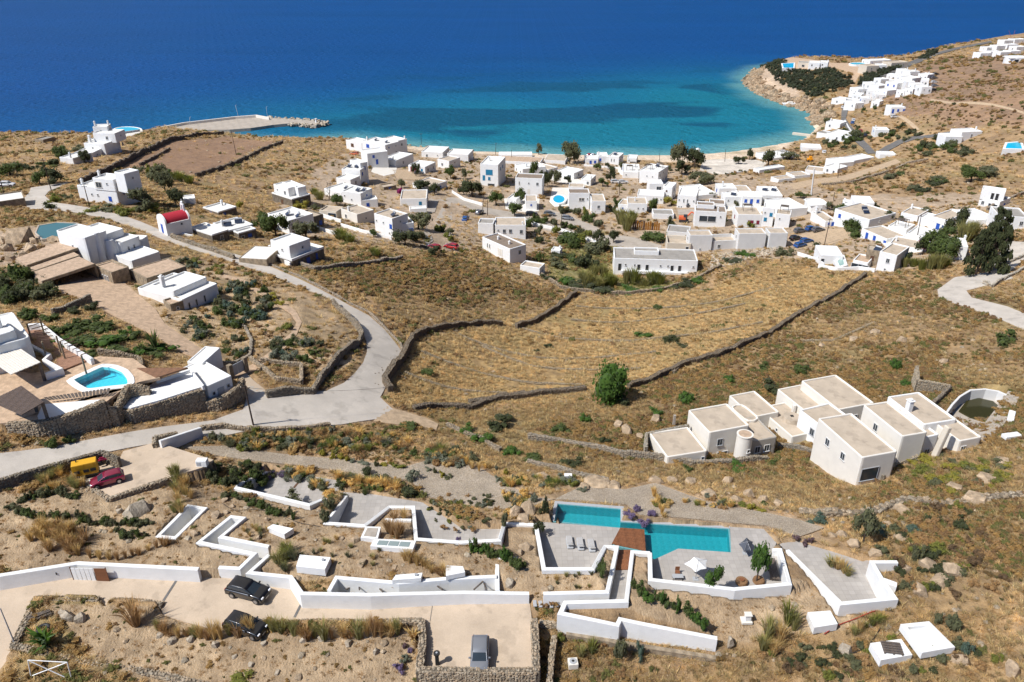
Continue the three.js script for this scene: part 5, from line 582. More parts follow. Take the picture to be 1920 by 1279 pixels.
H('white seafront house with narrow dark windows', [[1141, 292, 1161, 294, 15, 8]], { win: '0f.3/1.2tk 0f.55/1.2tk', solar: [[0, 0.4, 0.5]] });
H('white seafront house with sloping parapet', [[1176, 296, 1194, 297, 9, 7]], { win: '0f.2/0.7sk' });
H('broad white house with several timber pergolas on its roof', [[1168, 322, 1200, 323, 11, 14], [1200, 318, 1235, 323, 24, 12]], { perg: [[0, 0.4, 0.3, 2.6, 2], [0, 0.6, 0.7, 2.6, 2], [1, 0.3, 0.3, 2.6, 2], [1, 0.7, 0.7, 2.6, 2]], solar: [[1, 0.5, 0.8]], win: '1f.4/2sk 1f.7/2sk 0f.2/1.0sk' });
H('plain cream white house above the reeds and orange boards', [[1177, 381, 1214, 382, 19, 8], [1159, 382, 1177, 384, 16, 7]], { roof: mt.roofc, win: '0f.55/1.5sk 0f.8/1.6sk', chim: [[0, 0.4, 0.5]] });
H('white stepped house with planted terrace beside the yellow bush', [[1195, 365, 1245, 368, 14, 8], [1218, 344, 1244, 344, 22, 6], [1244, 349, 1261, 351, 24, 7]], { win: '1f.7/1.2bk 2f.4/1.4sn 2f.6/3.2sk 0f.9/1.0sk' });
H('low stone roofed shed beside the orange excavator', [[1225, 401, 1264, 402, 9, 6, rg]], {});
H('white house with two doors and a rooftop antenna', [[1271, 365, 1306, 368, 22, 10], [1306, 367, 1346, 363, 9, 14]], { win: '0f.1/1.6sk 0f.35/1.4tk 0f.55/1.4tk 0f.88/1.6sk 0f.12/4.2sk 0f.25/4.2sk', chim: [[1, 0.5, 0.5]] });
H('white house with brown tile roof and dark glazed balcony', [[1304, 395, 1363, 398, 28, 7, rb], [1307, 383, 1340, 385, '+1', 4, rb]], { win: '0f.28/1.6lk 0f.55/1.6lk 0f.82/1.4sk', chim: [[0, 0.72, 0.1]] });
H('low white annex with brown roof behind the balcony house', [[1330, 381, 1360, 383, 11, 6, rb]], { win: '0f.8/0.8wn' });
H('white house with blue shutters and rooftop chimney', [[1392, 368, 1430, 369, 19, 7], [1360, 369, 1392, 369, 19, 6], [1349, 353, 1382, 353, 14, 7]], { chim: [[2, 0.3, 0.5, 1.6]], win: '0f.2/1.1wb 0f.48/1.0db 0f.8/1.1wb 1f.2/1.0sk 1f.6/1.2ww', solar: [[1, 0.6, 0.5]] });
H('white house with cream roof between two taller blocks', [[1382, 358, 1410, 358, 9, 8, rc]], {});
H('white house with brown wooden windows and roof panels', [[1430, 366, 1468, 367, 16, 12]], { solar: [[0, 0.3, 0.6], [0, 0.75, 0.6]], win: '0f.35/1.2bn 0f.75/1.2bn' });
H('long white roof sloping beside the parking yard', [[1468, 393, 1515, 389, 15, 12]], { win: '0f.3/1.2sk', chim: [] });
H('white house with rounded end below the dry hill', [[1520, 384, 1556, 384, 13, 8, { r: 2.4 }]], { win: '0f.4/1.2tk 0f.6/1.2tk' });
H('white house with maroon shutters and open roof terrace', [[1384, 402, 1430, 403, 23, 9, rc]], { win: '0f.55/2.0bm 0f.85/2.0wm 0l.5/1.6wm', perg: [[0, 0.5, 0.6, 3, 2]] });
H('narrow tall white house with teal shutters', [[1432, 389, 1453, 391, 34, 6]], { win: '0f.3/3.4wt 0f.75/1.6wt 0f.2/1.4sk' });
H('white house with a curved blue mural at the parking yard', [[1455, 400, 1483, 403, 25, 6, rc]], { win: '0f.3/1.4sk 0r.5/3.0db', perg: [[0, 0.5, 0.6, 2.5, 2]] });
H('long blank white wall building, left block with open yard', [[1294, 441, 1337, 441, 30, 5, rc], [1251, 455, 1296, 457, 18, 7, { mat: mt.cream, roof: mt.roofc, par: 1.2 }], [1250, 433, 1292, 437, 8, 7, rg]], { mat: mt.greyw, win: '1f.85/1.0dk' });
H('long blank white wall building, right block above the rubble', [[1386, 438, 1438, 438, 28, 5, rc], [1337, 452, 1386, 450, 16, 6, { mat: mt.greyw, par: 1.0, roof: mt.roofc }], [1444, 437, 1478, 437, 27, 5, rc]], { mat: mt.greyw });
H('long modern white block with a row of dark doors above the reeds', [[1152, 484, 1309, 489, 28, 9, rg], [1190, 470, 1236, 471, '+0.9', 3, rg]], { win: '0f.07/1.5dk 0f.14/1.6sk 0f.25/1.6sk 0f.3/1.6dk 0f.4/1.6dk 0f.56/1.6sk 0f.65/1.6sk 0f.7/1.6dk 0f.79/1.6dk 0f.95/1.6sk 0f.6/4.3dk 0f.68/4.3dk 0f.78/4.3dk', after: (gp, B, on) => { const b = B[0]; on(b, 0, b.h - 3.75, b.d / 2 + 0.5, (x, y, z, a) => { const m = mesh('balcony', box(b.w * 0.82, 0.75, 1.0), mt.white, gp); m.position.set(x, y, z); m.rotation.y = a; }); on(b, b.w * 0.16, b.h - 5.4, b.d / 2 + 1.6, (x, y, z, a) => { const m = mesh('stair_wall', soup([[-2.2, 2, 0], [-2.2, -1.5, 0], [3, -1.5, 0], [-2.2, 2, -1], [3, -1.5, -1], [-2.2, -1.5, -1], [-2.2, 2, 0], [3, -1.5, 0], [3, -1.5, -1], [-2.2, 2, 0], [3, -1.5, -1], [-2.2, 2, -1]]), mt.white, gp); m.position.set(x, y, z); m.rotation.y = a; }); } });
H('long low white house with brown roof stepping down the slope', [[904, 444, 956, 467, 24, 6, rb]], { win: '0f.2/1.2tw 0f.28/1.2tw 0f.62/1.2dw 0f.7/1.2dw 0r.6/1.2wk', chim: [[0, 0.3, 0.5, 0.5], [0, 0.7, 0.5, 0.5]] });
H('small white wedge annex at the lower end of brown roofed house', [[975, 497, 1012, 503, 12, 4, rc]], { win: '0r.5/1sk' });
H('white house with grey roof above the paved ramp', [[928, 422, 986, 422, 23, 8, { roof: mt.roofc }]], { win: '0f.3/1.4wg 0f.5/1.4wg 0f.85/1.6wg 0f.1/1.4sk', chim: [[0, 0.9, 0.2, 0.5]] });
H('white carport with grey shade roof beside the ramp house', [[896, 418, 925, 419, 20, 5, rg]], {});
H('tiny white chapel like hut in the green hollow', [[1033, 468, 1050, 470, 8, 3]], { chim: [[0, 0.85, 0.5, 0.8]], win: '0f.3/0.6sk' });
// right cluster
H('white house with blue awning beside bougainvillea', [[1548, 415, 1571, 414, 9, 10]], { win: '0f.3/0.5sb 0f.75/0.4bb', chim: [[0, 0.3, 0.9, 1.8]], roof: mt.roofc });
H('large white house with rounded corners under the dry field', [[1604, 379, 1641, 381, 16, 8], [1582, 384, 1604, 386, 9, 7]], { r: 0.5, chim: [[1, 0.1, 0.5, 1.2]], win: '0f.5/1.6sk 0f.8/0.9sk' });
H('white house with rooftop cacti and antennas', [[1631, 412, 1681, 399, 15, 13, rc]], { solar: [[0, 0.4, 0.4], [0, 0.6, 0.6]], win: '0f.4/1.2sk' });
H('white house with three tall blue doors in a row', [[1616, 428, 1663, 448, 13, 8, rc]], { win: '0f.25/0.6db 0f.55/0.6db 0f.95/0.7wb' });
H('white pool house with stone tower and brown pergola roof', [[1540, 478, 1582, 480, 16, 8], [1627, 468, 1650, 471, 28, 4.5, { mat: S, roof: mt.roofc }], [1600, 487, 1628, 493, 14, 6, { roof: mt.roofsand }]], { win: '1f.5/1.6wn 1f.5/4.4dk 2f.3/0.8lk 2f.75/0.8lk 0f.1/1.0dk', solar: [[1, 0.8, 0.2]] });
H('tall white house at the end of the row with two small windows', [[1650, 471, 1683, 479, 32, 9, rc]], { win: '0f.55/1.4wk 0f.5/4.2sk' });
H('white house with blue door behind the dark conifers', [[1746, 405, 1776, 413, 24, 12, rc]], { win: '0f.55/1.6db 0f.85/1.8sb' });
H('white two storey house with steps on the far right slope', [[1838, 369, 1876, 378, 14, 7, rc], [1842, 354, 1886, 360, '+2.7', 4.5]], { win: '0f.2/1.0wk 0f.7/1.2lk 1f.5/0.8dk 1f.7/0.8dk' });
H('large white building cut by the right edge', [[1874, 404, 1930, 408, 24, 9, rg]], { win: '0f.4/1.2wk 0f.8/1.2wk' });
H('grey flat roof next to the building at the right edge', [[1830, 413, 1874, 409, 8, 10, { roof: mt.greyw, par: 0.08 }]], {});
H('white house with a blue door hidden behind dark trees', [[1782, 459, 1816, 463, 26, 7]], { win: '0f.3/4wb', chim: [[0, 0.9, 0.8]] });
H('low white courtyard house with reed shade in the right cluster', [[1665, 423, 1700, 431, 11, 7]], { perg: [[0, 0.5, 0.5, 3, 2.5]], win: '0f.1/0.8sk' });
H('white flat house left of the tall utility pole', [[1700, 437, 1746, 447, 14, 9]], { win: '0f.6/1.0sk' });
H('white cube house right above the tall utility pole', [[1724, 406, 1746, 411, 16, 6]], {});
H('long low white terrace roof in front of the blue doors', [[1668, 456, 1736, 469, 9, 8, rc]], { chim: [[0, 0.1, 0.5, 0.7]] });
H('low white house uphill of the rooftop cacti', [[1690, 398, 1722, 405, 12, 9, rc]], { chim: [[0, 0.1, 0.8, 1]] });
// beach and far shore
H('long narrow white shed beside the pale beach car park', [[1424, 319, 1472, 312, 6, 4]], { win: '0f.2/0.6sk 0f.4/0.6sk 0f.6/0.6sk' });
H('low white beach taverna under pine trees', [[1446, 297, 1500, 291, 5, 12]], { perg: [[0, 0.6, 0.3, 5, 3]] });
H('white umbrella shaped beach hall by the rocks', [[1504, 276, 1541, 278, 5, 9]], {});
H('row of pale sheds, nearest the lattice mast', [[1460, 337, 1492, 333, 6, 5, rc]], {});
H('row of pale sheds, middle one with brown slats', [[1490, 330, 1520, 327, 6, 6, rc]], {});
H('row of pale sheds, farthest behind the mast', [[1510, 318, 1545, 322, 6, 8, rc]], {});
H('white farmhouse with arched window beside the dirt track', [[1545, 311, 1571, 317, 11, 8], [1575, 306, 1602, 303, 9, 9]], { win: '0f.3/0.9wk 0f.75/1.0wk 1f.4/0.9bk' });
H('white roofed yard buildings beside the road junction', [[1602, 301, 1640, 294, 6, 7], [1650, 289, 1682, 290, 5, 6]], {});
H('white waterfront hotel terraces below the bend in the road', [[1550, 249, 1591, 256, 13, 12], [1549, 228, 1576, 232, 12, 9], [1532, 248, 1550, 251, 8, 7, rg]], { win: '0f.5/1.2wk 0f.75/1.2wk 1f.3/1.2wk', chim: [[1, 0.1, 0.5]] });
H('white taverna with terrace wall above the rocky shore', [[1560, 184, 1586, 188, 8, 9]], { win: '0f.4/1wk' });
H('white house with blue doors below the far hillside village', [[1672, 201, 1699, 201, 10, 7]], { win: '0f.15/1.0db 0f.5/1.0wb 0f.9/1.0db', chim: [[0, 0.9, 0.5]] });
H('lone white house among scrub inside the road loop', [[1642, 243, 1669, 244, 9, 7]], { win: '0f.5/1sk 0f.8/1sk', chim: [[0, 0.1, 0.5]] });
H('white farmhouse above the far pool, lower block', [[1774, 256, 1806, 256, 15, 7]], { win: '0f.3/1.4wk 0f.7/1.4wk' });
H('white farmhouse above the far pool, upper block', [[1804, 248, 1843, 246, 10, 7]], { win: '0f.5/1.0wk', chim: [[0, 0.95, 0.5]] });
H('round white modern house at the right edge of far hill', [[1896, 108, 1935, 108, 9, 10, { r: 4 }]], { win: '0f.3/1.0lk 0f.6/1.0lk' });
H('stone villa wing beside the headland pool', [[1497, 117, 1517, 118, 9, 10, { mat: mt.cream, roof: mt.roofg }]], { win: '0f.5/1.4bk' });
H('white villa block on the wooded headland', [[1517, 117, 1538, 118, 12, 10], [1536, 116, 1553, 117, 13, 9]], { win: '0f.3/1.2wk 0f.7/3dk 1f.4/1.2wk', chim: [[1, 0.9, 0.5]] });
H('cream stone villa at the neck of the headland', [[1626, 124, 1649, 123, 13, 9, { mat: mt.cream, roof: mt.roofc }], [1649, 122, 1664, 122, 9, 8]], { win: '0f.4/1.2wk 1f.5/1.2wk' });
H('long white villa roofs along the far headland shore', [[1632, 114, 1672, 112, 7, 9], [1672, 118, 1704, 116, 9, 9, { mat: mt.cream, roof: mt.roofc }]], { win: '1f.3/1wk 1f.7/1wk' });
{ const R = RNG(404); const cl = [[1597, 188], [1613, 193], [1607, 177], [1626, 184], [1642, 190], [1619, 167], [1635, 170], [1651, 177], [1641, 157], [1657, 160], [1673, 169], [1689, 169], [1705, 166], [1660, 148], [1676, 152], [1692, 155], [1708, 153], [1724, 158], [1739, 163], [1672, 140], [1688, 142], [1704, 143], [1720, 146], [1735, 150], [1700, 132], [1716, 134], [1731, 139]];
  cl.forEach(([x, y]) => { const w = 15 + R() * 5, s = (R() - 0.5) * 3; H('white cubic house in the dense far hillside village', [[x - w / 2, y - s, x + w / 2, y + s, 9 + R() * 4, 6 + R() * 3]], { grp: 'dense hillside village', win: `0f${(0.2 + R() * 0.2).toFixed(2)}/1.2sk 0f${(0.6 + R() * 0.3).toFixed(2)}/1.3wk`, chim: R() > 0.6 ? [[0, 0.8, 0.4]] : [] }); });
  [[1850, 100], [1869, 97], [1887, 98], [1906, 96], [1861, 89], [1880, 86], [1900, 84], [1917, 88], [1895, 76], [1914, 74]].forEach(([x, y]) => { const w = 17 + R() * 6; H('small white house on the far right hilltop by the sea', [[x - w / 2, y, x + w / 2, y - 1, 6 + R() * 3, 7]], { grp: 'far hilltop houses', win: '0f.3/1.0sk 0f.7/1.0sk' }); }); }
// the red-vaulted chapel
{ const A = level(310, 421, 39.6), Bp = level(357, 410, 39.6), w = Math.hypot(A.x - Bp.x, A.z - Bp.z), yaw = Math.atan2(-(Bp.z - A.z), Bp.x - A.x), d = 4.8, ch = group('chapel', 'small white chapel with a red barrel roof beside the road', 'chapel', [A.x, base(A.x, A.z), A.z], yaw), e = 39.6 - ch.position.y; mesh('wall', join([box(w, e + 1.5, d, w / 2, (e - 1.5) / 2, -d / 2)]), mt.white, ch);
  const vault = new THREE.CylinderGeometry(d / 2 - 0.25, d / 2 - 0.25, w - 0.5, 20, 1, false, 0, Math.PI); vault.rotateZ(Math.PI / 2); mesh('vault', put(uvBox(vault.scale(1, 0.8, 1)), w / 2, e, -d / 2, 0, 0, 0), mt.redroof, ch);
  for (const k of [0, 1]) { const s = new THREE.Shape(); s.moveTo(-d / 2, 0); s.lineTo(d / 2, 0); s.lineTo(d / 2, 0.3); s.absellipse(0, 0.3, d / 2, d * 0.34, 0, Math.PI); s.lineTo(-d / 2, 0); mesh('gable', put(uvBox(new THREE.ExtrudeGeometry(s, { depth: 0.35, bevelEnabled: false })), k ? w - 0.35 : 0, e - 0.05, -d / 2, Math.PI / 2), mt.white, ch); }
  opening(ch, 's', mt.darkw, w * 0.62, e - 0.4, 0, 0); opening(ch, 'd', mt.blue, 0, e - 0.5, -d / 2, -Math.PI / 2);
  const bt = new THREE.Group(); bt.name = 'bell_gable'; bt.position.set(w - 0.4, e + 1.9, -d / 2); ch.add(bt); mesh('arch', join([rbox(0.4, 1.4, 0.35, 0.05, 0, 0.4, -0.6), rbox(0.4, 1.4, 0.35, 0.05, 0, 0.4, 0.6), rbox(0.4, 0.4, 1.6, 0.08, 0, 1.2, 0), rbox(0.35, 0.7, 0.8, 0.15, 0, 1.6, 0)]), mt.white, bt); mesh('cross', join([box(0.06, 0.6, 0.06, 0, 2.2, 0), box(0.06, 0.06, 0.36, 0, 2.3, 0)]), mt.white, bt); mesh('bell', cyl(0.1, 0.2, 0.35, 0, 0.75, 0, 8), mt.metal, bt); }
// pools of the village
function ovalPool(label, cx, cy, rx, ry, lift, col = [0.0, 0.42, 0.62], poly) { const c = G(cx, cy), p = poly ? poly.map(([a, b]) => level(a, b, c.y + lift)).map(q => [q.x - c.x, q.z - c.z]) : Array.from({ length: 22 }, (_, k) => { const q = level(cx + rx * Math.cos(k / 22 * 6.2832), cy + ry * Math.sin(k / 22 * 6.2832), c.y + lift); return [q.x - c.x, q.z - c.z]; }), gp = group('village_pool', label, 'pool', c.toArray()); mesh('water', slab(p, lift, 0.5), M(col, 0.07), gp); mesh('rim', wallGeo(p.map(q => [q[0] * 1.08, lift + 0.12, q[1] * 1.08]), -2, 0.9, true), mt.white, gp); return gp; }
ovalPool('bright blue oval pool of the brown roofed villa', 1048, 373, 12, 7.5, 1.2, [0.0, 0.38, 0.6]);
ovalPool('pale blue oval pool at the cliff edge villa', 239, 243, 24, 5, 0.8, [0.06, 0.5, 0.66]);
ovalPool('rectangular blue pool on the wooded headland', 1478, 123, 11, 4, 1, [0.0, 0.45, 0.7], [[1467, 119], [1489, 118], [1488, 127], [1469, 127]]);
ovalPool('thin pale pool on the far headland terrace', 1608, 119, 14, 2, 1.5, [0.05, 0.5, 0.6]);
ovalPool('bright blue pool at the far right edge', 1899, 274, 16, 5, 1, [0.0, 0.5, 0.75], [[1884, 278], [1888, 268], [1914, 266], [1918, 279]]);
ovalPool('pale green pool beside the stone tower house', 1583, 491, 10, 8, 1.2, [0.28, 0.42, 0.38], [[1568, 489], [1582, 480], [1586, 496], [1574, 500]]);
// ---------------------------------------------------------------- plants
function surf(px, py) { let best = G(px, py); for (const p of pads) { const q = p.at(px, py); if (inPoly(p.poly, q.x, q.z) && p.cut < 1 && q.z > best.z) best = q; } return best; }
function leafGeo(seed, n, place, size, flat = 0.35, core) {      // many leaf-sized faces; each keeps its own tint
  const r = RNG(seed), P = [], N = [], C = [], U = [], a = V(), b = V(), nn = V();
  for (let i = 0; i < n; i++) { const [p, out] = place(r, i), s = size * (0.6 + 0.8 * r()); nn.set(r() - 0.5, r() - 0.3, r() - 0.5).normalize().lerp(out, 0.45).normalize(); a.set(r() - 0.5, r() - 0.5, r() - 0.5).cross(nn).normalize(); b.crossVectors(nn, a); const sh = nn.clone().lerp(out, flat * 0.3).normalize(), t = 0.72 + 0.56 * r(), w = [t * (0.95 + 0.12 * r()), t, t * 0.95]; const q = [[-0.5, 0], [0.05, -0.32], [0.5, 0], [0.0, 0.34]].map(([u, v]) => [p.x + (a.x * u + b.x * v) * s, p.y + (a.y * u + b.y * v) * s, p.z + (a.z * u + b.z * v) * s]); for (const k of [0, 1, 2, 0, 2, 3]) { P.push(...q[k]); N.push(sh.x, sh.y, sh.z); C.push(...w); U.push(0, 0); } }
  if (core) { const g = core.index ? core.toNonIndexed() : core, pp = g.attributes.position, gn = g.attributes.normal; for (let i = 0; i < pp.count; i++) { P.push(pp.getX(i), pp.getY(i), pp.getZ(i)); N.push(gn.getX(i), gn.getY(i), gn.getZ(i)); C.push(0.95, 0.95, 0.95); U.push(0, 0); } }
  const g = new THREE.BufferGeometry(); g.setAttribute('position', new THREE.Float32BufferAttribute(P, 3)); g.setAttribute('normal', new THREE.Float32BufferAttribute(N, 3)); g.setAttribute('color', new THREE.Float32BufferAttribute(C, 3)); g.setAttribute('uv', new THREE.Float32BufferAttribute(U, 2)); return g;
}
function blob(seed, rx, ry, x = 0, y = 0, z = 0, det = 2) { const r = RNG(seed), g = new THREE.IcosahedronGeometry(1, det), p = g.attributes.position, o = [r() * 9, r() * 9]; for (let i = 0; i < p.count; i++) { const k = 0.72 + 0.5 * fbm(p.getX(i) * 1.7 + o[0] + p.getY(i), p.getZ(i) * 1.7 + o[1], 3); p.setXYZ(i, p.getX(i) * rx * k + x, p.getY(i) * ry * k + y, p.getZ(i) * rx * k + z); } g.computeVertexNormals(); return g; }
const inBall = (lobes) => (r) => { const L = lobes[Math.floor(r() * lobes.length)], d = V(r() - 0.5, r() - 0.5, r() - 0.5).normalize(), k = Math.pow(r(), 0.3); return [V(L[0] + d.x * L[3] * k, Math.max(0.02, L[1] + d.y * L[4] * k), L[2] + d.z * L[3] * k), V(d.x, d.y + 0.25, d.z).normalize()]; };
const lobesOf = (seed, n, spread, y0, y1, s) => { const r = RNG(seed); return Array.from({ length: n }, () => { const a = r() * 6.283, q = Math.sqrt(r()) * spread, k = s * (0.7 + 0.6 * r()); return [Math.cos(a) * q, lerp(y0, y1, r()), Math.sin(a) * q, k, k * 0.85]; }); };
// unit plants: radius about 1, height about 1
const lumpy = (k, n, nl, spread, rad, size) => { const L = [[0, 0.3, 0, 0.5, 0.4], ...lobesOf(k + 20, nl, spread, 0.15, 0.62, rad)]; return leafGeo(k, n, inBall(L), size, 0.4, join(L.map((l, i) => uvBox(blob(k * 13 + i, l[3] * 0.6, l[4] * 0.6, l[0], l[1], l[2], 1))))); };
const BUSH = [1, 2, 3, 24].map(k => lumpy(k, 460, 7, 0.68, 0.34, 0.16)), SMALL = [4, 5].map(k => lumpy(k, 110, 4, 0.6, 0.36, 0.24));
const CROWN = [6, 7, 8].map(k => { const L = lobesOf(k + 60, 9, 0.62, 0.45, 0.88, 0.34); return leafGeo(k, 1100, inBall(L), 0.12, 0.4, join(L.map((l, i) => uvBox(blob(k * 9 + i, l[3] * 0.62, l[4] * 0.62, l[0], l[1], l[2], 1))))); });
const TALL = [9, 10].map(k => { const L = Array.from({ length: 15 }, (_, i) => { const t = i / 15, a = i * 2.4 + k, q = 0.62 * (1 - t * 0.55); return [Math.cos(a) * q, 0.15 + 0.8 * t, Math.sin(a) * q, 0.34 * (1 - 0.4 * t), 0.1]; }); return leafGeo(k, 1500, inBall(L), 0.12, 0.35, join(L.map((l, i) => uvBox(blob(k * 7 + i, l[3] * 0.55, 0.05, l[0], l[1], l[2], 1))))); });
function bladeGeo(seed, n, spread, bend, w, up = 0.75) { const r = RNG(seed), P = [], N = [], C = [], U = []; for (let i = 0; i < n; i++) { const a = r() * 6.283, q = r() * spread, h = (up + (1 - up) * r()), b = bend * (0.4 + r()), x0 = Math.cos(a) * q * 0.4, z0 = Math.sin(a) * q * 0.4, x1 = Math.cos(a) * (q * 0.7 + b * 0.4), z1 = Math.sin(a) * (q * 0.7 + b * 0.4), x2 = Math.cos(a) * (q + b), z2 = Math.sin(a) * (q + b), tx = -Math.sin(a + r()) * w, tz = Math.cos(a + r()) * w, t = 0.7 + 0.6 * r(); const A = [x0 - tx, 0, z0 - tz], B = [x0 + tx, 0, z0 + tz], Cc = [x1 - tx, h * 0.7, z1 - tz], Dd = [x1 + tx, h * 0.7, z1 + tz], E = [x2, h, z2]; for (const v of [A, B, Cc, B, Dd, Cc, Cc, Dd, E]) { P.push(...v); C.push(t, t * (0.95 + 0.1 * r()), t * 0.95); U.push(0, 0); } } const g = new THREE.BufferGeometry(); g.setAttribute('position', new THREE.Float32BufferAttribute(P, 3)); g.setAttribute('color', new THREE.Float32BufferAttribute(C, 3)); g.setAttribute('uv', new THREE.Float32BufferAttribute(U, 2)); g.computeVertexNormals(); return g; }
const TUFT = [11, 12].map(k => bladeGeo(k, 90, 0.6, 0.6, 0.03)), REED = [13, 14].map(k => bladeGeo(k, 260, 0.85, 0.14, 0.028, 0.65)), WISP = [15, 16].map(k => bladeGeo(k, 34, 0.75, 0.5, 0.035, 0.5)), AGAVE = [17].map(k => bladeGeo(k, 34, 0.2, 0.75, 0.09, 0.4));
const LM = (r, g, b) => M([r, g, b], 1, { vertexColors: true, transmission: 0.5, thickness: 0, specularIntensity: 0.3 });
const PC = { dark: LM(0.068, 0.08, 0.03), green: LM(0.092, 0.126, 0.03), bright: LM(0.08, 0.155, 0.022), olive: LM(0.145, 0.15, 0.074), grey: LM(0.21, 0.225, 0.16), yellow: LM(0.33, 0.29, 0.045), lime: LM(0.2, 0.21, 0.04), gold: LM(0.72, 0.49, 0.17), straw: LM(0.58, 0.41, 0.17), rust: LM(0.42, 0.26, 0.115), brown: LM(0.18, 0.115, 0.06), purple: LM(0.21, 0.155, 0.27), mauve: LM(0.19, 0.12, 0.13), magenta: LM(0.36, 0.03, 0.18), reed: LM(0.3, 0.28, 0.095), teal: LM(0.1, 0.15, 0.11), white: LM(0.6, 0.62, 0.55) };
const HUE = new Map([['dark', 'dark green'], ['green', 'mid green'], ['bright', 'bright green'], ['olive', 'olive green'], ['grey', 'grey green'], ['yellow', 'yellow green'], ['lime', 'lime green'], ['gold', 'golden'], ['straw', 'straw coloured'], ['rust', 'rusty brown'], ['brown', 'brown'], ['purple', 'purple'], ['mauve', 'dull purple'], ['reed', 'pale green'], ['teal', 'blue green']].map(([k, w]) => [PC[k], w]));
let plantSeed = 900;
// list rows: [px, py, width px, height px]; py is where the plant meets the ground
function plants(name, label, cat, grp, geos, mat, list, o = {}) {
  const uniq = list.length === 1; list.forEach(([px, py, w, h, lb]) => { const r = RNG(++plantSeed), p = surf(px, py), s = scaleAt(p), cs = Math.hypot(p.x, p.z) / Math.hypot(p.x, p.z, EYE - p.y), R = w / 2 / s * 1.12, Hh = Math.max(0.2, (h - w * 0.25 * (EYE - p.y) / Math.hypot(p.x, p.z, EYE - p.y)) / (s * cs)) * 1.05; p.y = Math.max(ground(p.x, p.z), p.y - 1) - 0.03;
    const turn = r() * 6.28, geo = geos[Math.floor(r() * geos.length)], mm = Array.isArray(mat) ? mat[Math.floor(r() * mat.length)] : mat, hue = Array.isArray(mat) && /^(shrub|tuft|plant|little|tall grass|long grass|dry grass|tree|leafy)/.test(label) ? HUE.get(mm) + ' ' : ''; const gp = group(name, lb || hue + label, cat, p.toArray(), turn, uniq || lb ? undefined : grp), m = mesh(o.part || 'foliage', geo, mm, gp); m.scale.set(R * (0.9 + 0.25 * r()), Hh, R * (0.75 + 0.4 * r()));
    if (o.trunk) { const tg = join([cyl(0.035 * 1.0, 0.06, 0.6, 0, 0.3, 0, 7), ...[0, 1, 2, 3].map(i => bar(V(0, 0.45, 0), V(Math.cos(i * 1.6 + r()) * 0.4, 0.72, Math.sin(i * 1.6 + r()) * 0.4), 0.02, 5))]); const t = mesh('trunk', tg, mt.pole, gp); t.scale.set(R, Hh, R); }
    if (o.flower) { const f = mesh('flowers', SMALL[0], o.flower, gp); f.scale.set(R * 0.7, Hh * 0.6, R * 0.7); f.position.set(R * 0.25, Hh * 0.45, R * 0.2); } });
}
const around = (seed, cx, cy, rx, ry, n, w, h) => { const r = RNG(seed); return Array.from({ length: n }, () => { const a = r() * 6.283, q = Math.sqrt(r()), k = 0.75 + 0.5 * r(); return [cx + Math.cos(a) * q * rx, cy + Math.sin(a) * q * ry, w * k, h * k]; }); };
const row = (pts, w, h, step = 0, seed = 5) => { const r = RNG(seed + pts[0][0] * 7); if (!step) return pts.map(([a, b]) => [a, b, w * (0.8 + 0.4 * r()), h * (0.8 + 0.4 * r())]); const out = []; for (let i = 0; i < pts.length - 1; i++) { const [a, b] = pts[i], [c, d] = pts[i + 1], l = Math.hypot(c - a, d - b), n = Math.max(1, Math.round(l / step)); for (let k = 0; k < n; k++) out.push([lerp(a, c, (k + r() * 0.5) / n), lerp(b, d, (k + r() * 0.5) / n) + (r() - 0.5) * 6, w * (0.55 + 0.75 * r()), h * (0.6 + 0.7 * r())]); } return out; };
// near garden
plants('evergreen_shrub', 'shrub in the thicket left of the olive terrace', 'shrub', 'dark thicket by the olive terrace', BUSH, [PC.dark, PC.green, PC.olive], around(1, 440, 893, 55, 22, 22, 30, 22));
plants('olive_bush', 'grey green olive bush standing on the grey terrace', 'olive bush', '', BUSH, PC.olive, [[541, 934, 50, 30]]);
plants('olive_bush', 'olive bush hanging over the corner of white wall', 'olive bush', 'olive bushes on the wall corner', BUSH, PC.olive, [[622, 955, 34, 34], [612, 976, 30, 30]]);
plants('small_shrub', 'shrub in the row along the white terrace wall', 'shrub', 'row along the terrace wall', BUSH, [PC.green, PC.olive, PC.green], row([[425, 930], [460, 942], [500, 955], [560, 972]], 20, 16, 11));
plants('oleander', 'leafy oleander in the hedge above the sunken patio', 'oleander', 'oleander hedge above the patio', BUSH, [PC.green, PC.bright], row([[882, 1034], [920, 1042], [955, 1050], [980, 1072]], 26, 26, 10));
plants('oleander', 'oleander in the narrow white planter by the ramp', 'oleander', '', BUSH, PC.green, [[1130, 1078, 24, 38]]);
plants('oleander', 'leafy oleander in the hedge sloping below the pool terrace', 'oleander', 'oleander hedge below the pool', BUSH, [PC.green, PC.bright], row([[1186, 1100], [1215, 1122], [1260, 1140], [1300, 1160], [1326, 1186]], 26, 26, 11));
plants('patio_tree', 'small round tree on the pool terrace near the white sail', 'tree', '', CROWN, PC.bright, [[1338, 1098, 46, 48]], { part: 'crown', trunk: 1 });
plants('patio_tree', 'taller round tree with slim trunk beside the bench', 'tree', '', CROWN, PC.bright, [[1421, 1077, 46, 72]], { part: 'crown', trunk: 1 });
plants('grass_clump', 'clump of green and straw grass growing in the wedge terrace', 'grass', 'grass in the wedge terrace', TUFT, [PC.reed, PC.straw], [[1560, 1052, 30, 20], [1572, 1056, 34, 24], [1584, 1062, 32, 22], [1592, 1068, 26, 18]]);
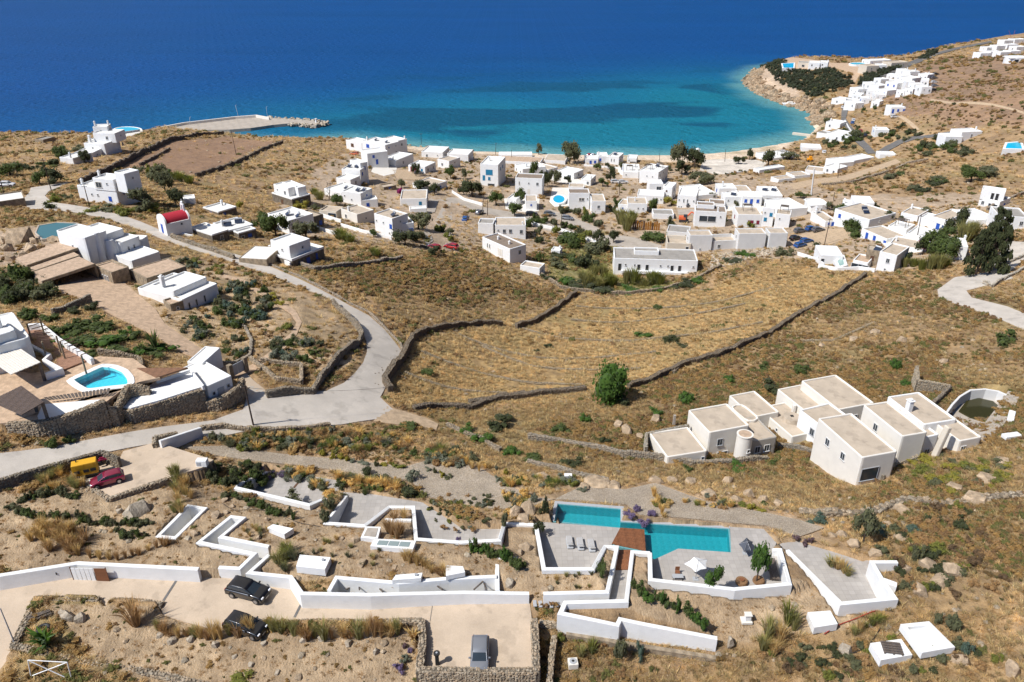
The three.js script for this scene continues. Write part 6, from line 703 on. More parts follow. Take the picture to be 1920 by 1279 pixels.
plants('golden_grass', 'golden feather grass tuft in the gravel garden', 'grass', 'golden tufts in the gravel garden', TUFT, [PC.gold, PC.gold, PC.straw], [...row([[425, 828], [470, 832]], 13, 14, 7), ...row([[540, 822], [600, 836], [640, 850]], 14, 14, 13), ...row([[630, 898], [670, 905], [700, 908], [750, 918]], 18, 17, 10), ...row([[815, 850], [850, 862], [905, 885]], 14, 15, 13), ...row([[1225, 925], [1240, 960], [1250, 975]], 15, 17, 10), ...row([[905, 872], [920, 880]], 12, 13, 6)]);
plants('straw_grass', 'tall grass along the driveway wall', 'grass', 'tall grass along the driveway', TUFT, [PC.straw, PC.rust, PC.straw, PC.reed], [...row([[290, 1180], [345, 1194], [400, 1198]], 26, 24, 15), ...row([[400, 1198], [455, 1192], [480, 1192]], 28, 30, 14), ...row([[510, 1188], [545, 1190], [590, 1198], [700, 1196], [760, 1194]], 30, 32, 15)]);
plants('straw_grass', 'big brown grass clump inside the short stone wall', 'grass', '', TUFT, PC.rust, [[256, 1172, 56, 54]]);
plants('brown_grass', 'dry grass clump on the left slope', 'grass', 'brown grass on the left slope', TUFT, [PC.rust, PC.straw], [...around(3, 105, 1015, 60, 26, 26, 26, 24), ...row([[130, 1042], [200, 1050], [260, 1040], [330, 1016]], 22, 20, 16)]);
plants('pale_grass', 'pale grass tuft behind the yellow generator wall', 'grass', 'pale tufts by the generator', TUFT, [PC.straw, PC.reed, PC.gold], around(4, 115, 905, 48, 16, 15, 19, 19));
plants('pale_grass', 'pale grass tuft beside the parking pad slope', 'grass', 'pale tufts by the parking pad', TUFT, [PC.straw, PC.reed], around(5, 335, 930, 26, 34, 14, 22, 24));
plants('hedge_shrub', 'shrub in the long curved hedge on left slope', 'shrub', 'curved hedge on the left slope', BUSH, [PC.dark, PC.olive, PC.green], [...row([[20, 952], [30, 940], [60, 930], [110, 925], [150, 940]], 22, 17, 11), ...row([[25, 958], [60, 968], [120, 973], [175, 978], [240, 985], [285, 985]], 22, 17, 12), ...row([[215, 1000], [280, 1005]], 22, 18, 12)]);
plants('planter_grass', 'brown dry grass in the sunken white planter', 'grass', 'grass in the sunken planter', TUFT, [PC.rust, PC.straw], [[735, 1003, 28, 30], [745, 1010, 26, 30], [728, 996, 24, 26], [752, 1000, 24, 26], [740, 972, 26, 20], [758, 972, 24, 20]]);
plants('roof_grass', 'long brown grass tuft across the sandy roof', 'grass', 'brown grass on the sandy roof', TUFT, [PC.rust, PC.straw], row([[758, 1048], [790, 1062], [825, 1078], [840, 1080]], 24, 22, 9));
plants('green_tuft', 'green tuft beside the white roof hatch', 'grass', 'green tufts by the roof hatch', TUFT, [PC.reed, PC.lime, PC.olive], around(6, 530, 1052, 22, 22, 9, 24, 20));
plants('roof_tuft', 'small tufted plant on the sandy roof', 'plant', 'little plants on the sandy roof', TUFT, [PC.reed, PC.straw, PC.olive], [...around(7, 480, 1000, 30, 16, 12, 11, 10), ...around(8, 640, 1040, 90, 30, 16, 14, 11), ...around(9, 1090, 1090, 50, 14, 9, 11, 9)]);
plants('cushion_plant', 'plant forming a rounded cushion in the gravel', 'plant', 'cushion plants in the gravel', BUSH, [PC.yellow, PC.lime, PC.grey, PC.olive], [...row([[1325, 932], [1375, 948], [1430, 960]], 22, 12, 13), ...row([[380, 832], [400, 826]], 18, 11, 10), ...row([[580, 842], [660, 868], [760, 878]], 20, 12, 15), ...row([[800, 880], [850, 900]], 18, 12, 14), ...row([[1060, 905], [1100, 925]], 22, 13, 14), ...row([[930, 880], [1000, 915]], 20, 13, 16)]);
plants('grey_shrub', 'shrub on the gravel slope by the boulders', 'shrub', 'grey shrubs on the gravel slope', BUSH, [PC.olive, PC.dark, PC.grey], [[715, 902, 34, 22], [770, 900, 36, 24], [765, 926, 44, 26], [690, 890, 28, 18], [585, 900, 26, 20], [560, 897, 24, 18], [1020, 962, 22, 34], [1008, 985, 30, 30], [945, 985, 22, 40], [1004, 940, 24, 20], [965, 935, 26, 16], [640, 912, 26, 16], [645, 925, 22, 16]]);
plants('lavender', 'purple grey lavender mound behind the pool', 'lavender', 'lavender behind the pool', BUSH, PC.purple, [[1182, 966, 24, 16], [1196, 958, 22, 16], [1206, 972, 26, 16], [1220, 966, 24, 16], [488, 880, 26, 14], [505, 882, 24, 14], [530, 886, 22, 14], [858, 1004, 16, 14]]);
plants('mauve_cushion', 'dull purple cushion plant above the wedge terrace', 'plant', 'purple cushions above the wedge terrace', BUSH, PC.mauve, [[1494, 1012, 18, 12], [1508, 1018, 18, 14], [1520, 1018, 18, 14]]);
plants('mauve_cushion', 'purple flowering cushion near the parking wall', 'plant', 'cushions near the parking wall', BUSH, [PC.purple, PC.grey, PC.mauve], [[750, 1258, 24, 18], [762, 1236, 18, 14], [768, 1222, 16, 12], [757, 1244, 16, 12], [758, 1216, 15, 12]]);
plants('olive_tree', 'grey green olive tree on the stony slope right of pool', 'olive tree', '', CROWN, PC.olive, [[1618, 1018, 52, 64]], { part: 'crown', trunk: 1 });
plants('grey_shrub', 'blue green shrub on the right stony slope', 'shrub', 'blue green shrubs on the right slope', BUSH, [PC.teal, PC.olive], [[1718, 1045, 30, 36], [1790, 1180, 36, 34], [1808, 1225, 34, 28], [1708, 995, 36, 16], [1655, 1000, 50, 16], [1532, 978, 42, 20], [1760, 1168, 26, 24], [1160, 1235, 34, 50], [1200, 1235, 26, 34]]);
plants('tall_grass', 'tall grass clump on the dry slope below wedge terrace', 'grass', 'yellow green grass on the lower right slope', TUFT, [PC.reed, PC.lime, PC.straw], [[1476, 1172, 40, 46], [1488, 1182, 30, 34], [1440, 1195, 44, 40], [1462, 1205, 40, 40], [1430, 1220, 40, 36], [1450, 1228, 34, 30], ...row([[1600, 1192], [1630, 1178], [1665, 1155]], 26, 22, 12), [1110, 1225, 30, 26], [1090, 1232, 28, 24]]);
plants('palm_bush', 'spiky green palm bush in the stone enclosure corner', 'palm', '', AGAVE, PC.bright, [[88, 1212, 66, 44]]);
plants('agave', 'spiky plant by the stone parking wall end', 'agave', '', AGAVE, PC.straw, [[775, 1200, 32, 26]]);
plants('fig_bush', 'green bush at the bottom edge', 'shrub', 'green bushes at the bottom edge', BUSH, [PC.bright, PC.lime], [[450, 1282, 60, 20], [1050, 1200, 20, 20]]);
plants('roadside_shrub', 'dark shrub at the foot of the tall retaining wall', 'shrub', 'shrubs at the retaining wall foot', BUSH, PC.green, [[102, 838, 28, 22], [130, 830, 20, 18]]);
plants('roadside_shrub', 'shrub along the road edge above the gravel garden', 'shrub', 'shrubs along the road edge', BUSH, [PC.olive, PC.green, PC.lime, PC.grey], [...row([[400, 822], [470, 826], [560, 828], [700, 836], [790, 852]], 24, 16, 17), ...row([[480, 812], [640, 812], [760, 830]], 20, 14, 22)]);
plants('border_plant', 'plant in the border between terraces and gravel', 'plant', 'border plants by the terraces', [...BUSH, TUFT[0], TUFT[1]], [PC.olive, PC.gold, PC.lime, PC.grey, PC.green, PC.gold], [...around(51, 660, 910, 100, 14, 34, 22, 15), ...around(52, 540, 888, 60, 6, 14, 20, 14), ...around(53, 960, 940, 30, 30, 14, 22, 18)]);
plants('small_cushion', 'little cushion plant on the bank beside the paved terrace', 'plant', 'cushions on the bank', BUSH, [PC.olive, PC.dark, PC.rust, PC.grey, PC.lime], around(54, 870, 955, 70, 30, 60, 13, 8));
plants('meadow_plant', 'tuft in the planted slope beside the gravel band', 'plant', 'planted slope above the gravel', [...BUSH, TUFT[0], TUFT[1]], [PC.olive, PC.gold, PC.lime, PC.grey, PC.straw, PC.green, PC.rust], [...around(55, 600, 832, 190, 18, 90, 22, 14), ...around(56, 830, 860, 60, 16, 30, 22, 14), ...around(57, 1010, 905, 90, 12, 26, 22, 12), ...around(58, 1330, 945, 110, 10, 20, 18, 11)]);
plants('slope_shrub', 'shrub on the stony slope right of the villa', 'shrub', 'shrubs right of the villa', BUSH, [PC.olive, PC.brown, PC.lime, PC.rust, PC.dark], [...around(59, 1780, 1040, 130, 90, 60, 30, 18), ...around(60, 1650, 1240, 250, 40, 40, 28, 16)]);
// field and slopes
plants('round_bush', 'large round bright green bush by the field wall', 'bush', '', [lumpy(34, 2400, 14, 0.42, 0.46, 0.08)], PC.bright, [[1145, 752, 86, 84]]);
plants('fig_bush', 'dark green fig bush alone in the terraced field', 'bush', '', BUSH, PC.dark, [[1253, 643, 40, 22]]);
plants('field_bush', 'small green bush on the dry slope', 'bush', 'green bushes on the dry slope', BUSH, [PC.green, PC.bright, PC.dark], [[930, 802, 54, 30], [905, 830, 50, 24], [870, 812, 40, 20], [1052, 808, 36, 18], [1070, 872, 46, 20], [1000, 860, 50, 18], [960, 850, 40, 18], [798, 700, 36, 16], [1030, 652, 20, 12], [1008, 660, 16, 10], [1235, 578, 24, 10], [1205, 632, 40, 14], [1280, 650, 30, 9], [1130, 830, 30, 16], [1345, 805, 40, 20], [1290, 750, 44, 22], [1440, 730, 60, 24], [1370, 715, 30, 16], [1500, 700, 40, 20], [1680, 690, 36, 24], [1430, 690, 30, 16], [1560, 720, 36, 16], [1880, 640, 60, 30], [1230, 780, 36, 18], [1170, 760, 40, 24], [1100, 790, 30, 18], [1645, 800, 30, 10], [1450, 870, 24, 12], [1380, 880, 50, 14], [1290, 885, 24, 14], [945, 790, 40, 20], [820, 850, 60, 16], [760, 800, 50, 14], [1700, 720, 30, 14]]);
plants('yellow_cushion', 'yellow green spurge cushion on the rocky slope before the garage', 'plant', 'spurge cushions on the rocky slope', BUSH, [PC.lime, PC.yellow, PC.olive], around(12, 1790, 885, 120, 40, 34, 34, 14));
// villa gardens on the left
plants('green_mound', 'low spreading green mound beside the villa pool', 'shrub', 'green mounds beside the villa pool', BUSH, [PC.bright, PC.green], [[125, 622, 54, 24], [162, 612, 62, 28], [198, 618, 59, 24], [130, 652, 54, 22], [160, 640, 64, 24], [195, 650, 72, 26], [225, 640, 54, 19], [250, 640, 48, 22], [260, 660, 54, 19], [170, 668, 54, 17], [215, 660, 62, 17], [300, 656, 59, 19], [282, 664, 48, 15], [120, 640, 48, 19], [235, 628, 40, 19], [145, 626, 48, 19]]);
plants('garden_shrub', 'shrub in the thicket at the left edge of the court', 'shrub', 'thicket left of the sandy court', BUSH, [PC.dark, PC.olive, PC.green], [...around(14, 50, 545, 60, 32, 22, 36, 26), [35, 525, 50, 44], [80, 560, 44, 30], [20, 570, 36, 24], [60, 595, 46, 26], [100, 600, 40, 20], [140, 590, 30, 16], [175, 582, 36, 20]]);
plants('garden_shrub', 'shrub in the terraced villa garden', 'shrub', 'shrubs in the terraced villa garden', BUSH, [PC.olive, PC.dark, PC.green, PC.teal, PC.grey], [...around(15, 455, 575, 55, 48, 44, 26, 18), ...around(16, 560, 655, 60, 26, 18, 26, 18), ...around(17, 375, 620, 34, 26, 22, 18, 13), ...around(18, 440, 650, 24, 24, 9, 20, 14), ...around(19, 350, 500, 30, 10, 8, 18, 12)]);
plants('yellow_cushion', 'yellow flowering cushion beside the garden path', 'plant', 'yellow cushions beside the garden path', BUSH, [PC.yellow, PC.lime], [[412, 512, 26, 12], [470, 538, 26, 12], [505, 560, 30, 14], [525, 570, 26, 12], [365, 495, 28, 12], [410, 500, 24, 10], [540, 615, 26, 16]]);
plants('date_palm', 'small palm beside the villa drive', 'palm', 'palms beside the villa drive', AGAVE, PC.green, [[292, 655, 36, 40], [265, 660, 30, 22]], { trunk: 1, part: 'fronds' });
// village trees and shrubs
plants('village_tree', 'tree between the upper village houses', 'tree', 'trees of the upper village', CROWN, [PC.dark, PC.olive, PC.green], [[518, 445, 56, 42], [575, 450, 50, 34], [490, 430, 40, 30], [270, 395, 60, 40], [310, 360, 40, 36], [295, 345, 50, 34], [330, 385, 44, 28], [100, 345, 60, 30], [75, 345, 40, 26], [20, 330, 60, 26], [115, 300, 44, 24], [780, 330, 22, 22], [753, 352, 20, 16], [785, 430, 60, 30], [760, 460, 50, 28], [632, 385, 36, 20], [790, 360, 40, 24], [815, 365, 30, 22], [870, 365, 30, 24], [845, 335, 26, 24], [885, 370, 44, 30], [870, 335, 18, 18], [930, 385, 40, 26], [975, 380, 36, 26], [965, 405, 40, 26], [1000, 340, 24, 36], [1040, 345, 26, 24], [815, 480, 30, 18]], { part: 'crown', trunk: 1 });
plants('round_tree', 'dark round tree in front of the cliff villa garage', 'tree', '', CROWN, PC.dark, [[160, 306, 34, 22]], { part: 'crown', trunk: 1 });
plants('village_shrub', 'shrub lining the lanes of the village', 'shrub', 'shrubs lining the village lanes', BUSH, [PC.dark, PC.olive, PC.green, PC.lime], [...row([[1000, 412], [1040, 422], [1110, 445]], 22, 15, 11), ...row([[1062, 395], [1090, 405], [1130, 425]], 26, 20, 14), ...row([[820, 428], [835, 440], [850, 460]], 24, 16, 11), ...row([[215, 330], [280, 320], [330, 330], [350, 345]], 34, 20, 20), ...row([[90, 388], [110, 372], [140, 378]], 34, 14, 14), ...row([[170, 392], [230, 400], [300, 395]], 34, 18, 20), ...row([[0, 330], [60, 318], [100, 308], [150, 278]], 30, 16, 16), [1053, 400, 20, 20], [1080, 465, 36, 30], [1040, 438, 26, 20], [1060, 455, 60, 26], [1110, 475, 50, 26], [1075, 490, 40, 18], [1100, 500, 50, 34], [1040, 500, 46, 20], [990, 425, 30, 22], [1010, 455, 24, 20], [1010, 490, 22, 24], [1090, 455, 40, 22], [1130, 470, 40, 36], [1150, 400, 22, 20], [1160, 390, 22, 22], [1225, 395, 26, 26], [1255, 425, 28, 24], [1220, 450, 60, 26], [1400, 425, 30, 18], [1350, 420, 30, 18], [1565, 480, 34, 20], [1590, 430, 40, 26], [1600, 445, 36, 20], [1470, 478, 34, 20], [1540, 470, 40, 18]]);
plants('round_tree', 'dark round tree in the middle of the village', 'tree', '', CROWN, PC.dark, [[1145, 340, 30, 26]], { part: 'crown', trunk: 1 });
plants('yellow_bush', 'bright yellow green bush beside the white stepped house', 'bush', '', CROWN, PC.yellow, [[1255, 386, 34, 18]]);
plants('yellow_bush', 'yellow green bush near the stone houses', 'bush', 'yellow bushes near the stone houses', BUSH, PC.yellow, [[448, 390, 26, 16], [290, 398, 26, 14], [565, 390, 30, 18]]);
plants('tamarisk', 'dark tamarisk tree on the beach front', 'tree', 'tamarisks on the beach front', CROWN, [PC.dark, PC.olive], [[1068, 307, 42, 38], [1010, 289, 24, 18], [1270, 315, 42, 46], [1302, 316, 46, 34], [1278, 328, 42, 28], [1315, 344, 48, 22], [1405, 300, 20, 20], [1440, 312, 40, 30], [1480, 300, 40, 16], [1385, 308, 22, 14], [1250, 325, 20, 14]], { part: 'crown', trunk: 1 });
plants('bougainvillea', 'magenta bougainvillea by the white house with blue awning', 'bougainvillea', 'magenta bougainvillea', BUSH, PC.magenta, [[1575, 415, 22, 16], [1735, 468, 30, 22], [752, 362, 16, 14]]);
plants('village_tree', 'olive green tree behind the white blue awning house', 'tree', 'trees of the right cluster', CROWN, [PC.green, PC.olive, PC.dark], [[1580, 410, 40, 24], [1600, 440, 36, 26], [1665, 412, 30, 18], [1735, 400, 30, 14], [1820, 340, 50, 26], [1850, 330, 50, 18], [1812, 325, 36, 18]], { part: 'crown', trunk: 1 });
plants('tall_tree', 'tall dark feathery tree beside the right hand lane', 'tree', 'tall dark trees beside the lane', TALL, PC.dark, [[1830, 515, 56, 84], [1855, 512, 60, 96], [1868, 455, 44, 66], [1842, 485, 50, 66]], { part: 'crown', trunk: 1 });
plants('broad_tree', 'broad dark tree above the yellow reeds', 'tree', 'broad trees above the reeds', CROWN, [PC.green, PC.dark], [[1790, 440, 50, 48], [1770, 452, 50, 30], [1750, 480, 60, 42], [1775, 488, 50, 40], [1730, 478, 40, 30], [1700, 495, 20, 20]], { part: 'crown', trunk: 1 });
plants('reed_clump', 'pale green reed clump in the hollow before the long white block', 'reeds', 'reeds in the green hollow', REED, [PC.reed, PC.lime], [...row([[1100, 540], [1150, 535], [1200, 532], [1250, 535]], 36, 26, 15), ...row([[1090, 525], [1140, 515]], 34, 24, 16), [1165, 420, 34, 32], [1175, 432, 36, 34], [1185, 418, 30, 26], [865, 475, 10, 8], [705, 482, 32, 18], [640, 450, 40, 24], [655, 455, 36, 20], [335, 340, 36, 20], [355, 345, 30, 18], [590, 365, 20, 14], [600, 375, 26, 18]]);
plants('reed_clump', 'yellow green reed clump below the right cluster of houses', 'reeds', 'reeds below the right cluster', REED, [PC.reed, PC.lime], [...row([[1695, 500], [1740, 505], [1780, 498]], 34, 26, 14), [1808, 452, 46, 40], [1822, 446, 40, 36]]);
plants('green_scrub', 'leafy green shrub in the hollow below the lane', 'shrub', 'shrubs in the green hollow', BUSH, [PC.green, PC.bright, PC.dark], [[1060, 530, 50, 20], [1080, 540, 50, 18], [1120, 548, 60, 18], [1180, 548, 50, 16], [1230, 545, 40, 14], [1280, 538, 50, 16], [1310, 530, 40, 14], [1025, 525, 30, 14], [1045, 480, 40, 14], [1400, 480, 40, 14], [1380, 490, 50, 12]]);
plants('far_shrub', 'shrub on the far shore slopes', 'shrub', 'shrubs of the far shore', BUSH, [PC.dark, PC.olive, PC.green], [...around(30, 1580, 265, 36, 18, 16, 20, 13), ...around(31, 1760, 285, 60, 12, 14, 26, 14), ...around(32, 1690, 255, 40, 10, 10, 20, 10), [1620, 210, 14, 12], [1640, 205, 12, 10], [1755, 262, 22, 14], [1545, 215, 20, 16], [1550, 230, 20, 14], [1690, 240, 24, 12], ...around(33, 1720, 340, 60, 20, 8, 30, 12), [1790, 196, 10, 5], ...around(34, 1620, 250, 16, 16, 8, 16, 10), ...row([[1250, 322], [1340, 330], [1425, 318]], 12, 6, 14)]);
plants('village_tree', 'tree between the lower village houses', 'tree', 'trees of the lower village', CROWN, [PC.dark, PC.green, PC.olive], [[1120, 320, 18, 14], [1140, 318, 16, 12], [1165, 318, 16, 14], [1130, 350, 26, 16], [1065, 345, 22, 14], [1020, 350, 24, 26], [1225, 398, 22, 26], [1335, 372, 16, 10], [1380, 392, 18, 14], [1440, 386, 22, 10], [1500, 372, 24, 12], [1555, 395, 26, 16], [1640, 392, 20, 12], [1690, 415, 18, 12], [1010, 440, 20, 18], [1150, 455, 26, 24], [1120, 455, 30, 24], [700, 445, 20, 14], [780, 455, 36, 24], [590, 395, 20, 12], [660, 395, 18, 12], [845, 440, 22, 14], [1280, 460, 30, 18]], { part: 'crown', trunk: 1 });
// the wood on the headland and the scrub of the slopes are masses
function mass(name, label, geo, mat, list, kindLabel) { const im = new THREE.InstancedMesh(geo, mat, list.length), o = new THREE.Object3D(), c = new THREE.Color(); list.forEach(([x, y, z, s, h, a, v], i) => { o.position.set(x, y, z); o.rotation.set(0, a, 0); o.scale.set(s, h, s); o.updateMatrix(); im.setMatrixAt(i, o.matrix); im.setColorAt(i, c.setRGB(...v)); }); im.name = numbered(name); tag(im, label, null, null, 'stuff'); shadows(im); scene.add(im); return im; }
const blocked = (x, z) => { for (const f of footprints) { const dx = x - f[0], dz = z - f[1]; if (Math.abs(dx) > 20 || Math.abs(dz) > 20) continue; if (Math.abs(dx * f[2] - dz * f[3]) < f[4] && Math.abs(dx * f[3] + dz * f[2]) < f[5]) return true; } return false; };
{ const r = RNG(61), L = [], wood = [GP([[1425, 118], [1458, 106], [1470, 130], [1500, 134], [1560, 132], [1592, 146], [1596, 160], [1550, 178], [1520, 184], [1490, 172], [1450, 150]]), GP([[1605, 162], [1620, 140], [1640, 134], [1680, 122], [1690, 128], [1650, 146], [1620, 160]]), GP([[1720, 112], [1745, 96], [1760, 98], [1740, 110]])];
  for (const p of wood) { const xs = p.map(q => q[0]), zs = p.map(q => q[1]); for (let x = Math.min(...xs); x < Math.max(...xs); x += 4.2) for (let z = Math.min(...zs); z < Math.max(...zs); z += 4.2) { const X = x + r() * 4, Zz = z + r() * 4; if (!inPoly(p, X, Zz) || blocked(X, Zz)) continue; const t = 0.7 + 0.6 * r(); L.push([X, ground(X, Zz) - 0.3, Zz, 2.4 + r() * 1.6, 2.6 + r() * 1.6, r() * 6, [t, t * (0.95 + 0.15 * r()), t]]); } }
  mass('headland_wood', 'dark evergreen wood covering the headland', BUSH[0], LM(0.06, 0.072, 0.036), L); }
{ const r = RNG(62), A = [[], []], B = [[], []], Cc = [], St = [];
  const band = (d0, d1, cell, kg, ks, sc) => { for (let d = d0; d < d1; d += cell) for (let x = -0.7 * d - 12; x < 0.7 * d + 12; x += cell) { const X = x + (r() - 0.5) * cell, Zz = -d + (r() - 0.5) * cell, h = base(X, Zz), a = r(), b = r(), c = r(), e = r(), q = r(); if (h < 1.7 || X < -410 || X > 940) continue; const zn = zoneAt(X, Zz), n = fbm(X * 0.13 + 3, Zz * 0.13, 3), n2 = fbm(X * 0.06 + 40, Zz * 0.06, 3);
      const dg = { village: 0.35, dry: 0.8, brown: 0.5, field: 1, plough: 0.03, green: 0.9, scrub: 0.95, garden: 0.5, sandy: 0.36, villagarden: 0.25, rocky: 0.15 }[zn] * smooth(0.25, 0.6, n + 0.15), ds = { village: 0.25, dry: 0.5, brown: 0.8, field: 0.08, plough: 0.02, green: 0.5, scrub: 1, garden: 0.45, sandy: 0.16, villagarden: 0.3, rocky: 0.3 }[zn] * smooth(0.35, 0.62, n2 + 0.1 * (n - 0.5));
      const wantG = a < dg * kg, wantS = b < ds * ks, wantR = c < 0.05 * ks * (zn === 'scrub' || zn === 'rocky' || zn === 'garden' ? 2.4 : zn === 'sandy' ? 2 : 0.6); if (!wantG && !wantS && !wantR) continue; if (roadAt(X, Zz, 0.5) || padAt(X, Zz, 0.4) || blocked(X, Zz)) continue; const y = ground(X, Zz) - 0.05, t = 0.6 + 0.75 * e;
      if (wantG) A[q < 0.5 ? 0 : 1].push([X, y, Zz, (zn === 'sandy' ? 0.55 : 1) * sc * (0.32 + 0.4 * e), (zn === 'sandy' ? 0.5 : 1) * sc * (0.2 + 0.3 * q), e * 6.28, zn === 'sandy' ? [t * 0.6, t * 0.5, t * 0.42] : zn === 'green' ? [t * 0.5, t * 0.62, t * 0.4] : zn === 'scrub' || zn === 'brown' ? [t * 0.74, t * (0.64 + 0.14 * q), t * (0.56 + 0.2 * q)] : [t * 0.92, t * (0.82 + 0.16 * q), t * (0.72 + 0.3 * q)]]);
      if (wantS) { const grn = q < 0.34; (q < 0.5 ? B[0] : B[1]).push([X, y, Zz, (zn === 'sandy' ? 0.5 : 1) * sc * (0.3 + 0.7 * e * e + (q > 0.9 ? 0.5 : 0)), (zn === 'sandy' ? 0.5 : 1) * sc * (0.25 + 0.45 * e), e * 6.28, grn ? [t * 0.75, t * 0.95, t * 0.45] : q < 0.6 ? [t * 1.25, t * 0.95, t * 0.72] : [t * 1.7, t * 1.35, t * 0.8]]); }
      if (wantR) St.push([X, y + 0.03, Zz, e * 6, 0.15 + 0.75 * q * q * q * sc, 0.12 + 0.4 * q * q * q * sc, 0.15 + 0.6 * q * q * q * sc]); } };
  band(44, 128, 0.5, 0.85, 0.7, 1.1); band(128, 250, 1.0, 0.95, 0.85, 1.45); band(250, 440, 2.6, 1, 0.9, 2.3); band(440, 760, 5, 1, 1, 3.6);
  A.forEach((L, i) => mass('dry_grass', 'dry golden grass covering the slopes', WISP[i], LM(0.57, 0.42, 0.215), L)); B.forEach((L, i) => mass('thorn_scrub', 'low brown thorn scrub dotted over the slopes', SMALL[i], LM(0.18, 0.14, 0.082), L));
  const sg = new THREE.Group(); sg.name = numbered('loose_rubble'); tag(sg, 'loose pale stones scattered over the slopes', null, null, 'stuff'); scene.add(sg); stonesPart(St, sg, 9, [0.46, 0.37, 0.27], 'stones'); console.log('grass', A[0].length + A[1].length, 'scrub', B[0].length + B[1].length, 'stones', St.length); }
// ---------------------------------------------------------------- vehicles
function carGeo() {
  const prof = [[-2.1, 0.35], [-2.15, 0.75], [-2.02, 1.0], [-1.55, 1.08], [-1.3, 1.12]], sh = new THREE.Shape(); sh.moveTo(-2.12, 0.32); sh.lineTo(-2.16, 0.8); sh.quadraticCurveTo(-2.15, 1.0, -1.95, 1.02); sh.lineTo(1.15, 1.0); sh.quadraticCurveTo(1.95, 0.92, 2.1, 0.72); sh.lineTo(2.12, 0.36); sh.lineTo(1.75, 0.32); sh.absarc(1.35, 0.34, 0.4, 0, Math.PI, false); sh.lineTo(-0.95, 0.32); sh.absarc(-1.35, 0.34, 0.4, 0, Math.PI, false); sh.lineTo(-2.12, 0.32);
  const ex = (s, w, b) => { const g = new THREE.ExtrudeGeometry(s, { depth: w - 2 * b, bevelEnabled: true, bevelSize: b, bevelThickness: b, bevelOffset: -b, bevelSegments: 3, curveSegments: 8 }); g.translate(0, 0, -w / 2 + b); return toCreasedNormals(g.index ? g.toNonIndexed() : g, 0.7); };
  const cab = new THREE.Shape(); cab.moveTo(-2.0, 0.98); cab.lineTo(-1.75, 1.4); cab.quadraticCurveTo(-1.6, 1.52, -1.2, 1.55); cab.lineTo(-0.1, 1.53); cab.quadraticCurveTo(0.25, 1.48, 0.45, 1.34); cab.lineTo(1.15, 0.98); cab.lineTo(-2.0, 0.98);
  const rf = new THREE.Shape(); rf.moveTo(-1.78, 1.42); rf.quadraticCurveTo(-1.6, 1.55, -1.2, 1.58); rf.lineTo(-0.1, 1.56); rf.quadraticCurveTo(0.2, 1.5, 0.4, 1.38); rf.lineTo(0.2, 1.42); rf.lineTo(-0.2, 1.47); rf.lineTo(-1.6, 1.45); rf.lineTo(-1.78, 1.42);
  const pil = join([-0.66, 0.66].flatMap(z => [bar(V(1.12, 0.99, z * 1.12), V(0.36, 1.42, z), 0.05, 4), bar(V(-0.35, 0.99, z * 1.14), V(-0.4, 1.5, z), 0.05, 4), bar(V(-1.95, 0.99, z * 1.12), V(-1.72, 1.46, z), 0.07, 4), bar(V(-1.3, 0.99, z * 1.14), V(-1.3, 1.5, z), 0.04, 4)]));
  return { body: ex(sh, 1.8, 0.12), glass: ex(cab, 1.5, 0.16), roof: ex(rf, 1.42, 0.1), pil };
}
const CG = carGeo(), wheelG = put(uvBox(new THREE.CylinderGeometry(0.33, 0.33, 0.22, 18)), 0, 0, 0, 0, Math.PI / 2), rimG = put(uvBox(new THREE.CylinderGeometry(0.21, 0.21, 0.24, 10)), 0, 0, 0, 0, Math.PI / 2);
const lampW = M([0.75, 0.76, 0.78], 0.1), lampR = M([0.4, 0.01, 0.01], 0.2);
const paint = (r, g, b) => M([r, g, b], 0.35, { clearcoat: 1, clearcoatRoughness: 0.05, metalness: 0.3 });
function car(label, px, py, turn, m, scale = 1, at) {
  const p = at || surf(px, py), c = group('parked_car', label, 'car', [p.x, (at ? p.y : Math.max(p.y, base(p.x, p.z) + 0.03)) + 0.01, p.z], turn); c.scale.setScalar(scale); mesh('body', CG.body, m, c); mesh('window_glass', CG.glass, mt.glass, c); mesh('roof', CG.roof, m, c); mesh('pillars', CG.pil, m, c);
  for (const [x, z] of [[1.35, 0.8], [1.35, -0.8], [-1.35, 0.8], [-1.35, -0.8]]) { const w = mesh('wheel', wheelG, mt.dark, c); w.position.set(x, 0.33, z); mesh('rim', rimG, mt.metal, w); }
  for (const z of [0.62, -0.62]) { mesh('headlight', rbox(0.25, 0.14, 0.36, 0.05, 2.0, 0.74, z), lampW, c); mesh('tail_light', rbox(0.14, 0.24, 0.22, 0.04, -2.08, 0.85, z * 1.15), lampR, c); mesh('mirror', rbox(0.16, 0.14, 0.22, 0.04, 0.75, 1.06, z * 1.58), m, c); }
  mesh('grille', box(0.06, 0.2, 0.9, 2.1, 0.55, 0), mt.dark, c); mesh('number_plate', box(0.03, 0.11, 0.5, 2.14, 0.42, 0), mt.white2, c); return c;
}
const onDrive = (x, y) => DRIVE.at(x, y), blk = paint(0.006, 0.006, 0.008), silver = paint(0.2, 0.21, 0.23), red = paint(0.22, 0.004, 0.035), rd2 = paint(0.4, 0.015, 0.015), blu = paint(0.01, 0.09, 0.3), wht = paint(0.75, 0.75, 0.74), gry = paint(0.12, 0.125, 0.13), org = paint(0.5, 0.1, 0.02);
car('black hatchback parked against the bend of the white driveway wall', 0, 0, -0.3, blk, 1.04, onDrive(467, 1116));
car('black car half hidden behind tall grass on the driveway edge', 0, 0, -0.35, blk, 1, onDrive(462, 1182));
car('silver car parked nose to the front wall of the court', 0, 0, -Math.PI / 2, silver, 0.97, onDrive(900, 1236));
car('dark red small car on the upper parking pad', 203, 906, Math.PI + 0.52, red, 0.88);
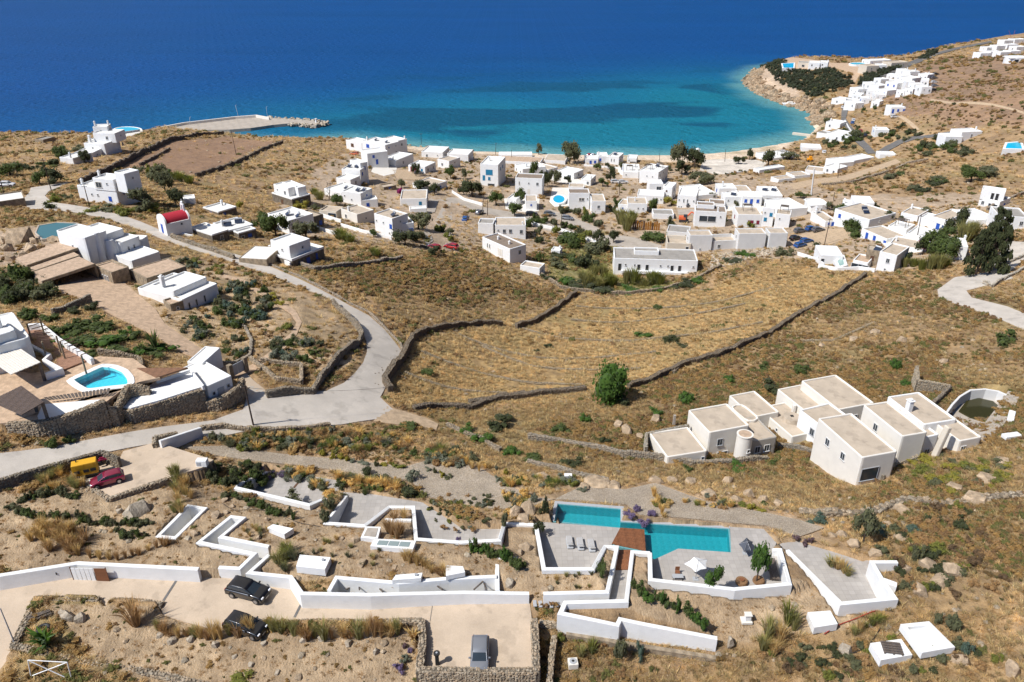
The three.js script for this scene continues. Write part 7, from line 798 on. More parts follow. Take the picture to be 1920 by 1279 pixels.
[['red jeep at the end of the village lane, left of two', 813, 468, 2.6, rd2], ['red car at the end of the village lane, right of two', 846, 466, 2.7, rd2], ['blue car parked in the dry yard beside the lane', 873, 413, 1.4, blu], ['grey car on the lane beside the dry yard', 899, 401, 1.2, gry], ['red car below the sea edge hotel', 664, 291, 2.9, org], ['dark car beside the red garage', 786, 327, 0.1, gry], ['black car under the terrace of the round window house', 997, 404, 0.2, blk], ['grey car in the shrub lined parking lane, upper', 1030, 404, -0.3, gry], ['grey car in the shrub lined parking lane, lower', 1064, 412, -0.3, silver], ['white car parked above the brown bank', 1154, 343, 0.1, wht], ['second white car parked above the brown bank', 1168, 344, 0.1, wht], ['green grey car in the yard of the antenna house', 1296, 388, 0.1, gry], ['bright blue car in the dusty yard', 1512, 455, 0.4, blu], ['blue tarpaulin covered car at the yard edge', 1522, 432, 0.3, blu], ['dark car beside the stone box in the yard', 1534, 434, 0.3, gry], ['grey car behind the long blank wall', 1500, 436, 0.3, gry], ['dark blue car at the lower end of the yard', 1500, 463, 0.5, blu], ['old dark car among clutter beside the blank wall', 1492, 450, 0.4, blk], ['white pickup at the left edge by the road fork', 14, 350, 0.1, wht], ['white car by the dirt track below the blue door house', 1678, 221, 0, wht]].forEach(([l, x, y, a, m]) => car(l, x, y, a, m));
[[1600, 227, wht], [1598, 232, blu], [1604, 250, wht], [1613, 248, rd2], [1622, 256, blk], [1588, 190, gry], [1584, 197, blk], [1580, 203, wht], [1596, 181, silver], [1752, 148, gry], [1752, 156, wht], [1753, 163, silver], [1752, 171, blk], [1754, 141, blk], [1545, 287, wht], [1105, 293, rd2], [1112, 293, wht]].forEach(([x, y, m], i) => car(['white', 'blue', 'white', 'red', 'black', 'grey', 'black', 'white', 'silver', 'grey', 'white', 'silver', 'black', 'black', 'white', 'red', 'white'][i] + ' car ' + ['parked on the verge inside the road bend', 'parked on the verge, just below the white one', 'driving up the coast road', 'parked at the outer road verge', 'parked lowest on the outer road verge', 'parked along the taverna wall', 'second along the taverna wall', 'lowest along the taverna wall', 'topmost along the taverna wall', 'in the hillside car park, second from top', 'in the hillside car park, middle', 'in the hillside car park, fourth', 'in the hillside car park, lowest', 'in the hillside car park, topmost', 'beside the beach taverna yard', 'parked at the tamarisk by the beach', 'beside the red one at the tamarisk'][i], x, y, i > 8 && i < 14 ? 0.1 : 1.2, m));
{ const p = surf(163, 888), g = group('generator', 'yellow generator container inside the stone parking corner', 'generator', [p.x, p.y + 0.02, p.z], 0.42), y = M([0.62, 0.33, 0.015], 0.5); mesh('housing', rbox(2.7, 1.6, 1.2, 0.06, 0, 0.95, 0), y, g); mesh('base', box(2.8, 0.16, 1.25, 0, 0.08, 0), mt.dark, g); for (const x of [-0.9, 0.1, 0.85]) mesh('louvre', box(0.6, 0.4, 0.04, x, 0.75, 0.61), mt.dark, g); for (const x of [-0.5, 0.6]) mesh('door', box(0.9, 0.45, 0.03, x, 1.4, 0.61), M([0.5, 0.26, 0.01], 0.5), g); mesh('exhaust', cyl(0.07, 0.07, 0.3, -0.8, 1.85, -0.2, 8), mt.dark, g);
  const q = surf(197, 868), b = group('quad_bike', 'small red quad bike behind the yellow generator', 'quad bike', [q.x, q.y + 0.02, q.z], 0.4); mesh('body', join([rbox(1.1, 0.3, 0.5, 0.1, 0, 0.6, 0), rbox(0.6, 0.2, 0.35, 0.08, -0.2, 0.82, 0), rbox(0.3, 0.12, 0.9, 0.05, 0.5, 0.66, 0), rbox(0.3, 0.12, 0.9, 0.05, -0.5, 0.66, 0)]), red, b); for (const [x, z] of [[0.5, 0.42], [0.5, -0.42], [-0.5, 0.42], [-0.5, -0.42]]) mesh('wheel', put(cyl(0.28, 0.28, 0.24, 0, 0, 0, 12), x, 0.28, z, 0, Math.PI / 2), mt.dark, b); mesh('handlebar', join([bar(V(0.35, 0.7, 0), V(0.25, 1.0, 0), 0.03), bar(V(0.25, 1.0, -0.35), V(0.25, 1.0, 0.35), 0.025)]), mt.dark, b); }
{ const p = surf(1282, 416), g = group('excavator', 'orange excavator digging beside the stone roofed shed', 'excavator', p.toArray(), -0.15), o = M([0.62, 0.12, 0.04], 0.5); for (const z of [0.9, -0.9]) mesh('track', rbox(3.4, 0.8, 0.5, 0.38, 0, 0.4, z), mt.dark, g); mesh('house', join([rbox(2.4, 1.1, 1.9, 0.15, -0.6, 1.5, 0)]), o, g); mesh('cab', rbox(1.3, 1.6, 0.9, 0.12, 0.4, 2.0, 0.5), mt.glass, g); mesh('boom', join([bar(V(0.6, 1.6, -0.3), V(2.4, 3.6, -0.3), 0.28, 4), bar(V(2.4, 3.6, -0.3), V(4.2, 2.6, -0.3), 0.25, 4)]), o, g); mesh('stick', bar(V(4.2, 2.7, -0.3), V(4.7, 0.9, -0.3), 0.2, 4), o, g); mesh('bucket', rbox(0.8, 0.7, 0.9, 0.1, 4.5, 0.5, -0.3), mt.dark, g);
  const yq = surf(1518, 303), yg = group('dumper', 'small orange yellow dumper in the farm yard', 'dumper', yq.toArray()), yo = M([0.7, 0.28, 0.01], 0.5); mesh('body', join([rbox(2.4, 1.0, 1.6, 0.1, 0, 1.1, 0), rbox(1.2, 1.0, 1.4, 0.1, 0.2, 2.0, 0)]), yo, yg); for (const [x, z] of [[0.8, 0.8], [0.8, -0.8], [-0.8, 0.8], [-0.8, -0.8]]) mesh('wheel', put(cyl(0.5, 0.5, 0.4, 0, 0, 0, 12), x, 0.5, z, 0, Math.PI / 2), mt.dark, yg); }
{ const g = group('orange_boards', 'row of orange and brown boards shoring the reed bank', 'fence', surf(1205, 430).toArray()), o = g.position; for (let k = 0; k < 13; k++) { const q = surf(1187 + k * 4, 429 + k * 0.2); mesh('board', rbox(0.62, 2.8 + (k % 3) * 0.5, 0.08, 0.02, q.x - o.x, q.y - o.y + 1.1, q.z - o.z, 0.15), k % 4 === 1 || k === 0 ? mt.brown : M([0.52, 0.24, 0.03], 0.7, { map: T.wood }), g); } }
// ---------------------------------------------------------------- poles, masts and wires
function pole(label, a, b, o = {}) { const p = surf(...a), s = scaleAt(p), cs = Math.hypot(p.x, p.z) / Math.hypot(p.x, p.z, EYE - p.y), h = Math.max(2, (a[1] - b[1]) / (s * cs)), q = level(b[0], b[1], p.y + h), g = group(o.name || 'utility_pole', label, 'pole', [p.x, p.y - 0.05, p.z]), top = V(q.x - p.x, h, clamp(q.z - p.z, -0.6, 0.6)), r = o.r || 0.13; const sh = new THREE.CylinderGeometry(r * 0.7, r, top.length(), 8); sh.translate(0, top.length() / 2, 0); sh.applyQuaternion(new THREE.Quaternion().setFromUnitVectors(V(0, 1, 0), top.clone().normalize())); mesh('shaft', uvBox(sh), o.m || mt.pole, g); if (!o.plain) { mesh('crossarm', box(1.3, 0.1, 0.1, top.x * 0.94, h * 0.94, top.z), o.m || mt.pole, g); for (const x of [-0.55, 0, 0.55]) mesh('insulator', cyl(0.05, 0.05, 0.18, top.x * 0.94 + x, h * 0.94 + 0.14, top.z, 6), mt.white2, g); } if (o.lamp) mesh('lamp_head', rbox(0.6, 0.14, 0.25, 0.05, top.x + 0.25, h, 0), mt.greyp, g); if (o.lattice) mesh('brace', join([0, 1, 2, 3].flatMap(i => [bar(V(-0.7 + i * 0.15, i * h / 4, 0.3), V(0.7 - i * 0.15, (i + 1) * h / 4, 0.3), 0.05, 4), bar(V(0.7 - i * 0.15, i * h / 4, -0.3), V(-0.7 + i * 0.15, (i + 1) * h / 4, -0.3), 0.05, 4)])), o.m || mt.pole, g); return V(p.x + top.x * 0.94, p.y + h * 0.94, p.z + top.z); }
const t1 = pole('dark utility pole leaning at the curved stone bastion', [475, 797], [458, 722]);
const t2 = pole('utility pole beside the right hand lane', [1875, 500], [1888, 454]), t3 = pole('tall utility pole rising from the white roofs', [1718, 455], [1728, 402]), t4 = pole('utility pole standing in the dusty yard', [1546, 458], [1557, 408]);
pole('utility pole left of the white house with blue door', [168, 388], [157, 347]); pole('utility pole at the stone gate near the left road fork', [96, 357], [78, 297]); pole('utility pole standing in the ploughed field', [443, 291], [432, 247]); pole('thin pole at the left road edge by the pickup', [8, 366], [0, 335], { plain: 1 });
pole('lattice braced double pole between white cubes', [617, 376], [619, 342], { lattice: 1 }); pole('pole at the lane fork, left of two', [905, 400], [906, 372], { plain: 1 }); pole('pole at the lane fork, right of two', [914, 404], [914, 374], { plain: 1 }); pole('pole behind the row of dark shrubs', [1053, 428], [1053, 402], { plain: 1 }); pole('pole at the bend beside the agave tree', [1162, 366], [1161, 340]); pole('pole beside the roof pergola house', [1198, 342], [1198, 317]);
pole('pale weathered mast leaning at the far track', [1521, 367], [1528, 316], { m: mt.greyw, r: 0.35, plain: 1 }); pole('pole beside the arched window farmhouse', [1571, 334], [1575, 306]); pole('pole beside the dry field gate', [1563, 375], [1565, 360], { plain: 1 }); pole('pole behind the beach at the sand car park', [1359, 303], [1361, 280], { plain: 1 }); pole('pole behind the seafront cottage', [1236, 306], [1237, 287], { plain: 1 }); pole('pole in front of the brown taverna roof', [959, 302], [959, 281], { plain: 1 }); pole('red topped pole at the seafront hedge', [929, 290], [930, 268]); pole('pole at the shore beside the big hotel', [790, 270], [789, 250]);
pole('red and white lattice mast on the far right hilltop', [1898, 76], [1898, 58], { lattice: 1, m: M([0.45, 0.1, 0.08], 0.6), plain: 1 }); pole('steel pole at the bottom left road edge', [28, 1208], [0, 1140], { plain: 1, m: mt.greyp, r: 0.07 });
pole('street lamp on the breakwater, tallest', [448, 222], [440, 198], { plain: 1, lamp: 1, m: mt.greyw, r: 0.15 }); pole('street lamp on the breakwater beside the tip', [502, 222], [498, 201], { plain: 1, lamp: 1, m: mt.greyw, r: 0.12 }); pole('street lamp at the root of the breakwater', [356, 240], [355, 220], { plain: 1, lamp: 1, m: mt.greyw, r: 0.12 });
function wire(label, a, b, sag = 1) { const c = a.clone().lerp(b, 0.5); c.y -= sag; tag(mesh('power_line', uvBox(new THREE.TubeGeometry(new THREE.QuadraticBezierCurve3(a, c, b), 24, 0.02, 4)), mt.dark), label, 'wire'); }
wire('thin power line crossing the concrete road junction', t1, G(760, 775).add(V(0, 5, 0)), 1.5); wire('power line between the two poles of the right cluster', t3, t2, 1.5); wire('power line from the dusty yard pole to the tall pole', t4, t3, 1.2);
// ---------------------------------------------------------------- terrace furniture
for (const [x, y, l] of [[1068, 1020, 'left'], [1088, 1023, 'middle'], [1109, 1026, 'right']]) { const p = level(x, y, TL), g = group('sun_bed', `grey cushioned sun bed on the terrace, ${l} of three`, 'sun bed', [p.x, TL + 0.01, p.z], 0.05), f = M([0.42, 0.41, 0.40], 0.9, { map: rep(T.plaster, 1) }); mesh('base', rbox(0.78, 0.3, 1.9, 0.14, 0, 0.16, 0), mt.greyp, g); mesh('mattress', rbox(0.72, 0.16, 1.3, 0.07, 0, 0.38, -0.28), f, g); mesh('backrest', rbox(0.72, 0.15, 0.75, 0.07, 0, 0.52, 0.6, 0, -0.45), f, g); mesh('pillow', rbox(0.5, 0.12, 0.25, 0.05, 0, 0.72, 0.78, 0, -0.45), f, g); }
function sail(label, tr, y, m, name = 'shade_sail') { const P = tr.map(([a, b, dy = 0]) => level(a, b, y + dy)), c = P.reduce((s, p) => s.add(p), V()).divideScalar(P.length); c.y += 0.55; const g = group(name, label, 'parasol', [c.x, TL, c.z]), tris = []; const lo = p => p.clone().sub(V(c.x, TL, c.z)), C = lo(c); P.forEach((p, i) => { const a = lo(p), b = lo(P[(i + 1) % P.length]), mid = a.clone().add(b).multiplyScalar(0.5).lerp(C, 0.12); mid.y -= 0.05; for (const [u, v] of [[a, mid], [mid, b]]) { tris.push(C, u, v); const e = V(0, -0.025, 0); tris.push(C.clone().add(e), v.clone().add(e), u.clone().add(e)); } }); mesh('canopy', soup(tris), m, g); mesh('post', cyl(0.04, 0.04, y - TL + 0.6, 0, (y - TL + 0.6) / 2, 0, 8), mt.metal, g); mesh('foot', box(0.6, 0.06, 0.6, 0, 0.03, 0), mt.greyp, g); P.forEach(p => mesh('rib', bar(C, lo(p), 0.02, 4), mt.metal, g)); }
sail('white pointed parasol on the pool terrace', [[1283, 1057], [1302, 1044, 0.2], [1326, 1049], [1325, 1066], [1305, 1073, 0.1]], TL + 2.1, M([0.82, 0.81, 0.78], 0.8));
sail('grey pointed parasol at the pool end', [[1385, 1020], [1400, 1008, 0.1], [1412, 1016], [1408, 1032], [1395, 1035]], TL + 1.2, M([0.06, 0.068, 0.085], 0.8), 'grey_parasol');
for (const [x, y, r, l] of [[1390, 1094, 0.62, 'round brown rattan table with a bowl by the white wall'], [1422, 1092, 0.6, 'round brown rattan pouf beside the rattan table']]) { const p = level(x, y, TL), g = group('rattan_seat', l, 'pouf', [p.x, TL + 0.01, p.z]), w = M([0.3, 0.18, 0.09], 0.9, { map: T.wood }); mesh('top', put(uvBox(new THREE.CylinderGeometry(r, r * 1.1, 0.3, 20)), 0, 0.3, 0), w, g); mesh('skirt', cyl(r * 1.1, r * 0.9, 0.16, 0, 0.08, 0, 20), w, g); if (x < 1400) mesh('bowl', cyl(0.28, 0.18, 0.14, 0, 0.52, 0, 14), mt.wood, g); }
{ let p = level(1270, 1086, TL), g = group('outdoor_table', 'dark low table by the left white wall', 'table', [p.x, TL + 0.01, p.z]); mesh('top', rbox(1.2, 0.06, 0.6, 0.02, 0, 0.45, 0), mt.greyp, g); for (const [x, z] of [[-0.5, -0.22], [0.5, -0.22], [-0.5, 0.22], [0.5, 0.22]]) mesh('leg', box(0.06, 0.42, 0.06, x, 0.21, z), mt.dark, g);
  p = level(1270, 1078, TL); g = group('wooden_chair', 'small wooden chair behind the dark table', 'chair', [p.x, TL + 0.01, p.z]); mesh('seat', rbox(0.5, 0.06, 0.5, 0.02, 0, 0.42, 0), mt.wood, g); mesh('backrest', rbox(0.5, 0.5, 0.05, 0.02, 0, 0.72, -0.24), mt.wood, g); for (const [x, z] of [[-0.2, -0.2], [0.2, -0.2], [-0.2, 0.2], [0.2, 0.2]]) mesh('leg', box(0.05, 0.4, 0.05, x, 0.2, z), mt.wood, g);
  const A = level(1443, 1052, TL), B = level(1452, 1092, TL); g = group('slatted_lounger', 'weathered slatted bench along the right terrace wall', 'bench', [(A.x + B.x) / 2, TL + 0.01, (A.z + B.z) / 2], Math.atan2(A.x - B.x, A.z - B.z)); const L = A.distanceTo(B); for (let k = 0; k < 7; k++) mesh('slat', box(0.12, 0.05, L, (k - 3) * 0.15, 0.45 + (k > 4 ? (k - 4) * 0.1 : 0), 0), mt.oldwood, g); for (const z of [-1, 0, 1]) mesh('support', box(0.9, 0.4, 0.08, 0, 0.2, z * L * 0.42), mt.oldwood, g); }
{ const p = DRIVE.at(820, 1246), g = group('outdoor_shower', 'black round topped post in the shade of the parking wall', 'post', [p.x, p.y, p.z]); mesh('stem', rbox(0.35, 1.4, 0.3, 0.06, 0, 0.7, 0), mt.dark, g); mesh('head', cyl(0.32, 0.32, 0.16, 0, 1.5, 0, 14), mt.dark, g); mesh('hub', cyl(0.1, 0.1, 0.06, 0, 1.6, 0, 10), mt.greyp, g); }
{ const p = surf(1074, 1250), g = group('air_conditioner', 'white outdoor air conditioning unit among weeds', 'air conditioner', [p.x, p.y, p.z], 0.1); mesh('case', rbox(0.95, 0.7, 0.9, 0.04, 0, 0.42, 0), mt.white2, g); mesh('fan_guard', cyl(0.36, 0.36, 0.05, 0, 0.79, 0, 18), mt.greyp, g); mesh('fan', cyl(0.14, 0.14, 0.07, 0, 0.8, 0, 10), mt.dark, g); for (const x of [-0.35, 0.35]) mesh('foot', box(0.1, 0.1, 0.8, x, 0.05, 0), mt.dark, g); }
{ const g = group('pipe_frame', 'white pipe goal frame with crossed braces at the bottom left', 'frame', surf(100, 1262).toArray()), o = g.position, lp = (x, y, dy) => { const q = surf(x, y); return V(q.x - o.x, q.y - o.y + dy, q.z - o.z); }, a = lp(58, 1268, 0), b = lp(134, 1272, 0), c = a.clone().add(V(0.3, 2.1, 0)), d = b.clone().add(V(0.15, 2.1, 0)); [[a, c, 'post'], [b, d, 'post'], [c, d, 'crossbar'], [a, d, 'brace'], [c, b.clone().lerp(a, 0.12), 'brace']].forEach(([p, q, n]) => mesh(n, bar(p, q, 0.05, 6), mt.white, g)); }
{ for (let k = 0; k < 6; k++) { const p = level(1003 + k * 10.2, 1134 + (k % 2), 38.3); tag(mesh('stepping_stone', rbox(0.36, 0.12, 0.85, 0.03, p.x, Math.max(ground(p.x, p.z), 0) + 0.06, p.z, 0.05), mt.greyp), 'grey stepping plank on the sandy path by the parking court', 'stepping stone', 'stepping planks on the sandy path'); } }
{ const p = surf(1065, 900), g = group('meter_box', 'small white meter box on the scrub above the pool', 'box', p.toArray()); mesh('case', rbox(0.9, 0.7, 0.5, 0.03, 0, 0.45, 0), mt.white, g); mesh('roof', rbox(1.05, 0.08, 0.65, 0.03, 0, 0.84, 0), mt.white, g); mesh('door', box(0.7, 0.5, 0.02, 0, 0.42, 0.26), mt.greyp, g);
  const q = surf(1399, 1165), h = group('garden_lantern', 'small white chimney box with cap on the dry slope', 'vent', q.toArray()); mesh('base', rbox(1.1, 0.3, 0.9, 0.05, 0, 0.1, 0), mt.white2, h); mesh('body', rbox(0.6, 0.7, 0.5, 0.04, 0.1, 0.6, 0), mt.white, h); mesh('cap', rbox(0.75, 0.08, 0.65, 0.02, 0.1, 0.98, 0), mt.white2, h);
  const w = surf(380, 872), v = group('white_meter', 'small white masonry box beside the dark thicket', 'box', [w.x, w.y, w.z]); mesh('case', rbox(1.3, 0.9, 0.8, 0.05, 0, 0.4, 0), mt.white, v); mesh('door', box(0.5, 0.5, 0.03, -0.3, 0.4, 0.41), mt.greyp, v); }
{ const c = level(1672, 1216, 38.95), g = group('wooden_pallet', 'weathered grey pallet lying on the white box', 'pallet', [c.x, 38.92, c.z], -0.15); for (let k = 0; k < 5; k++) mesh('slat', box(1.8, 0.06, 0.2, 0, 0.16, -0.6 + k * 0.3), mt.oldwood, g); for (const x of [-0.8, 0, 0.8]) mesh('runner', box(0.12, 0.12, 1.5, x, 0.07, 0), mt.oldwood, g);
  const p = surf(72, 1158), s = group('plank_pile', 'pile of old grey planks in the stone enclosure', 'planks', [p.x, p.y, p.z], 0.5); for (let k = 0; k < 8; k++) mesh('plank', box(2.0, 0.1, 0.22, (k % 3) * 0.1, 0.08 + Math.floor(k / 3) * 0.12, (k % 3) * 0.26 - 0.2, (k % 2) * 0.12), mt.oldwood, s);
  const t = surf(82, 1182), ty = new THREE.TorusGeometry(0.5, 0.2, 8, 18); ty.rotateX(Math.PI / 2); tag(mesh('old_tyre', uvBox(ty.translate(t.x, t.y + 0.18, t.z)), mt.dark), 'old black tyre lying in the stone enclosure', 'tyre'); }
{ const p = G(1308, 289), g = group('lifeguard_tower', 'white lifeguard tower on the beach', 'tower', p.toArray()); for (const [x, z] of [[-0.7, -0.7], [0.7, -0.7], [-0.7, 0.7], [0.7, 0.7]]) mesh('leg', box(0.12, 1.6, 0.12, x, 0.8, z), mt.white, g); mesh('cabin', rbox(1.6, 1.0, 1.6, 0.05, 0, 2.0, 0), mt.white, g); mesh('roof', put(uvBox(new THREE.ConeGeometry(1.5, 0.7, 4)), 0, 2.9, 0, Math.PI / 4), mt.white, g); mesh('ladder', box(0.5, 1.8, 0.08, 0, 0.8, 0.9, 0, -0.3), mt.white2, g);
  const k = G(1299, 291), kk = group('red_kayak', 'red boat beside the lifeguard tower', 'boat', [k.x, k.y + 0.1, k.z], 0.3), kg = new THREE.SphereGeometry(1, 12, 8); kg.scale(1.8, 0.3, 0.45); mesh('hull', uvBox(kg.translate(0, 0.2, 0)), rd2, kk); mesh('seat', box(0.6, 0.1, 0.3, 0, 0.5, 0), mt.dark, kk);
  const b = level(1482, 197, 0), bo = group('motor_boat', 'white motor boat moored off the rocks', 'boat', [b.x, 0.1, b.z], 0.05), bs = new THREE.Shape(); bs.moveTo(-5, -1.3); bs.lineTo(2, -1.4); bs.quadraticCurveTo(5, -0.9, 6.5, 0); bs.quadraticCurveTo(5, 0.9, 2, 1.4); bs.lineTo(-5, 1.3); bs.lineTo(-5, -1.3); const bg = new THREE.ExtrudeGeometry(bs, { depth: 1.1, bevelEnabled: true, bevelSize: 0.15, bevelThickness: 0.15, bevelOffset: -0.15, bevelSegments: 2 }); bg.rotateX(-Math.PI / 2); mesh('hull', uvBox(bg), mt.white, bo); mesh('cabin', rbox(3.6, 1.0, 1.8, 0.25, -0.3, 1.6, 0), mt.white2, bo); mesh('windscreen', rbox(0.4, 0.6, 1.6, 0.1, 1.7, 1.6, 0, 0, 0, 0.4), mt.glass, bo); }
{ const A = level(1486, 252, 0), B = level(1520, 256, 0), y = Math.atan2(-(B.z - A.z), B.x - A.x); tag(mesh('small_jetty', rbox(A.distanceTo(B), 1.6, 2.2, 0.1, (A.x + B.x) / 2, 0.3, (A.z + B.z) / 2, y), mt.cream), 'short pale concrete jetty at the rocky end of beach', 'jetty'); }
{ const tr = [[298, 240], [345, 231], [440, 219.5], [480, 216], [506, 221], [545, 223], [585, 226], [606, 231], [592, 235], [545, 231], [512, 234], [470, 240], [430, 243], [385, 243.5], [330, 246]], b = group('breakwater', 'long pale concrete breakwater with rock armour at its tip', 'breakwater', [0, 0, -520]), p = LP(tr, 1.6).map(q => [q[0], q[1] + 520]); mesh('deck', slab(p, 1.6, 3), mt.concrete, b); mesh('sea_wall', wallGeo([[300, 238], [345, 229.5], [440, 218.5], [480, 215.5], [505, 220]].map(([x, y]) => { const q = level(x, y, 3); return [q.x, 3, q.z + 520]; }), 0, 1.0), mt.white2, b);
  const r = RNG(5), L = [], e = LP([[506, 221], [560, 224], [606, 229], [610, 231], [592, 236], [545, 232]], 1.2); along(e, 1.3).forEach(([x, z]) => { for (let k = 0; k < 3; k++) L.push([x + (r() - 0.5) * 4, 0.2 + r() * 1.6, z + 520 + (r() - 0.5) * 4, r() * 6, 1.3 + r(), 1 + r() * 0.6, 1.2 + r()]); }); stonesPart(L, b, 31, [0.5, 0.44, 0.36], 'rock_armour'); const bc = level(593, 230, 1.6); mesh('beacon', join([cyl(0.5, 0.6, 2.2, bc.x, 2.6, bc.z + 520, 10), cyl(0.7, 0.7, 0.3, bc.x, 3.8, bc.z + 520, 10)]), mt.white, b); }
// ---------------------------------------------------------------- boulders
let rockSeed = 40;
function boulder(label, px, py, w, h, m = mt.rock, grp) { const r = RNG(++rockSeed), p = surf(px, py), s = scaleAt(p), R = w / 2 / s, Hh = h / s * 0.75, pts = Array.from({ length: 26 }, () => { const d = V(r() - 0.5, r() - 0.5, r() - 0.5).normalize(), k = 0.8 + 0.35 * r(); return V(d.x * R * k, Math.max(d.y, -0.35) * Hh * k + Hh * 0.25, d.z * R * k * 0.8); }), o = shadows(new THREE.Mesh(uvBox(toCreasedNormals(new ConvexGeometry(pts), 0.35)), m)); o.name = numbered('boulder'); o.position.copy(p); o.position.y = Math.max(ground(p.x, p.z), p.y - 1) - 0.1; o.rotation.y = r() * 6; tag(o, label, 'boulder', grp); scene.add(o); }
boulder('upright pointed pinkish boulder by the pool garden', 989, 962, 34, 34); boulder('rounded boulder leaning left of the pointed one', 965, 966, 34, 30); boulder('low boulder at the foot of the pointed one', 980, 974, 36, 14);
boulder('large pale grey boulder on the left slope', 258, 960, 54, 24, mt.greyrock); boulder('small grey boulder beside the large pale one', 224, 958, 16, 10, mt.greyrock); boulder('standing grey rock on the dry slope below the hedge', 1368, 1210, 20, 28, mt.greyrock); boulder('pale boulder under the white hatch box', 1586, 1222, 30, 22, mt.greyrock); boulder('huge brown boulder beside the natural pool', 34, 452, 56, 36);
boulder('grey boulder in the sandy roof bed', 956, 1095, 24, 14, mt.greyrock); boulder('pale rock beside the stepping planks', 1022, 1106, 30, 8);
const many = (label, grp, list, m) => list.forEach(([x, y, w, h]) => boulder(label, x, y, w, h, m, grp));
many('brown boulder around the natural pool', 'boulders around the natural pool', [[60, 470, 30, 18], [100, 452, 26, 14], [15, 470, 26, 16], [80, 480, 24, 14], [20, 490, 26, 16], [45, 485, 22, 14], [65, 455, 20, 14], [115, 455, 16, 10], [5, 455, 22, 16]]);
many('pale rock ledge above the pool gravel', 'rock ledges above the gravel', [[1120, 908, 60, 14], [1150, 912, 40, 12], [1230, 905, 34, 16], [1330, 932, 34, 16], [1405, 930, 24, 20], [1430, 938, 22, 14], [1380, 938, 26, 12], [1460, 945, 26, 12], [1020, 895, 30, 12], [1095, 915, 30, 10], [1295, 905, 30, 12], [1365, 905, 26, 16], [1260, 902, 24, 12]]);
many('brown boulder on the right stony slope', 'boulders on the right slope', [[1580, 1005, 26, 14], [1640, 1040, 30, 18], [1600, 1025, 30, 18], [1690, 1010, 26, 14], [1740, 1060, 40, 22], [1790, 1070, 46, 24], [1760, 1090, 40, 20], [1720, 1110, 36, 20], [1800, 1240, 36, 16], [1895, 1262, 34, 34], [1700, 1070, 24, 14], [1560, 1005, 20, 10], [1660, 985, 26, 12], [1850, 900, 40, 18], [1790, 915, 34, 14], [1830, 940, 50, 20], [1690, 960, 36, 14], [1880, 870, 36, 16], [1690, 640, 20, 12], [1640, 625, 24, 12], [1770, 680, 20, 10], [1230, 790, 24, 18], [1175, 812, 30, 18], [1160, 800, 22, 14], [1600, 640, 26, 10], [1200, 820, 20, 10], [1540, 650, 20, 10]]);
many('grey stone lying in the sandy plot by the driveway', 'stones in the sandy plot', [[300, 1190, 18, 10], [322, 1202, 20, 12], [358, 1198, 18, 12], [405, 1212, 16, 16], [570, 1200, 18, 12], [603, 1198, 16, 12], [653, 1208, 18, 12], [705, 1225, 14, 16], [495, 1210, 14, 10], [130, 1158, 30, 24], [150, 1162, 24, 20], [115, 1150, 18, 12], [470, 1248, 16, 8], [520, 1262, 14, 8], [440, 1235, 12, 8]], mt.greyrock);
many('small rock on the sandy roof', 'rocks on the sandy roof', [[422, 940, 16, 10], [436, 950, 14, 8], [405, 968, 22, 14], [425, 962, 14, 10], [365, 1003, 16, 12], [500, 975, 12, 10], [680, 1055, 24, 12], [740, 1062, 14, 8], [665, 1015, 22, 12], [485, 1010, 12, 10], [640, 1010, 14, 8], [975, 1030, 16, 10], [985, 1020, 30, 12]], mt.rock);
{ const r = RNG(88), L = [], e = LP([[1545, 235], [1532, 220], [1538, 210], [1505, 200], [1470, 190], [1440, 178], [1415, 163], [1406, 152], [1414, 140], [1428, 130]], 1); along(e, 2.2).forEach(([x, z]) => { for (let k = 0; k < 5; k++) { const X = x + (r() - 0.42) * 11, Zz = z + (r() - 0.5) * 12, h = base(X, Zz); if (h < -1) continue; L.push([X, h + r() * 0.6, Zz, r() * 6, 1.6 + r() * 4, 1.2 + r() * 3.2, 1.6 + r() * 4]); } }); const g = new THREE.Group(); g.name = numbered('shore_rocks'); tag(g, 'jagged brown rocks along the headland shore', null, null, 'stuff'); scene.add(g); stonesPart(L, g, 12, [0.40, 0.295, 0.195]);
  const L2 = [], e2 = LP([[0, 282], [160, 276], [280, 250], [380, 252], [540, 262], [650, 261], [760, 273], [880, 285]], 0.6); along(e2, 2.5).forEach(([x, z]) => { for (let k = 0; k < 3; k++) L2.push([x + (r() - 0.5) * 5, 0.2 + r() * 0.6, z + (r() - 0.5) * 5, r() * 6, 0.8 + r() * 1.6, 0.6 + r(), 0.8 + r() * 1.6]); }); const g2 = new THREE.Group(); g2.name = numbered('shore_rocks'); tag(g2, 'low dark rocks along the village shore', null, null, 'stuff'); scene.add(g2); stonesPart(L2, g2, 13, [0.36, 0.29, 0.21]);
  const L3 = [], pl = GP([[1336, 480], [1400, 468], [1470, 462], [1440, 480], [1360, 500], [1325, 505]]); for (let k = 0; k < 700; k++) { const x = lerp(Math.min(...pl.map(p => p[0])), Math.max(...pl.map(p => p[0])), r()), z = lerp(Math.min(...pl.map(p => p[1])), Math.max(...pl.map(p => p[1])), r()); if (inPoly(pl, x, z)) L3.push([x, ground(x, z) + 0.1, z, r() * 6, 0.4 + r() * 0.9, 0.3 + r() * 0.5, 0.4 + r() * 0.8]); } const g3 = new THREE.Group(); g3.name = numbered('rubble_heap'); tag(g3, 'pale building rubble below the long blank wall', null, null, 'stuff'); scene.add(g3); stonesPart(L3, g3, 14, [0.52, 0.44, 0.35]); }
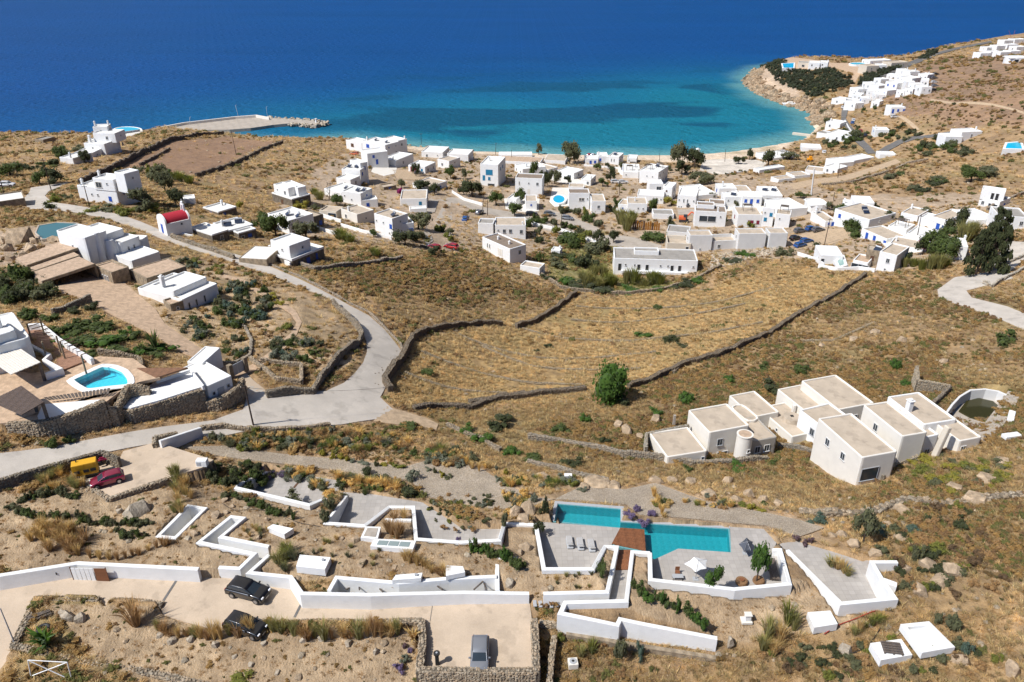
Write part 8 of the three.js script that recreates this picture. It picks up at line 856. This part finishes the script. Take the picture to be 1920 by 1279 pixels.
// white courtyard walls of the village
function yard(label, tr, h = 1.0) { const p = GP(tr), m = mesh('courtyard_wall', wallGeo(along(p, 4).map(([x, z]) => [x, base(x, z) + h, z]), (x, z) => base(x, z) - 0.6, 0.35), mt.white); m.userData = { label, category: 'wall', kind: 'thing' }; }
yard('white wall curving beside the ramp above the green hollow', [[984, 415], [1010, 425], [1050, 433], [1115, 455], [1120, 462]]); yard('white wall along the lane below the palm bungalow', [[640, 425], [680, 437], [735, 450]]); yard('white wall of the pool villa drive', [[1122, 385], [1145, 392], [1158, 402]]); yard('white wall edging the lane under the pale cube', [[570, 422], [620, 438], [660, 448]]); yard('low white wall by the road below the stone house with blue doors', [[505, 480], [530, 492], [545, 500]]); yard('white wall stepping down to the dry field corner', [[1495, 478], [1530, 490], [1545, 500]]); yard('white terrace wall below the stone tower house', [[1534, 502], [1570, 508], [1610, 506], [1640, 510]]); yard('white wall of the chapel terrace', [[308, 436], [335, 440], [362, 445]], 0.6); yard('white wall beside the lane at the agave bend', [[848, 362], [870, 376], [905, 386]]); yard('white wall along the beach road behind the cottages', [[1095, 312], [1140, 316], [1168, 318]]); yard('white yard wall left of the excavator shed', [[1150, 392], [1170, 404], [1178, 412]]); yard('white wall along the sand car park', [[1360, 327], [1400, 322], [1424, 320]], 0.6); yard('low white sea wall of the cliff villa terrace', [[205, 256], [235, 250], [262, 246]]); yard('white wall under the crenellated house', [[560, 398], [600, 405], [640, 418]]); yard('white wall of the waterfront hotel', [[1584, 228], [1590, 240], [1598, 252]]);
// hoses across the lower right slope
function hose(label, pts, m, r = 0.05) { const c = new THREE.CatmullRomCurve3(pts.map(([a, b]) => { const p = G(a, b); p.y = ground(p.x, p.z) + 0.14; return p; })); tag(mesh('hose', uvBox(new THREE.TubeGeometry(c, 60, r, 5)), m), label, 'hose'); }
hose('red hose snaking across the slope below the wedge terrace', [[1545, 1192], [1570, 1176], [1600, 1164], [1640, 1148], [1665, 1135]], M([0.35, 0.05, 0.03], 0.6)); hose('black hose snaking down the slope past the pale boulder', [[1530, 1238], [1580, 1230], [1620, 1216], [1640, 1196], [1650, 1180]], mt.dark); hose('black irrigation hose curving over the sandy roof', [[416, 945], [440, 958], [480, 957], [520, 964], [560, 980], [600, 988]], mt.dark, 0.03);
renderer.render(scene, camera);
